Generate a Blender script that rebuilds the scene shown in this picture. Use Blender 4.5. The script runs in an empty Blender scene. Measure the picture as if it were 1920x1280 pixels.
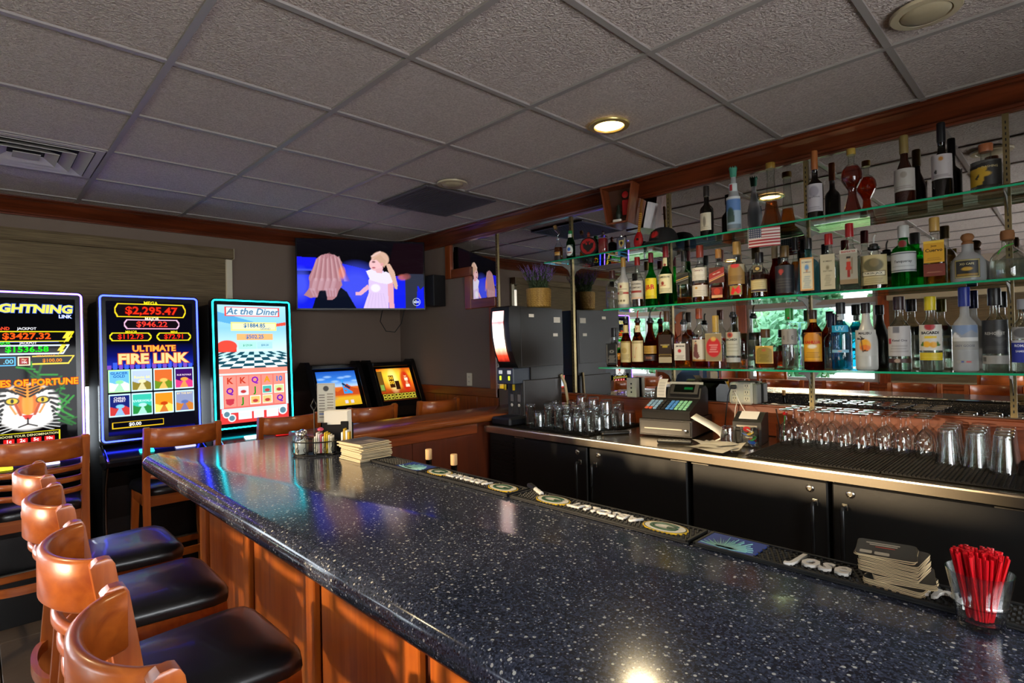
import bpy, math, random
import numpy as np
from mathutils import Vector, Matrix, Euler
random.seed(7)
SC = bpy.context.scene
COL = SC.collection
PI = math.pi

# ------------------------------------------------------------------ camera
CAM_H = 1.53
F_PX, YAW, PITCH, ROLL = 1035.1255, 0.797657, 0.0081088, -0.0226533
_fw = Vector((-math.sin(YAW)*math.cos(PITCH), math.cos(YAW)*math.cos(PITCH), math.sin(PITCH)))
_rt0 = Vector((math.cos(YAW), math.sin(YAW), 0))
_up0 = _rt0.cross(_fw)
_rt = _rt0*math.cos(ROLL) + _up0*math.sin(ROLL)
_up = -_rt0*math.sin(ROLL) + _up0*math.cos(ROLL)
cd = bpy.data.cameras.new('camera')
cd.sensor_width = 36.0
cd.lens = F_PX/1920*36.0
cd.clip_start = 0.02
cam = bpy.data.objects.new('camera', cd)
COL.objects.link(cam)
cam.matrix_world = Matrix((( _rt.x, _up.x, -_fw.x, 0), (_rt.y, _up.y, -_fw.y, 0), (_rt.z, _up.z, -_fw.z, CAM_H), (0, 0, 0, 1)))
SC.camera = cam

# ------------------------------------------------------------------ world, sun, exposure
SC.view_settings.view_transform = 'Standard'
SC.view_settings.look = 'None'
SC.view_settings.gamma = 1.0
SC.view_settings.use_curve_mapping = False
SC.view_settings.exposure = 0.0
wd = bpy.data.worlds.new('sky')
SC.world = wd
wd.use_nodes = True
wd.node_tree.nodes['Background'].inputs[0].default_value = (0.80, 0.90, 1.0, 1)
wd.node_tree.nodes['Background'].inputs[1].default_value = 11.0
sd = bpy.data.lights.new('sun', 'SUN')
sd.energy = 8.0
sd.angle = math.radians(4)
sd.color = (1.0, 0.74, 0.44)
sun = bpy.data.objects.new('sun', sd)
COL.objects.link(sun)
sun.rotation_euler = Vector((0.304, 0.951, -0.145)).to_track_quat('-Z', 'Y').to_euler()
try:
    cy = SC.cycles
    cy.max_bounces = 12; cy.diffuse_bounces = 4; cy.glossy_bounces = 6; cy.transmission_bounces = 10
    cy.transparent_max_bounces = 40; cy.caustics_reflective = False; cy.caustics_refractive = False
    cy.sample_clamp_indirect = 6.0; cy.blur_glossy = 0.5
    cy.use_denoising = True
except Exception:
    pass

# sky portals on the dining side; added fill lamps outside invented right hand windows
def sky_or_fill_light(name, loc, rot, sx, sy, power, col, portal=False):
    ld = bpy.data.lights.new(name, 'AREA'); ld.shape = 'RECTANGLE'; ld.size = sx; ld.size_y = sy
    ld.energy = power; ld.color = col
    ld.cycles.is_portal = portal
    lo = bpy.data.objects.new(name, ld); COL.objects.link(lo); lo.location = loc; lo.rotation_euler = rot
sky_or_fill_light('window_portal', (-5.95, -3.19, 1.47), (PI/2, 0, 0), 1.2, 1.18, 1, (1, 1, 1), True)
sky_or_fill_light('window_portal', (-2.99, -3.19, 1.47), (PI/2, 0, 0), 1.86, 1.18, 1, (1, 1, 1), True)
sky_or_fill_light('window_portal', (-7.33, -1.9, 1.3), (PI/2, 0, -PI/2), 1.9, 1.6, 1, (1, 1, 1), True)
sky_or_fill_light('window_portal', (-5.12, .485, 1.06), (PI/2, 0, -PI/2), 2.07, .5, 1, (1, 1, 1), True)
sky_or_fill_light('window_daylight', (1.76, -1.625, 1.51), (PI/2, 0, PI/2), 1.75, 1.22, 36, (1.0, .90, .80))  # added fill lamps, brightening bar, back bar and stools from the right
sky_or_fill_light('window_daylight', (1.76, .525, 1.51), (PI/2, 0, PI/2), 1.75, 1.22, 36, (1.0, .90, .80))

# ------------------------------------------------------------------ helpers: colour and materials
def lin(c):
    if isinstance(c, str):
        c = c.lstrip('#'); c = tuple(int(c[i:i+2], 16)/255 for i in (0, 2, 4))
    return tuple((v/12.92 if v <= 0.04045 else ((v+0.055)/1.055)**2.4) for v in c[:3])
MATS = {}
def nodes_of(name):
    m = bpy.data.materials.new(name); m.use_nodes = True
    nt = m.node_tree
    return m, nt, nt.nodes['Principled BSDF'], nt.nodes['Material Output']
def P(name, col, rough=0.5, metal=0.0, spec=0.5, coat=0.0, emit=None, es=0.0, alpha=1.0, trans=0.0, ior=1.45, sheen=0.0, bump=None):
    if name in MATS: return MATS[name]
    m, nt, b, o = nodes_of(name)
    c = lin(col)
    b.inputs['Base Color'].default_value = (*c, 1)
    b.inputs['Roughness'].default_value = rough
    b.inputs['Metallic'].default_value = metal
    b.inputs['Specular IOR Level'].default_value = spec
    b.inputs['Coat Weight'].default_value = coat
    b.inputs['Coat Roughness'].default_value = 0.08
    b.inputs['Transmission Weight'].default_value = trans
    b.inputs['IOR'].default_value = ior
    if emit is not None:
        b.inputs['Emission Color'].default_value = (*lin(emit), 1); b.inputs['Emission Strength'].default_value = es
    if bump:
        sc, st, kind = bump
        tc = nt.nodes.new('ShaderNodeTexCoord')
        tx = nt.nodes.new('ShaderNodeTexNoise' if kind == 'noise' else 'ShaderNodeTexVoronoi')
        tx.inputs['Scale'].default_value = sc
        bp = nt.nodes.new('ShaderNodeBump'); bp.inputs['Strength'].default_value = st; bp.inputs['Distance'].default_value = 0.004
        nt.links.new(tc.outputs['Object'], tx.inputs['Vector'])
        nt.links.new(tx.outputs[0], bp.inputs['Height'])
        nt.links.new(bp.outputs[0], b.inputs['Normal'])
    MATS[name] = m
    return m
def E(name, col, s=1.0):
    """a lit surface (lamp, tube, screen ink)"""
    if name in MATS: return MATS[name]
    m, nt, b, o = nodes_of(name)
    e = nt.nodes.new('ShaderNodeEmission'); e.inputs[0].default_value = (*lin(col), 1); e.inputs[1].default_value = s
    nt.links.new(e.outputs[0], o.inputs[0])
    MATS[name] = m
    return m
def wood(name, c1, c2, rough=0.35, axis='X', scale=1.0, coat=0.3):
    if name in MATS: return MATS[name]
    m, nt, b, o = nodes_of(name)
    tc = nt.nodes.new('ShaderNodeTexCoord'); mp = nt.nodes.new('ShaderNodeMapping')
    s = {'X': (1.2, 14, 14), 'Y': (14, 1.2, 14), 'Z': (14, 14, 1.2)}[axis]
    mp.inputs['Scale'].default_value = tuple(v*scale for v in s)
    n1 = nt.nodes.new('ShaderNodeTexNoise'); n1.inputs['Scale'].default_value = 2.2; n1.inputs['Detail'].default_value = 5; n1.inputs['Distortion'].default_value = 0.7
    n2 = nt.nodes.new('ShaderNodeTexNoise'); n2.inputs['Scale'].default_value = 1.6; n2.inputs['Detail'].default_value = 2
    mx = nt.nodes.new('ShaderNodeMath'); mx.operation = 'MULTIPLY_ADD'; mx.inputs[1].default_value = 0.65
    ml = nt.nodes.new('ShaderNodeMath'); ml.operation = 'MULTIPLY'; ml.inputs[1].default_value = 0.35
    cr = nt.nodes.new('ShaderNodeValToRGB')
    cr.color_ramp.elements[0].position = 0.32; cr.color_ramp.elements[0].color = (*lin(c1), 1)
    cr.color_ramp.elements[1].position = 0.68; cr.color_ramp.elements[1].color = (*lin(c2), 1)
    L = nt.links.new
    L(tc.outputs['Object'], mp.inputs[0]); L(mp.outputs[0], n1.inputs['Vector']); L(tc.outputs['Object'], n2.inputs['Vector'])
    L(n2.outputs[0], ml.inputs[0]); L(n1.outputs[0], mx.inputs[0]); L(ml.outputs[0], mx.inputs[2])
    L(mx.outputs[0], cr.inputs[0]); L(cr.outputs[0], b.inputs['Base Color'])
    b.inputs['Roughness'].default_value = rough
    b.inputs['Coat Weight'].default_value = coat; b.inputs['Coat Roughness'].default_value = 0.15
    MATS[name] = m
    return m
def shell(name, tint='#ffffff', rough=0.02, boost=1.0, frost=0.0, edge=.35):
    """thin clear glass wall: see-through with a Fresnel reflection"""
    if name in MATS: return MATS[name]
    m, nt, b, o = nodes_of(name)
    t = nt.nodes.new('ShaderNodeBsdfTransparent'); t.inputs[0].default_value = (*lin(tint), 1)
    lw = nt.nodes.new('ShaderNodeLayerWeight'); lw.inputs[0].default_value = .5
    pw = nt.nodes.new('ShaderNodeMath'); pw.operation = 'POWER'; pw.inputs[1].default_value = 3.0
    em = nt.nodes.new('ShaderNodeMix'); em.data_type = 'RGBA'
    em.inputs[6].default_value = (*lin(tint), 1); em.inputs[7].default_value = (*[v*edge for v in lin(tint)], 1)
    nt.links.new(lw.outputs['Facing'], pw.inputs[0]); nt.links.new(pw.outputs[0], em.inputs[0]); nt.links.new(em.outputs[2], t.inputs[0])
    g = nt.nodes.new('ShaderNodeBsdfGlossy'); g.inputs['Roughness'].default_value = rough
    f = nt.nodes.new('ShaderNodeFresnel'); ge = nt.nodes.new('ShaderNodeNewGeometry')
    io = nt.nodes.new('ShaderNodeMath'); io.operation = 'MULTIPLY_ADD'; io.inputs[1].default_value = 1/1.5-1.5; io.inputs[2].default_value = 1.5
    nt.links.new(ge.outputs['Backfacing'], io.inputs[0]); nt.links.new(io.outputs[0], f.inputs[0])
    ml = nt.nodes.new('ShaderNodeMath'); ml.operation = 'MULTIPLY'; ml.inputs[1].default_value = boost; ml.use_clamp = True
    mx = nt.nodes.new('ShaderNodeMixShader')
    L = nt.links.new
    L(f.outputs[0], ml.inputs[0]); L(ml.outputs[0], mx.inputs[0])
    if frost > 0:
        d = nt.nodes.new('ShaderNodeBsdfTranslucent'); d.inputs[0].default_value = (0.8, 0.8, 0.8, 1)
        d2 = nt.nodes.new('ShaderNodeBsdfDiffuse'); d2.inputs[0].default_value = (0.75, 0.77, 0.78, 1)
        a = nt.nodes.new('ShaderNodeMixShader'); a.inputs[0].default_value = 0.5
        L(d.outputs[0], a.inputs[1]); L(d2.outputs[0], a.inputs[2])
        a2 = nt.nodes.new('ShaderNodeMixShader'); a2.inputs[0].default_value = frost
        L(t.outputs[0], a2.inputs[1]); L(a.outputs[0], a2.inputs[2]); L(a2.outputs[0], mx.inputs[1])
    else:
        L(t.outputs[0], mx.inputs[1])
    L(g.outputs[0], mx.inputs[2]); L(mx.outputs[0], o.inputs[0])
    MATS[name] = m
    return m
def liquid(name, col, ior=1.33):
    if name in MATS: return MATS[name]
    m, nt, b, o = nodes_of(name)
    c = lin(col)
    g = nt.nodes.new('ShaderNodeBsdfGlass'); g.inputs[0].default_value = (*c, 1); g.inputs['Roughness'].default_value = 0.0; g.inputs['IOR'].default_value = ior
    t = nt.nodes.new('ShaderNodeBsdfTransparent'); t.inputs[0].default_value = (*[v**.6 for v in c], 1)
    d = nt.nodes.new('ShaderNodeBsdfTranslucent'); d.inputs[0].default_value = (*c, 1)
    m1 = nt.nodes.new('ShaderNodeMixShader'); m1.inputs[0].default_value = .35
    m2 = nt.nodes.new('ShaderNodeMixShader'); m2.inputs[0].default_value = .22
    nt.links.new(t.outputs[0], m1.inputs[1]); nt.links.new(g.outputs[0], m1.inputs[2])
    nt.links.new(m1.outputs[0], m2.inputs[1]); nt.links.new(d.outputs[0], m2.inputs[2]); nt.links.new(m2.outputs[0], o.inputs[0])
    MATS[name] = m
    return m
def printed(name, emit=0.0, rough=0.5):
    """flat print: colours stored per point of the sheet"""
    if name in MATS: return MATS[name]
    m, nt, b, o = nodes_of(name)
    a = nt.nodes.new('ShaderNodeAttribute'); a.attribute_name = 'Col'
    if emit > 0:
        e = nt.nodes.new('ShaderNodeEmission'); e.inputs[1].default_value = emit
        g = nt.nodes.new('ShaderNodeBsdfGlossy'); g.inputs['Roughness'].default_value = 0.05
        fr = nt.nodes.new('ShaderNodeFresnel'); ad = nt.nodes.new('ShaderNodeMixShader')
        fm = nt.nodes.new('ShaderNodeMath'); fm.operation = 'MULTIPLY'; fm.inputs[1].default_value = .18; nt.links.new(fr.outputs[0], fm.inputs[0])
        nt.links.new(a.outputs[0], e.inputs[0]); nt.links.new(fm.outputs[0], ad.inputs[0])
        nt.links.new(e.outputs[0], ad.inputs[1]); nt.links.new(g.outputs[0], ad.inputs[2])
        nt.links.new(ad.outputs[0], o.inputs[0])
    else:
        nt.links.new(a.outputs[0], b.inputs['Base Color']); b.inputs['Roughness'].default_value = rough
    MATS[name] = m
    return m

# ------------------------------------------------------------------ helpers: geometry
class MB:
    """collects simple shapes into one mesh"""
    def __init__(s): s.v = []; s.f = []
    def add(s, vs, fs, M=None):
        o = len(s.v)
        for v in vs:
            s.v.append(tuple(M @ Vector(v)) if M is not None else tuple(v))
        s.f += [tuple(i+o for i in f) for f in fs]
        return s
    def box(s, x0, x1, y0, y1, z0, z1, M=None, c=0.0):
        if x0 > x1: x0, x1 = x1, x0
        if y0 > y1: y0, y1 = y1, y0
        if z0 > z1: z0, z1 = z1, z0
        if c <= 0:
            vs = [(x, y, z) for x in (x0, x1) for y in (y0, y1) for z in (z0, z1)]
            fs = [(0, 1, 3, 2), (4, 6, 7, 5), (0, 4, 5, 1), (2, 3, 7, 6), (0, 2, 6, 4), (1, 5, 7, 3)]
            return s.add(vs, fs, M)
        c = min(c, (x1-x0)*.49, (y1-y0)*.49, (z1-z0)*.49)
        ctr = ((x0+x1)/2, (y0+y1)/2, (z0+z1)/2); h = ((x1-x0)/2, (y1-y0)/2, (z1-z0)/2)
        vs = []; idx = {}
        for sx in (-1, 1):
            for sy in (-1, 1):
                for sz in (-1, 1):
                    sg = (sx, sy, sz)
                    for a in range(3):
                        p = [ctr[k]+sg[k]*(h[k]-(0 if k == a else c)) for k in range(3)]
                        idx[(sg, a)] = len(vs); vs.append(tuple(p))
        fs = []
        for a in range(3):
            b_, d_ = (a+1) % 3, (a+2) % 3
            for sa in (-1, 1):
                q = []
                for sb, sd_ in ((-1, -1), (1, -1), (1, 1), (-1, 1)):
                    g = [0, 0, 0]; g[a] = sa; g[b_] = sb; g[d_] = sd_
                    q.append(idx[(tuple(g), a)])
                fs.append(tuple(q if sa > 0 else q[::-1]))
        for a in range(3):
            b_, d_ = (a+1) % 3, (a+2) % 3
            for sb in (-1, 1):
                for sd_ in (-1, 1):
                    g0 = [0, 0, 0]; g0[b_] = sb; g0[d_] = sd_; g1 = list(g0); g0[a] = -1; g1[a] = 1
                    g0, g1 = tuple(g0), tuple(g1)
                    q = [idx[(g0, b_)], idx[(g1, b_)], idx[(g1, d_)], idx[(g0, d_)]]
                    fs.append(tuple(q if sb*sd_ < 0 else q[::-1]))
        for k in [(a, b, c_) for a in (-1, 1) for b in (-1, 1) for c_ in (-1, 1)]:
            t = [idx[(k, 0)], idx[(k, 1)], idx[(k, 2)]]
            fs.append(tuple(t if k[0]*k[1]*k[2] > 0 else t[::-1]))
        return s.add(vs, fs, M)
    def lathe(s, prof, n=20, M=None, cap0=True, cap1=True, sq=2.0, ky=1.0):
        """prof: (r, z) from bottom to top; sq > 2 makes the section a rounded square; ky squashes the depth"""
        vs = []; fs = []
        for r, z in prof:
            for i in range(n):
                a = 2*PI*(i+.5)/n; c_, s_ = math.cos(a), math.sin(a)
                k = 1.0 if sq == 2.0 else (abs(c_)**sq+abs(s_)**sq)**(-1/sq)
                vs.append((r*k*c_, r*k*s_*ky, z))
        for j in range(len(prof)-1):
            for i in range(n):
                i2 = (i+1) % n
                fs.append((j*n+i, j*n+i2, (j+1)*n+i2, (j+1)*n+i))
        if cap0: fs.append(tuple(range(n))[::-1])
        if cap1: fs.append(tuple((len(prof)-1)*n+i for i in range(n)))
        return s.add(vs, fs, M)
    def cyl(s, x, y, z0, z1, r, n=16, M=None, r2=None):
        T = Matrix.Translation((x, y, 0))
        if M is not None: T = M @ T
        return s.lathe([(r, z0), (r if r2 is None else r2, z1)], n, T)
    def tube(s, pts, r, n=8, M=None, closed=False, caps=True):
        pts = [Vector(p) for p in pts]
        vs = []; fs = []; m = len(pts); prev = None
        rr = r if isinstance(r, (list, tuple)) else [r]*m
        for i, p in enumerate(pts):
            a = pts[(i-1) % m] if (closed or i > 0) else p
            b = pts[(i+1) % m] if (closed or i < m-1) else p
            t = (b-a)
            if t.length < 1e-9: t = Vector((0, 0, 1))
            t.normalize()
            if prev is None:
                u = t.orthogonal().normalized()
            else:
                u = (prev - t*prev.dot(t))
                u = u.normalized() if u.length > 1e-6 else t.orthogonal().normalized()
            prev = u; w = t.cross(u)
            for k in range(n):
                an = 2*PI*k/n
                vs.append(tuple(p+(u*math.cos(an)+w*math.sin(an))*rr[i]))
        for i in range(m if closed else m-1):
            j = (i+1) % m
            for k in range(n):
                k2 = (k+1) % n
                fs.append((i*n+k, i*n+k2, j*n+k2, j*n+k))
        if caps and not closed:
            fs.append(tuple(range(n))[::-1]); fs.append(tuple((m-1)*n+k for k in range(n)))
        return s.add(vs, fs, M)
    def prism(s, poly, d0, d1, axis='y', M=None):
        """poly in the plane across axis ('y': (x,z), 'x': (y,z), 'z': (x,y))"""
        n = len(poly); vs = []
        for d in (d0, d1):
            for a, b in poly:
                vs.append({'y': (a, d, b), 'x': (d, a, b), 'z': (a, b, d)}[axis])
        fs = [tuple(range(n)), tuple(range(n, 2*n))[::-1]]
        for i in range(n):
            j = (i+1) % n
            fs.append((i, i+n, j+n, j))
        return s.add(vs, fs, M)
    def sweep(s, path, sec, M=None):
        """sec: closed section (across, up) swept along path of (x, y) at height z in path[2]"""
        vs = []; fs = []; n = len(sec); m = len(path)
        for i, p in enumerate(path):
            a = Vector(path[max(i-1, 0)][:2]); b = Vector(path[min(i+1, m-1)][:2])
            t = (b-a).normalized(); nr = Vector((t.y, -t.x))
            for u, w in sec:
                vs.append((p[0]+nr.x*u, p[1]+nr.y*u, (p[2] if len(p) > 2 else 0)+w))
        for i in range(m-1):
            for k in range(n):
                k2 = (k+1) % n
                fs.append((i*n+k, i*n+k2, (i+1)*n+k2, (i+1)*n+k))
        fs.append(tuple(range(n))[::-1]); fs.append(tuple((m-1)*n+k for k in range(n)))
        return s.add(vs, fs, M)
    def mesh(s, name, mat, smooth=None):
        me = bpy.data.meshes.new(name)
        me.from_pydata(s.v, [], s.f)
        me.validate(clean_customdata=False)
        me.update()
        if mat is not None: me.materials.append(mat)
        import bmesh
        bm = bmesh.new(); bm.from_mesh(me); bmesh.ops.recalc_face_normals(bm, faces=bm.faces); bm.to_mesh(me); bm.free()
        if smooth:
            me.shade_smooth()
            me.set_sharp_from_angle(angle=math.radians(smooth))
        return me
    def build(s, name, mat, parent=None, smooth=None, loc=None, rot=None):
        return obj(name, s.mesh(name, mat, smooth), parent, loc, rot)
def obj(name, me, parent=None, loc=None, rot=None):
    o = bpy.data.objects.new(name, me)
    COL.objects.link(o)
    if parent is not None: o.parent = parent
    if loc is not None: o.location = loc
    if rot is not None: o.rotation_euler = rot
    return o
def tag(o, label, cat, group=None):
    o['label'] = label; o['category'] = cat
    if group: o['group'] = group
    return o
def thing(name, label, cat, loc=(0, 0, 0), rz=0.0, group=None):
    o = bpy.data.objects.new(name, None); o.empty_display_size = 0.05
    COL.objects.link(o); o.location = loc; o.rotation_euler = (0, 0, math.radians(rz))
    return tag(o, label, cat, group)
def struct(name, o=None):
    if o is None:
        o = bpy.data.objects.new(name, None); o.empty_display_size = 0.05; COL.objects.link(o)
    o['kind'] = 'structure'
    return o
def copy_tree(src, loc, rz, label=None, parent=None):
    c = src.copy(); COL.objects.link(c); c.parent = parent
    if parent is None:
        c.location = loc; c.rotation_euler = (0, 0, math.radians(rz))
        if label: c['label'] = label
    for ch in src.children: copy_tree(ch, None, None, None, c)
    return c
FRONT = (PI/2, 0, 0)      # print facing local -y
TOP = (0, 0, 0)
_fonts = []
def txt(s, size, mat, parent, loc, rot=FRONT, align='CENTER', bend=None, sx=1.0, bold=0.0, depth=0.0, shear=0.0, name='lettering'):
    cu = bpy.data.curves.new(name, 'FONT')
    cu.body = s; cu.size = size; cu.align_x = align; cu.align_y = 'CENTER'
    cu.resolution_u = 2; cu.offset = bold*size; cu.extrude = depth; cu.shear = shear
    cu.materials.append(mat)
    o = bpy.data.objects.new(name, cu); COL.objects.link(o)
    o.parent = parent; o.location = loc; o.rotation_euler = rot; o.scale = (sx, 1, 1)
    _fonts.append((o, bend))
    return o
def finish_text():
    bpy.context.view_layer.update()
    dg = bpy.context.evaluated_depsgraph_get()
    for o, bend in _fonts:
        me = bpy.data.meshes.new_from_object(o.evaluated_get(dg))
        nm = o.name.split('.')[0]
        par, loc, rot, sc = o.parent, o.location.copy(), o.rotation_euler.copy(), o.scale.copy()
        # bake scale, and wrap round the bottle where asked
        n = len(me.vertices); a = np.empty(n*3, np.float32); me.vertices.foreach_get('co', a); a = a.reshape(-1, 3)
        a[:, 0] *= sc[0]
        if bend:
            th = a[:, 0]/bend
            z = a[:, 2]-bend
            a[:, 0] = np.sin(th)*(bend+a[:, 2]); a[:, 2] = np.cos(th)*(bend+a[:, 2])-bend
        me.vertices.foreach_set('co', a.ravel()); me.update()
        cu = o.data
        bpy.data.objects.remove(o); bpy.data.curves.remove(cu)
        me.name = nm
        q = obj(nm, me, par, loc, rot)

# ------------------------------------------------------------------ helpers: flat prints
class Art:
    """a sheet of colour, w x h metres, painted in 0..1 coordinates (x right, y up)"""
    def __init__(s, w, h, nx, ny, bg='#000000'):
        s.w, s.h, s.nx, s.ny = w, h, nx, ny
        X, Y = np.meshgrid(np.linspace(0, 1, nx), np.linspace(0, 1, ny))
        s.X, s.Y = X, Y
        s.C = np.empty((ny, nx, 3)); s.C[:] = lin(bg)
        s.px = 1.0/ny; s.asp = w/h
    def _mix(s, m, col):
        c = np.array(lin(col)) if not isinstance(col, np.ndarray) else col
        m = np.clip(m, 0, 1)[..., None]
        s.C = s.C*(1-m)+c*m
        return s
    def grad(s, stops, axis='y', box=None):
        t = s.Y if axis == 'y' else s.X
        if box:
            x0, x1, y0, y1 = box
            t = (s.Y-y0)/(y1-y0) if axis == 'y' else (s.X-x0)/(x1-x0)
        ps = [p for p, _ in stops]; cs = np.array([lin(c) for _, c in stops])
        c = np.stack([np.interp(t, ps, cs[:, k]) for k in range(3)], -1)
        m = np.ones_like(s.X) if not box else ((s.X >= x0) & (s.X <= x1) & (s.Y >= y0) & (s.Y <= y1)).astype(float)
        return s._mix(m, c)
    def rect(s, x0, x1, y0, y1, col, a=1.0):
        return s._mix(((s.X >= x0) & (s.X <= x1) & (s.Y >= y0) & (s.Y <= y1))*a, col)
    def frame(s, x0, x1, y0, y1, t, col):
        tx = t/s.asp
        m = ((s.X >= x0) & (s.X <= x1) & (s.Y >= y0) & (s.Y <= y1)) & ~((s.X >= x0+tx) & (s.X <= x1-tx) & (s.Y >= y0+t) & (s.Y <= y1-t))
        return s._mix(m.astype(float), col)
    def ell(s, cx, cy, rx, ry, col, a=1.0, soft=0.0, rot=0.0):
        dx, dy = (s.X-cx)*s.asp, (s.Y-cy)
        c_, s_ = math.cos(rot), math.sin(rot)
        u = (dx*c_+dy*s_)/(rx*s.asp); v = (-dx*s_+dy*c_)/ry
        d = np.sqrt(u*u+v*v)-1
        e = max(soft, 1.2*s.px/max(min(rx*s.asp, ry), 1e-3))
        return s._mix(np.clip(0.5-d/e, 0, 1)*a, col)
    def poly(s, pts, col, a=1.0):
        ins = np.zeros_like(s.X, bool); n = len(pts)
        for i in range(n):
            x1, y1 = pts[i]; x2, y2 = pts[(i+1) % n]
            if y1 == y2: continue
            c = (y1 > s.Y) != (y2 > s.Y)
            xi = (x2-x1)*(s.Y-y1)/(y2-y1)+x1
            ins ^= c & (s.X < xi)
        return s._mix(ins*a, col)
    def line(s, x0, y0, x1, y1, t, col, a=1.0):
        ax, ay = (x1-x0)*s.asp, y1-y0
        dx, dy = (s.X-x0)*s.asp, s.Y-y0
        h = np.clip((dx*ax+dy*ay)/max(ax*ax+ay*ay, 1e-9), 0, 1)
        d = np.hypot(dx-h*ax, dy-h*ay)
        return s._mix(np.clip((t-d)/(1.2*s.px)+.5, 0, 1)*a, col)
    def noise(s, amt, seed=0, k=12):
        r = np.random.RandomState(seed); g = r.rand(k+1, k+1)
        fx, fy = s.X*(k-.001), s.Y*(k-.001); ix, iy = fx.astype(int), fy.astype(int); fx -= ix; fy -= iy
        v = g[iy, ix]*(1-fx)*(1-fy)+g[iy, ix+1]*fx*(1-fy)+g[iy+1, ix]*(1-fx)*fy+g[iy+1, ix+1]*fx*fy
        s.C = s.C*(1+(v[..., None]-.5)*2*amt); return s
    def build(s, name, mat, parent, loc, rot=FRONT, bend=None, sag=0.0):
        """centre of the sheet at loc; bend = radius of a bottle it wraps"""
        nx, ny = s.nx, s.ny
        x = (s.X-.5)*s.w; y = (s.Y-.5)*s.h; z = np.zeros_like(x)
        if bend:
            th = x/bend; z = bend*(np.cos(th)-1); x = bend*np.sin(th)
        if sag: z = z+sag*(1-(2*s.Y-1)**2)
        co = np.stack([x, y, z], -1).reshape(-1, 3).astype(np.float32)
        i = np.arange((ny-1)*(nx-1)); r, c = i//(nx-1), i % (nx-1)
        q = np.stack([r*nx+c, r*nx+c+1, (r+1)*nx+c+1, (r+1)*nx+c], -1).astype(np.int32)
        me = bpy.data.meshes.new(name)
        me.vertices.add(len(co)); me.vertices.foreach_set('co', co.ravel())
        me.loops.add(q.size); me.loops.foreach_set('vertex_index', q.ravel())
        me.polygons.add(len(q)); me.polygons.foreach_set('loop_start', np.arange(0, q.size, 4, dtype=np.int32))
        at = me.color_attributes.new('Col', 'FLOAT_COLOR', 'POINT')
        cc = np.ones((nx*ny, 4), np.float32); cc[:, :3] = np.clip(s.C, 0, 4).reshape(-1, 3)
        at.data.foreach_set('color', cc.ravel())
        me.update(calc_edges=True); me.validate()
        me.materials.append(mat)
        if bend or sag: me.shade_smooth()
        return obj(name, me, parent, loc, rot)
# ------------------------------------------------------------------ shared materials
CHERRY = wood('cherry', '#6e2c0e', '#a4501f', 0.33, 'Z')
CHERRY_X = wood('cherry_long', '#5f260d', '#8f431a', 0.33, 'X')
CHERRY_Y = wood('cherry_cross', '#5f260d', '#8f431a', 0.33, 'Y')
CROWN_X = wood('crown_long', '#3c1608', '#74331a', 0.3, 'X')
CROWN_Y = wood('crown_cross', '#3c1608', '#74331a', 0.3, 'Y')
PANEL = wood('bar_panel', '#94400c', '#cc7020', 0.38, 'Z', 0.8)
DARKWOOD = wood('rail_panel', '#431a0b', '#5e2812', 0.45, 'Z', 0.8, 0.1)
RAILTOP = wood('rail_top', '#6b3113', '#965224', 0.22, 'Y', 0.8, 0.5)
STOOL = wood('stool_wood', '#8f3f10', '#c06826', 0.34, 'Z', 1.0, 0.3)
STOOL_X = wood('stool_wood_rail', '#8f3f10', '#c06826', 0.34, 'X', 1.0, 0.3)
WALL = P('wall_paint', '#786659', 0.85, bump=(220, 0.25, 'noise'))
WALLB = P('wall_paint_far', '#a3927f', 0.85)
STEEL = P('brushed_steel', '#c9bda8', 0.24, 1.0)
CHROME = P('chrome', '#e6e6e6', 0.08, 1.0)
BLACK = P('black_plastic', '#121212', 0.35)
BLACKM = P('black_matte', '#0e0e0e', 0.7)
DGREY = P('dark_grey_plastic', '#2a2a2c', 0.4)
RUBBER = P('black_rubber', '#0c0c0c', 0.6)
WHITE = P('white_paper', '#e8e3d8', 0.7)
CREAM = P('cream_plastic', '#d8ccb0', 0.5)
BEIGE = P('beige_paint', '#b09a80', 0.6)
VINYL = P('black_vinyl', '#0d0f13', 0.30, coat=.25, spec=.6, bump=(900, 0.1, 'noise'))
ALU = P('aluminium', '#9c978c', 0.35, 1.0)
GLASS = shell('clear_glass')
def tile_mat():
    m, nt, b, o = nodes_of('ceiling_tile')
    L = nt.links.new
    tc = nt.nodes.new('ShaderNodeTexCoord'); n = nt.nodes.new('ShaderNodeTexNoise'); n.inputs['Scale'].default_value = 120; n.inputs['Detail'].default_value = 3
    cr = nt.nodes.new('ShaderNodeValToRGB')
    cr.color_ramp.elements[0].position = .40; cr.color_ramp.elements[0].color = (*lin('#b5a69f'), 1)
    cr.color_ramp.elements[1].position = .60; cr.color_ramp.elements[1].color = (*lin('#cabbb3'), 1)
    bp = nt.nodes.new('ShaderNodeBump'); bp.inputs['Strength'].default_value = 1.0; bp.inputs['Distance'].default_value = .012
    L(tc.outputs['Object'], n.inputs['Vector']); L(n.outputs[0], cr.inputs[0]); L(cr.outputs[0], b.inputs['Base Color']); L(n.outputs[0], bp.inputs['Height']); L(bp.outputs[0], b.inputs['Normal'])
    b.inputs['Roughness'].default_value = .95
    return m
TILE = tile_mat()
TBAR = P('ceiling_bar', '#938b87', 0.45)
SCREEN = printed('lit_screen', 1.4)
PRINT = printed('ink_print', 0.0, 0.5)

ZC = 2.593
XW, YB, YF, XR, XA = -4.99, 3.22, -3.06, 1.6, -7.2
GX0, GXS, GY0, GYS = -2.2905, 0.6096, -0.1069, 0.6303
YJ = -.68        # where the slot wall ends and the dining side widens

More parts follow.
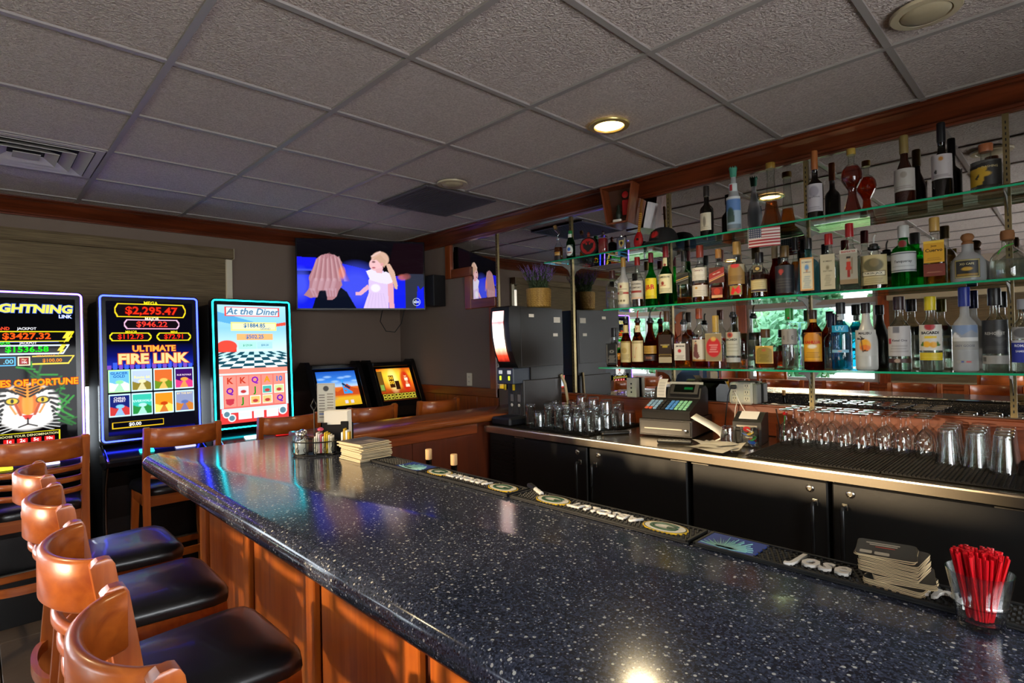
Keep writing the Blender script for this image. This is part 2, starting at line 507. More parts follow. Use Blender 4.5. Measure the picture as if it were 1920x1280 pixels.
# ------------------------------------------------------------------ floor
fl = struct('floor', MB().box(XA, XR, YF, YB, -0.12, -0.012).build('floor', P('grout', '#241d18', 0.8)))
TILEF = P('floor_slate', '#5c4e42', 0.42, bump=(14, 0.5, 'noise'))
nx_, ny_ = 14, 10
tw, th = (XR-XA)/nx_, (YB-YF)/ny_
ft = MB().box(-tw/2+.003, tw/2-.003, -th/2+.003, th/2-.003, -0.012, 0.0, c=0.002).mesh('floor_tile', TILEF)
for i in range(nx_):
    for j in range(ny_):
        cx, cy_ = XA+(i+.5)*tw, YF+(j+.5)*th
        if cx < XW and cy_ > YJ: continue
        obj('floor_tile', ft, fl, (cx, cy_, 0))

# ------------------------------------------------------------------ ceiling: lay-in tiles on a grid of bars
ce = struct('ceiling', MB().box(XA, XR, YF, YB, ZC+0.022, ZC+0.12).build('ceiling', P('plenum', '#3a3634', 0.9)))
def in_room(x, y): return (x > XW or y < YJ)
cache = {}
DIFF_CELL = (-3, 0)
for i in range(-9, 8):
    for j in range(-6, 7):
        x0, x1 = GX0+i*GXS, GX0+(i+1)*GXS
        y0, y1 = GY0+j*GYS, GY0+(j+1)*GYS
        x0, x1 = max(x0, XA+.01), min(x1, XR-.01); y0, y1 = max(y0, YF+.01), min(y1, YB-.01)
        if y1 > YJ+.02 and x0 < XW and x1 > XW: x0 = XW+.005
        if x1-x0 < .03 or y1-y0 < .03 or not in_room((x0+x1)/2, (y0+y1)/2): continue
        if (i, j) == DIFF_CELL: continue
        k = (round(x1-x0, 3), round(y1-y0, 3))
        if k not in cache:
            a, b = k[0]/2-.009, k[1]/2-.009
            cache[k] = MB().box(-a, a, -b, b, 0.004, 0.02, c=0.003).mesh('ceiling_tile', TILE)
        obj('ceiling_tile', cache[k], ce, ((x0+x1)/2, (y0+y1)/2, ZC))
for i in range(-8, 7):
    x = GX0+i*GXS
    if XA < x < XR:
        y1 = YB-.005 if x > XW else YJ
        MB().box(x-.012, x+.012, YF+.005, y1, ZC-.004, ZC+.02).build('ceiling_bar', TBAR, ce)
for j in range(-5, 6):
    y = GY0+j*GYS
    if YF < y < YB:
        x0 = (XA if y < YJ else XW)+.005
        MB().box(x0, XR-.005, y-.012, y+.012, ZC-.005, ZC+.02).build('ceiling_bar', TBAR, ce)

# ------------------------------------------------------------------ walls
struct('wall_back', MB().box(XW-.1, XR+.1, YB+.005, YB+.14, -0.1, ZC+.1).build('wall_back', WALL))
FILL_WIN = [(-2.5, -.75), (-.35, 1.40)]; RZ = (.90, 2.12)  # right wall openings invented to let fill light in
wb = MB()
ys_ = [YF]+[v for p in FILL_WIN for v in p]+[YB]
for k in range(0, len(ys_), 2): wb.box(XR, XR+.12, ys_[k], ys_[k+1], -.1, ZC+.1)
for a, b in FILL_WIN: wb.box(XR, XR+.12, a, b, -.1, RZ[0]).box(XR, XR+.12, a, b, RZ[1], ZC+.1)
struct('wall_right', wb.build('wall_right', WALLB))
# slot wall with its window opening
SW = (-0.55, 1.52, 0.80, 2.30)     # y0, y1, z0, z1
wb = MB()
wb.box(XW-.12, XW, SW[1], YB+.14, -.1, ZC+.1).box(XW-.12, XW, YJ, SW[0], -.1, ZC+.1)
wb.box(XW-.12, XW, SW[0], SW[1], -.1, SW[2]).box(XW-.12, XW, SW[0], SW[1], SW[3], ZC+.1)
struct('wall_left', wb.build('wall_left', WALL))
# dining side wall behind the camera, seen in the mirror, with two clear windows and one shaded one
WIN = [(-6.55, -5.35), (-3.92, -2.06), (-1.85, 0.75)]
WZ = (0.88, 2.06)
wb = MB()
xs = [XA-.12]+[v for p in WIN for v in p]+[XR+.12]
for k in range(0, len(xs), 2): wb.box(xs[k], xs[k+1], YF-.12, YF, -.1, ZC+.1)
for a, b in WIN: wb.box(a, b, YF-.12, YF, -.1, WZ[0]).box(a, b, YF-.12, YF, WZ[1], ZC+.1)
struct('wall_front', wb.build('wall_front', WALLB))
AW = (-2.85, -.95, .50, 2.10)
struct('wall_alcove', MB().box(XA-.12, XA, YF, AW[0], -.1, ZC+.1).box(XA-.12, XA, AW[1], YJ, -.1, ZC+.1).box(XA-.12, XA, AW[0], AW[1], -.1, AW[2]).box(XA-.12, XA, AW[0], AW[1], AW[3], ZC+.1).box(XA-.12, XW, YJ, YJ+.12, -.1, ZC+.1).build('wall_alcove', WALLB))

# crown mouldings (stepped profile)
def crown_sec(sg=1):
    return [(0.0, 2.488), (0.022, 2.488), (0.026, 2.497), (0.034, 2.500), (0.040, 2.511), (0.050, 2.514), (0.070, 2.53), (0.098, 2.551), (0.118, 2.57), (0.134, 2.574), (0.142, 2.583), (0.15, 2.585), (0.15, ZC-.001), (0.0, ZC-.001)]
sec = crown_sec()
t1 = MB().prism([(YB-u, z) for u, z in sec], XW, XR, 'x').build('trim_1', CROWN_X); struct('trim_1', t1)
t2 = MB().prism([(XW+u, z) for u, z in sec], YJ, YB-.15, 'y').build('trim_2', CROWN_Y); struct('trim_2', t2)

# wainscot on the bar wall left of the mirror and behind the counter
wn = struct('trim_3')
wn.location = (0, 0, 0)
MB().box(XW+.002, -3.47, YB-.03, YB+.004, 1.089, 1.169, c=.006).build('wainscot_cap', CHERRY_X, wn)
MB().box(XW+.002, -3.47, YB-.014, YB+.004, 0.0, 0.10).build('wainscot_base', CHERRY_X, wn)
x = XW+.002
while x < -3.48:
    x2 = min(x+.31, -3.47)
    MB().box(x, x2-.003, YB-.012, YB+.004, 0.10, 1.089, c=.002).build('wainscot_panel', CHERRY, wn)
    x = x2
wl = struct('trim_4')
MB().box(XW-.002, XW+.028, 1.6, YB-.03, 1.089, 1.169, c=.006).build('wainscot_cap', CHERRY_Y, wl)
y = 1.6
while y < YB-.05:
    y2 = min(y+.4, YB-.03)
    MB().box(XW-.002, XW+.012, y, y2-.003, 0.0, 1.089, c=.002).build('wainscot_panel', CHERRY, wl)
    y = y2
# wainscot below the dining windows
wf = struct('trim_5')
MB().box(XA+.01, XR-.01, YF-.002, YF+.05, 0.80, 0.86, c=.006).build('wainscot_cap', CHERRY_X, wf)
x = XA+.01
while x < XR-.02:
    x2 = min(x+.62, XR-.01)
    MB().box(x, x2-.004, YF-.002, YF+.02, 0.0, 0.80, c=.003).build('wainscot_panel', CHERRY, wf)
    x = x2
for k, (a, b) in enumerate([(-4.12, -3.95), (-2.03, -1.88), (0.78, 0.93), (-5.3, -5.15)]):
    MB().box(a, b, YF-.002, YF+.035, 0.86, ZC-.002, c=.004).build('window_post', CHERRY, wf)

# windows of the dining side
FRAME = P('window_frame_white', '#b9bcb8', 0.5)
def window(name, x0, x1, y, z0, z1, muls):
    o = struct(name)
    t = .045
    m = MB().box(x0, x1, y-.07, y-.02, z0, z0+t).box(x0, x1, y-.07, y-.02, z1-t, z1)
    m.box(x0, x0+t, y-.07, y-.02, z0+t, z1-t).box(x1-t, x1, y-.07, y-.02, z0+t, z1-t)
    m.build('window_frame', FRAME, o)
    cuts = [x0+t]+list(muls)+[x1-t]
    for v in muls: MB().box(v-.015, v+.015, y-.065, y-.025, z0+t, z1-t).build('mullion', FRAME, o)
    for a, b in zip(cuts[:-1], cuts[1:]):
        MB().box(a, b, y-.048, y-.043, z0+t, z1-t).build('window_pane', GLASS, o)
    MB().box(x0-.02, x1+.02, y-.02, y+.075, z0-.03, z0, c=.004).build('window_sill', CHERRY_X, o)
    return o
window('window_1', WIN[0][0], WIN[0][1], YF, WZ[0], WZ[1], [-5.95])
window('window_2', WIN[1][0], WIN[1][1], YF, WZ[0], WZ[1], [-2.95])
window('window_3', WIN[2][0], WIN[2][1], YF, WZ[0], WZ[1], [-0.55])
o = struct('window_7'); t = .05
MB().box(XA-.08, XA-.03, AW[0], AW[1], AW[2], AW[2]+t).box(XA-.08, XA-.03, AW[0], AW[1], AW[3]-t, AW[3]).box(XA-.08, XA-.03, AW[0], AW[0]+t, AW[2]+t, AW[3]-t).box(XA-.08, XA-.03, AW[1]-t, AW[1], AW[2]+t, AW[3]-t).build('window_frame', FRAME, o)
MB().box(XA-.056, XA-.052, AW[0]+t, AW[1]-t, AW[2]+t, AW[3]-t).build('window_pane', GLASS, o)
for k, (a, b) in enumerate(FILL_WIN):  # frames and panes of the two added fill windows
    o = struct('window_%d' % (5+k)); t = .045
    MB().box(XR+.03, XR+.08, a, b, RZ[0], RZ[0]+t).box(XR+.03, XR+.08, a, b, RZ[1]-t, RZ[1]).box(XR+.03, XR+.08, a, a+t, RZ[0]+t, RZ[1]-t).box(XR+.03, XR+.08, b-t, b, RZ[0]+t, RZ[1]-t).box(XR+.03, XR+.08, (a+b)/2-.02, (a+b)/2+.02, RZ[0]+t, RZ[1]-t).build('window_frame', FRAME, o)
    for c, d in ((a+t, (a+b)/2-.02), ((a+b)/2+.02, b-t)): MB().box(XR+.052, XR+.056, c, d, RZ[0]+t, RZ[1]-t).build('window_pane', GLASS, o)
    MB().box(XR-.06, XR+.03, a-.02, b+.02, RZ[0]-.03, RZ[0], c=.004).build('window_sill', CHERRY_Y, o)
SHADE = P('shade_cloth', '#a08d68', 0.9)
def add_shade_tex(name, thin):
    m, nt, b, o = nodes_of(name)
    tc = nt.nodes.new('ShaderNodeTexCoord'); mp = nt.nodes.new('ShaderNodeMapping'); mp.inputs['Scale'].default_value = (3, 3, 120)
    n = nt.nodes.new('ShaderNodeTexNoise'); n.inputs['Scale'].default_value = 1.5; n.inputs['Detail'].default_value = 3
    cr = nt.nodes.new('ShaderNodeValToRGB')
    cr.color_ramp.elements[0].position = .35; cr.color_ramp.elements[0].color = (*lin('#5f4f38'), 1)
    cr.color_ramp.elements[1].position = .65; cr.color_ramp.elements[1].color = (*lin('#7d6a4c'), 1)
    L = nt.links.new
    L(tc.outputs['Object'], mp.inputs[0]); L(mp.outputs[0], n.inputs['Vector']); L(n.outputs[0], cr.inputs[0]); L(cr.outputs[0], b.inputs['Base Color'])
    b.inputs['Roughness'].default_value = .9
    tr = nt.nodes.new('ShaderNodeBsdfTranslucent'); L(cr.outputs[0], tr.inputs[0])
    mx = nt.nodes.new('ShaderNodeMixShader'); mx.inputs[0].default_value = thin
    L(b.outputs[0], mx.inputs[1]); L(tr.outputs[0], mx.inputs[2]); L(mx.outputs[0], o.inputs[0])
    return m
WEAVE = add_shade_tex('roller_shade_weave', .05); WEAVE_THIN = add_shade_tex('roller_shade_thin', .45)
sh = thing('roller_shade', 'drawn beige roller shade filling the dining window reflected in the mirror', 'shade', (-0.55, YF+.045, 0.9))
MB().box(-1.34, 1.34, -.012, -.008, 0.0, 1.16).build('shade_cloth', WEAVE_THIN, sh)
MB().box(-1.36, 1.36, -.04, .045, 1.16, 1.26, c=.008).build('valance', P('shade_cassette', '#a89674', .7), sh)
MB().box(-1.34, 1.34, -.02, .0, -.02, 0.005, c=.003).build('hem_bar', P('shade_hem', '#8a7a5c', .6), sh)

# slot wall window with its own shade
w4 = struct('window_4')
m = MB()
y0, y1, z0, z1 = SW
for a in ((y0, y1, z0, z0+.05), (y0, y1, z1-.05, z1), (y0, y0+.05, z0, z1), (y1-.05, y1, z0, z1), ((y0+y1)/2-.025, (y0+y1)/2+.025, z0, z1)):
    m.box(XW-.08, XW-.03, *a)
m.build('window_frame', FRAME, w4)
for a, b in ((y0+.05, (y0+y1)/2-.025), ((y0+y1)/2+.025, y1-.05)):
    MB().box(XW-.056, XW-.052, a, b, z0+.05, z1-.05).build('window_pane', GLASS, w4)
MB().box(XW-.02, XW+.03, y1, y1+.05, z0-.04, z1+.02, c=.004).build('window_casing', P('casing_cream', '#d9cfb4', .5), w4)
MB().box(XW-.02, XW+.05, y0-.05, y1+.05, z0-.05, z0, c=.004).build('window_sill', P('casing_cream', '#d9cfb4', .5), w4)
sh = thing('roller_shade', 'tan woven roller shade lowered behind the upright slot machines', 'shade', (XW+.055, 0.485, 1.33))
MB().box(-.002, .002, -1.06, 1.02, 0.0, 0.98).build('shade_cloth', WEAVE, sh)
MB().prism([(-.045, .978), (.03, .978), (.042, .99), (.042, 1.04), (.03, 1.06), (-.045, 1.06)], -1.1, 1.075, 'y').build('valance', WEAVE, sh)
MB().box(-.008, .008, -1.06, 1.02, -.022, 0.004, c=.003).build('hem_bar', P('shade_hem', '#8a7a5c', .6), sh)
MB().box(-.045, .042, 1.075, 1.08, .975, 1.062).build('end_cap', P('shade_end', '#b5a888', .5), sh)

# outlet plate on the bar wall
o = thing('wall_outlet', 'white electrical outlet plate on the wall above the wainscot', 'outlet', (-3.861, YB, 1.236))
MB().box(-.036, .036, -.006, .004, -.058, .058, c=.003).build('cover_plate', CREAM, o)
for dz in (.021, -.021):
    r = MB().box(-.016, .016, -.009, -.005, dz-.014, dz+.014, c=.002).build('receptacle', CREAM, o)
    MB().box(-.008, -.005, -.0095, -.008, dz-.003, dz+.006).box(.005, .008, -.0095, -.008, dz-.003, dz+.006).build('slot_hole', BLACKM, r)

# ------------------------------------------------------------------ mirror with its stepped wooden frame
MIRROR = P('mirror_silver', '#d8d8d6', 0.0, 1.0)
mi = thing('bar_mirror', 'large wall mirror behind the bottle shelves, stepped at its left end', 'mirror', (0, YB-.002, 1.17))
pl = [(-3.47, 0), (XR-.01, 0), (XR-.01, 1.33), (-4.07, 1.33), (-4.07, 1.08), (-3.79, 1.08), (-3.79, .78), (-3.47, .78)]
MB().prism(pl, -.006, .004, 'y').build('mirror_glass', MIRROR, mi)
def fr(x0, x1, z0, z1):
    MB().box(x0, x1, -.026, .003, z0, z1, c=.006).build('frame_piece', CHERRY if z1-z0 > x1-x0 else CHERRY_X, mi)
fr(-4.155, -4.07, 1.0, 1.318); fr(-4.07, -3.79, .998, 1.083); fr(-3.875, -3.79, .70, .998); fr(-3.79, -3.47, .70, .785); fr(-3.555, -3.47, -.08, .70)

# ------------------------------------------------------------------ light fittings in the ceiling
def can(loc, label, lit):
    o = thing('recessed_light' if lit else 'ceiling_speaker', label, 'ceiling light' if lit else 'ceiling speaker', (*loc, ZC-.005))
    r = .098
    trim = [(r, 0.0), (r, -.006), (r*.97, -.010), (r*.74, -.012), (r*.70, -.006), (r*.68, .004)]
    MB().lathe(trim[::-1], 40, cap0=False, cap1=False).build('trim_ring', P('can_trim', '#b8a88a', 0.35) if not lit else P('can_trim_lit', '#c8b070', .25, .6), o, smooth=40)
    if lit:
        MB().lathe([(r*.70, -.004), (r*.5, .002), (.001, .003)], 32, cap0=False, cap1=False).build('lamp', E('can_lamp', '#ffd98a', 14.0), o, smooth=60)
        ld = bpy.data.lights.new('can_light', 'SPOT'); ld.energy = 60; ld.color = (1.0, .80, .48); ld.spot_size = math.radians(140); ld.spot_blend = .6; ld.shadow_soft_size = .06
        lo = bpy.data.objects.new('bulb_light', ld); COL.objects.link(lo); lo.parent = o; lo.location = (0, 0, -.03)
    else:
        MB().lathe([(r*.70, -.008), (r*.62, -.016), (r*.3, -.022), (.001, -.023)], 32, cap0=False, cap1=False).build('eyeball', P('can_eye', '#a39478', .45), o, smooth=60)
    return o
can((-1.56, 2.211), 'lit recessed ceiling light above the back counter', True)
can((-3.167, -.735), 'lit recessed ceiling light over the dining side, seen in the mirror', True)
can((-2.797, 2.223), 'small beige round ceiling fitting beside the dark return vent', False)
can((-0.323, 2.228), 'beige unlit round ceiling fitting cut by the top edge', False)

o = thing('ceiling_diffuser', 'square stepped metal air diffuser in the ceiling above the slot machines', 'vent', (GX0-2.5*GXS, GY0+.5*GYS, ZC))
VENT = P('diffuser_white', '#b3aca4', 0.4)
def ring(a, b, z0, z1, sl):
    m = MB()
    for k in range(4):
        R = Matrix.Rotation(k*PI/2, 4, 'Z')
        m.add([(-a, -a, z0), (a, -a, z0), (b, -b, z1), (-b, -b, z1), (-a, -a, z0+.003), (a, -a, z0+.003), (b, -b, z1+.003), (-b, -b, z1+.003)],
              [(0, 1, 2, 3), (4, 7, 6, 5), (0, 4, 5, 1), (2, 6, 7, 3), (1, 5, 6, 2), (0, 3, 7, 4)], R)
    return m
ring(.297, .262, -.006, -.006, 0).build('rim', VENT, o)
for k, (a, b, z0, z1) in enumerate([(.255, .205, -.012, .016), (.19, .14, -.014, .014), (.125, .075, -.016, .012)]):
    ring(a, b, z0, z1, 0).build('louvre', VENT, o)
MB().box(-.055, .055, -.055, .055, -.014, -.010, c=.002).build('centre_plate', VENT, o)
MB().box(-.29, .29, -.29, .29, .018, .021).build('duct_back', BLACKM, o)

o = thing('return_vent', 'dark grey square return air grille in the ceiling near the television', 'vent', (-3.215, 2.41, ZC-.006))
GR = P('return_grey', '#4e484c', .6)
MB().box(-.30, .30, -.31, -.285, -.012, -.0, c=.003).box(-.30, .30, .285, .31, -.012, 0, c=.003).box(-.30, -.275, -.285, .285, -.012, 0).box(.275, .30, -.285, .285, -.012, 0).build('vent_frame', GR, o)
MB().box(-.275, .275, -.285, .285, -.003, 0).build('vent_back', P('return_dark', '#2c282b', .8), o)
sl = MB().box(-.275, .275, -.004, .004, -.010, -.003).mesh('slat', GR)
for k in range(27): obj('slat', sl, o, (0, -.27+k*.0208, 0))

# ------------------------------------------------------------------ the bar
def laminate():
    m, nt, b, o = nodes_of('speckled_laminate')
    L = nt.links.new
    tc = nt.nodes.new('ShaderNodeTexCoord')
    col = None
    base = nt.nodes.new('ShaderNodeTexNoise'); base.inputs['Scale'].default_value = 190; base.inputs['Detail'].default_value = 2
    L(tc.outputs['Object'], base.inputs['Vector'])
    cr = nt.nodes.new('ShaderNodeValToRGB')
    cr.color_ramp.elements[0].position = .38; cr.color_ramp.elements[0].color = (*lin('#1b1f2a'), 1)
    cr.color_ramp.elements[1].position = .66; cr.color_ramp.elements[1].color = (*lin('#3d4354'), 1)
    L(base.outputs[0], cr.inputs[0]); col = cr.outputs[0]
    for sc, pick, thr, tone in ((170, .26, .30, '#8d8f92'), (88, .24, .28, '#b0b0a8'), (300, .3, .40, '#4c5262')):
        v = nt.nodes.new('ShaderNodeTexVoronoi'); v.inputs['Scale'].default_value = sc; v.inputs['Randomness'].default_value = 1.0
        L(tc.outputs['Object'], v.inputs['Vector'])
        lt = nt.nodes.new('ShaderNodeMath'); lt.operation = 'LESS_THAN'; lt.inputs[1].default_value = thr
        L(v.outputs['Distance'], lt.inputs[0])
        sep = nt.nodes.new('ShaderNodeSeparateColor'); L(v.outputs['Color'], sep.inputs[0])
        pk = nt.nodes.new('ShaderNodeMath'); pk.operation = 'LESS_THAN'; pk.inputs[1].default_value = pick
        L(sep.outputs[0], pk.inputs[0])
        mu = nt.nodes.new('ShaderNodeMath'); mu.operation = 'MULTIPLY'; L(lt.outputs[0], mu.inputs[0]); L(pk.outputs[0], mu.inputs[1])
        mx = nt.nodes.new('ShaderNodeMix'); mx.data_type = 'RGBA'
        L(mu.outputs[0], mx.inputs[0]); L(col, mx.inputs[6]); mx.inputs[7].default_value = (*lin(tone), 1)
        col = mx.outputs[2]
    L(col, b.inputs['Base Color'])
    b.inputs['Roughness'].default_value = 0.13
    b.inputs['Specular IOR Level'].default_value = 0.5
    return m
LAM = laminate()
BAR_Z, BX0, BX1, BY0, BY1 = 1.05, -3.165, 1.15, 0.562, 1.335
bar = thing('bar_counter', 'long bar counter with speckled dark blue top and orange wood front', 'bar counter', (0, 0, 0))
def bar_top():
    r, R = .04, .09
    rings = []
    for k in range(13):
        ph = -PI/2+PI*k/12
        off = r*(1-math.cos(ph)); z = BAR_Z-r+r*math.sin(ph)
        x0, y0 = BX0+off, BY0+off
        rr = R-off
        ring = [(BX1, y0, z)]
        for j in range(9):
            a = -PI/2-PI/2*j/8
            ring.append((x0+rr+rr*math.cos(a), y0+rr+rr*math.sin(a), z))
        ring.append((x0, BY1, z)); ring.append((BX1, BY1, z))
        rings.append(ring)
    n = len(rings[0]); m = MB()
    vs = [v for g in rings for v in g]; fs = []
    for k in range(12):
        for i in range(n):
            j = (i+1) % n
            fs.append((k*n+i, k*n+j, (k+1)*n+j, (k+1)*n+i))
    fs.append(tuple(range(n))); fs.append(tuple(12*n+i for i in range(n)))
    m.add(vs, fs)
    return m
bar_top().build('bar_top', LAM, bar, smooth=50)
FY = 0.80
MB().box(-3.0, BX1, FY+.012, 1.335, 0.0, .968).build('bar_body', DARKWOOD, bar)
MB().box(-3.04, BX1, FY-.02, FY+.012, 0.0, .11, c=.004).build('kick_board', CHERRY_X, bar)
seams = [-3.04, -2.93, -2.345, -1.745, -1.15, -.555, .04, .63, 1.15]
for a, b in zip(seams[:-1], seams[1:]):
    if b-a < .2:
        MB().box(a, b-.012, FY-.012, FY+.012, .11, .968, c=.003).build('corner_post', PANEL, bar); continue
    MB().box(a+.016, b-.085, FY-.002, FY+.012, .11, .968, c=.002).build('front_panel', PANEL, bar)
    MB().box(b-.083, b-.017, FY-.012, FY+.012, .11, .968, c=.004).build('stile', PANEL, bar)
for a in (0.86, 1.04, 1.21):
    pass
MB().box(-3.035, -3.0, FY+.012, 1.21, .0, .968, c=.003).build('end_panel', PANEL, bar)

# ------------------------------------------------------------------ half wall with a wooden ledge joining bar and bar wall
hw = thing('half_wall', 'dark wood half wall with polished brown ledge closing the bar area', 'half wall', (-3.08, 0, 0))
MB().box(-.16, .19, 1.42, YB-.035, 0.0, 1.008).build('wall_body', DARKWOOD, hw)
MB().prism([(-.22, 1.01), (.215, 1.01), (.225, 1.018), (.228, 1.03), (.225, 1.042), (.215, 1.05), (-.22, 1.05), (-.23, 1.04), (-.23, 1.02)], 1.345, YB-.03, 'y').build('ledge', RAILTOP, hw, smooth=40)
MB().box(.19, .20, 1.42, 2.46, .94, 1.008, c=.003).build('apron', CHERRY_Y, hw)
for a, b in ((1.42, 1.93), (1.935, 2.45)):
    MB().box(.19, .197, a, b, 0.02, .938, c=.002).build('side_panel', DARKWOOD, hw)

# ------------------------------------------------------------------ stools
def stool_proto(label):
    s = thing('bar_stool', label, 'bar stool', (0, 0, 0), 0, 'ladder back bar stools')
    # cushion: rounded trapezoid
    n = 40; m = MB(); vs = []; fs = []
    def outline(k):
        pts = []
        for i in range(n):
            a = 2*PI*i/n; c_, s_ = math.cos(a), math.sin(a)
            e = (abs(c_)**8+abs(s_)**8)**(-.125)
            x, y = c_*e, s_*e
            wx = .205+.02*(-y)
            pts.append((x*wx*k, y*.205*k))
        return pts
    prof = [(.90, .690), (.985, .694), (1.0, .706), (.995, .722), (.965, .736), (.88, .746), (.6, .753), (.25, .756)]
    for k, z in prof:
        vs += [(x, y, z) for x, y in outline(k)]
    for j in range(len(prof)-1):
        for i in range(n):
            i2 = (i+1) % n; fs.append((j*n+i, j*n+i2, (j+1)*n+i2, (j+1)*n+i))
    fs.append(tuple(range(n))[::-1]); fs.append(tuple((len(prof)-1)*n+i for i in range(n)))
    m.add(vs, fs).build('seat_cushion', VINYL, s, smooth=60)
    a = MB()
    a.box(-.195, .195, -.185, -.162, .625, .692, c=.003).box(-.19, .19, .15, .172, .625, .692, c=.003)
    a.box(-.196, -.174, -.17, .16, .625, .692, c=.003).box(.174, .196, -.17, .16, .625, .692, c=.003)
    a.build('seat_apron', STOOL_X, s)
    for sx in (-1, 1):
        # front leg, tapered
        t = .020; b_ = .015; x, y = sx*.178, -.168; xb, yb = sx*.20, -.195
        v = [(x+i*t, y+j*t, .692) for i, j in ((-1, -1), (1, -1), (1, 1), (-1, 1))]+[(xb+i*b_, yb+j*b_, 0) for i, j in ((-1, -1), (1, -1), (1, 1), (-1, 1))]
        MB().add(v, [(0, 1, 2, 3), (7, 6, 5, 4), (0, 4, 5, 1), (1, 5, 6, 2), (2, 6, 7, 3), (3, 7, 4, 0)]).build('leg', STOOL, s)
        # rear post: floor to rounded top
        path = [(.255, 0.0), (.225, .25), (.205, .50), (.196, .66), (.198, .78), (.207, .90), (.220, 1.0), (.233, 1.09)]
        hw_ = .0165; vs = []; fs = []
        secs = []
        for q, (yy, zz) in enumerate(path):
            d = .021 if zz > .1 else .018
            xx = sx*(.20 if zz < .3 else .19)
            secs.append([(xx-hw_, yy-d, zz), (xx+hw_, yy-d, zz), (xx+hw_, yy+d, zz), (xx-hw_, yy+d, zz)])
        yy, zz = .2335, 1.098; secs.append([(sx*.19-hw_, yy-.016, zz+.002), (sx*.19+hw_, yy-.016, zz+.002), (sx*.19+hw_, yy+.016, zz-.002), (sx*.19-hw_, yy+.016, zz-.002)])
        yy, zz = .234, 1.104; secs.append([(sx*.19-hw_*.8, yy-.007, zz), (sx*.19+hw_*.8, yy-.007, zz), (sx*.19+hw_*.8, yy+.007, zz-.001), (sx*.19-hw_*.8, yy+.007, zz-.001)])
        for g in secs: vs += g
        for q in range(len(secs)-1):
            for i in range(4):
                j = (i+1) % 4; fs.append((q*4+i, q*4+j, q*4+4+j, q*4+4+i))
        fs.append((3, 2, 1, 0)); e = len(vs)-4; fs.append((e, e+1, e+2, e+3))
        MB().add(vs, fs).build('back_post', STOOL, s, smooth=35)
    def arc(bulge, y0, half, n=14):
        return [(half*(2*i/n-1), y0+bulge*(1-(2*i/n-1)**2)**.62, 0) for i in range(n+1)]
    def bent(z0, z1, y0, t, name, bulge=.088):
        p = [(x, y, z0) for x, y, _ in arc(bulge, y0, .176, 18)]
        h = z1-z0; c = min(.008, t*.45, h*.3)
        sec = [(-t/2, c), (-t/2+c, 0), (t/2-c, 0), (t/2, c), (t/2, h-c), (t/2-c, h), (-t/2+c, h), (-t/2, h-c)]
        MB().sweep(p, sec).build(name, STOOL_X, s, smooth=50)
    bent(.985, 1.098, .222, .024, 'top_rail')
    bent(.918, .948, .206, .022, 'back_slat', .082)
    bent(.858, .888, .200, .022, 'back_slat', .078)
    bent(.798, .828, .196, .022, 'back_slat', .074)
    st = MB().box(-.185, .185, -.192, -.170, .27, .312, c=.004); st.build('stretcher', STOOL_X, s)
    MB().box(-.17, .17, -.194, -.169, .312, .318).build('foot_plate', ALU, s)
    for sx in (-1, 1):
        MB().box(sx*.19-.010, sx*.19+.010, -.17, .215, .36, .398, c=.004).build('stretcher', STOOL, s)
    p = [(x, y, .33) for x, y, _ in arc(.045, .222, .185)]
    MB().sweep(p, [(-.01, 0), (.01, 0), (.01, .04), (-.01, .04)]).build('stretcher', STOOL_X, s, smooth=50)
    return s
st = stool_proto('nearest ladder back bar stool, cut off by the bottom edge of the picture')
spots = [(-1.07, .415, 180, None),
         (-1.640, .418, 181, 'second nearest bar stool along the bar, with its black seat in view'),
         (-2.225, .420, 179, 'third bar stool along the bar, blue light on its seat'),
         (-2.795, .420, 180, 'farthest of the four bar stools lined up along the bar'),
         (-.50, .42, 180, 'rightmost bar stool, seen only in the mirror behind the bottles'),
         (-4.02, .235, -88, 'bar stool facing the tiger slot machine at the left edge'),
         (-4.02, .905, -90, 'bar stool standing in front of the blue framed slot machine'),
         (-3.95, 1.53, -92, 'bar stool standing in front of the diner slot machine'),
         (-3.97, 2.16, -90, 'bar stool at the desert game console behind the half wall'),
         (-3.96, 2.77, -90, 'bar stool at the corner game console beside the bar wall')]
first = True
for x, y, rz, lb in spots:
    if first:
        st.location = (x, y, 0); st.rotation_euler = (0, 0, math.radians(rz)); first = False
    else:
        copy_tree(st, (x, y, 0), rz, lb)

# ------------------------------------------------------------------ back bar: two coolers under one steel top
BB_Y, BB_Z = 2.50, .993
top = thing('back_counter', 'stainless steel back counter top running under the mirror', 'counter', (0, 0, BB_Z))
MB().prism([(BB_Y, -.045), (BB_Y+.006, -.045), (BB_Y+.006, -.03), (YB-.035, -.03), (YB-.035, -.002), (BB_Y+.012, -.002), (BB_Y+.006, 0), (BB_Y+.001, -.004), (BB_Y, -.01)], -2.855, 1.0, 'x').build('steel_top', STEEL, top)
bs = thing('backsplash', 'reddish wood backsplash board between steel counter and mirror', 'backsplash', (0, YB-.035, BB_Z))
MB().box(-2.855, 1.0, 0.0, .03, 0.001, .165, c=.003).build('board', wood('backsplash_wood', '#6a2a10', '#9a4a22', .35, 'X'), bs)
MB().box(-2.855, 1.0, -.006, .028, .165, .174, c=.002).build('cap_strip', CHERRY_X, bs)
CB = P('cooler_black', '#0b0a09', .5, bump=(60, .08, 'noise'))
LOCK = P('lock_steel', '#b9b4a8', .25, 1.0)
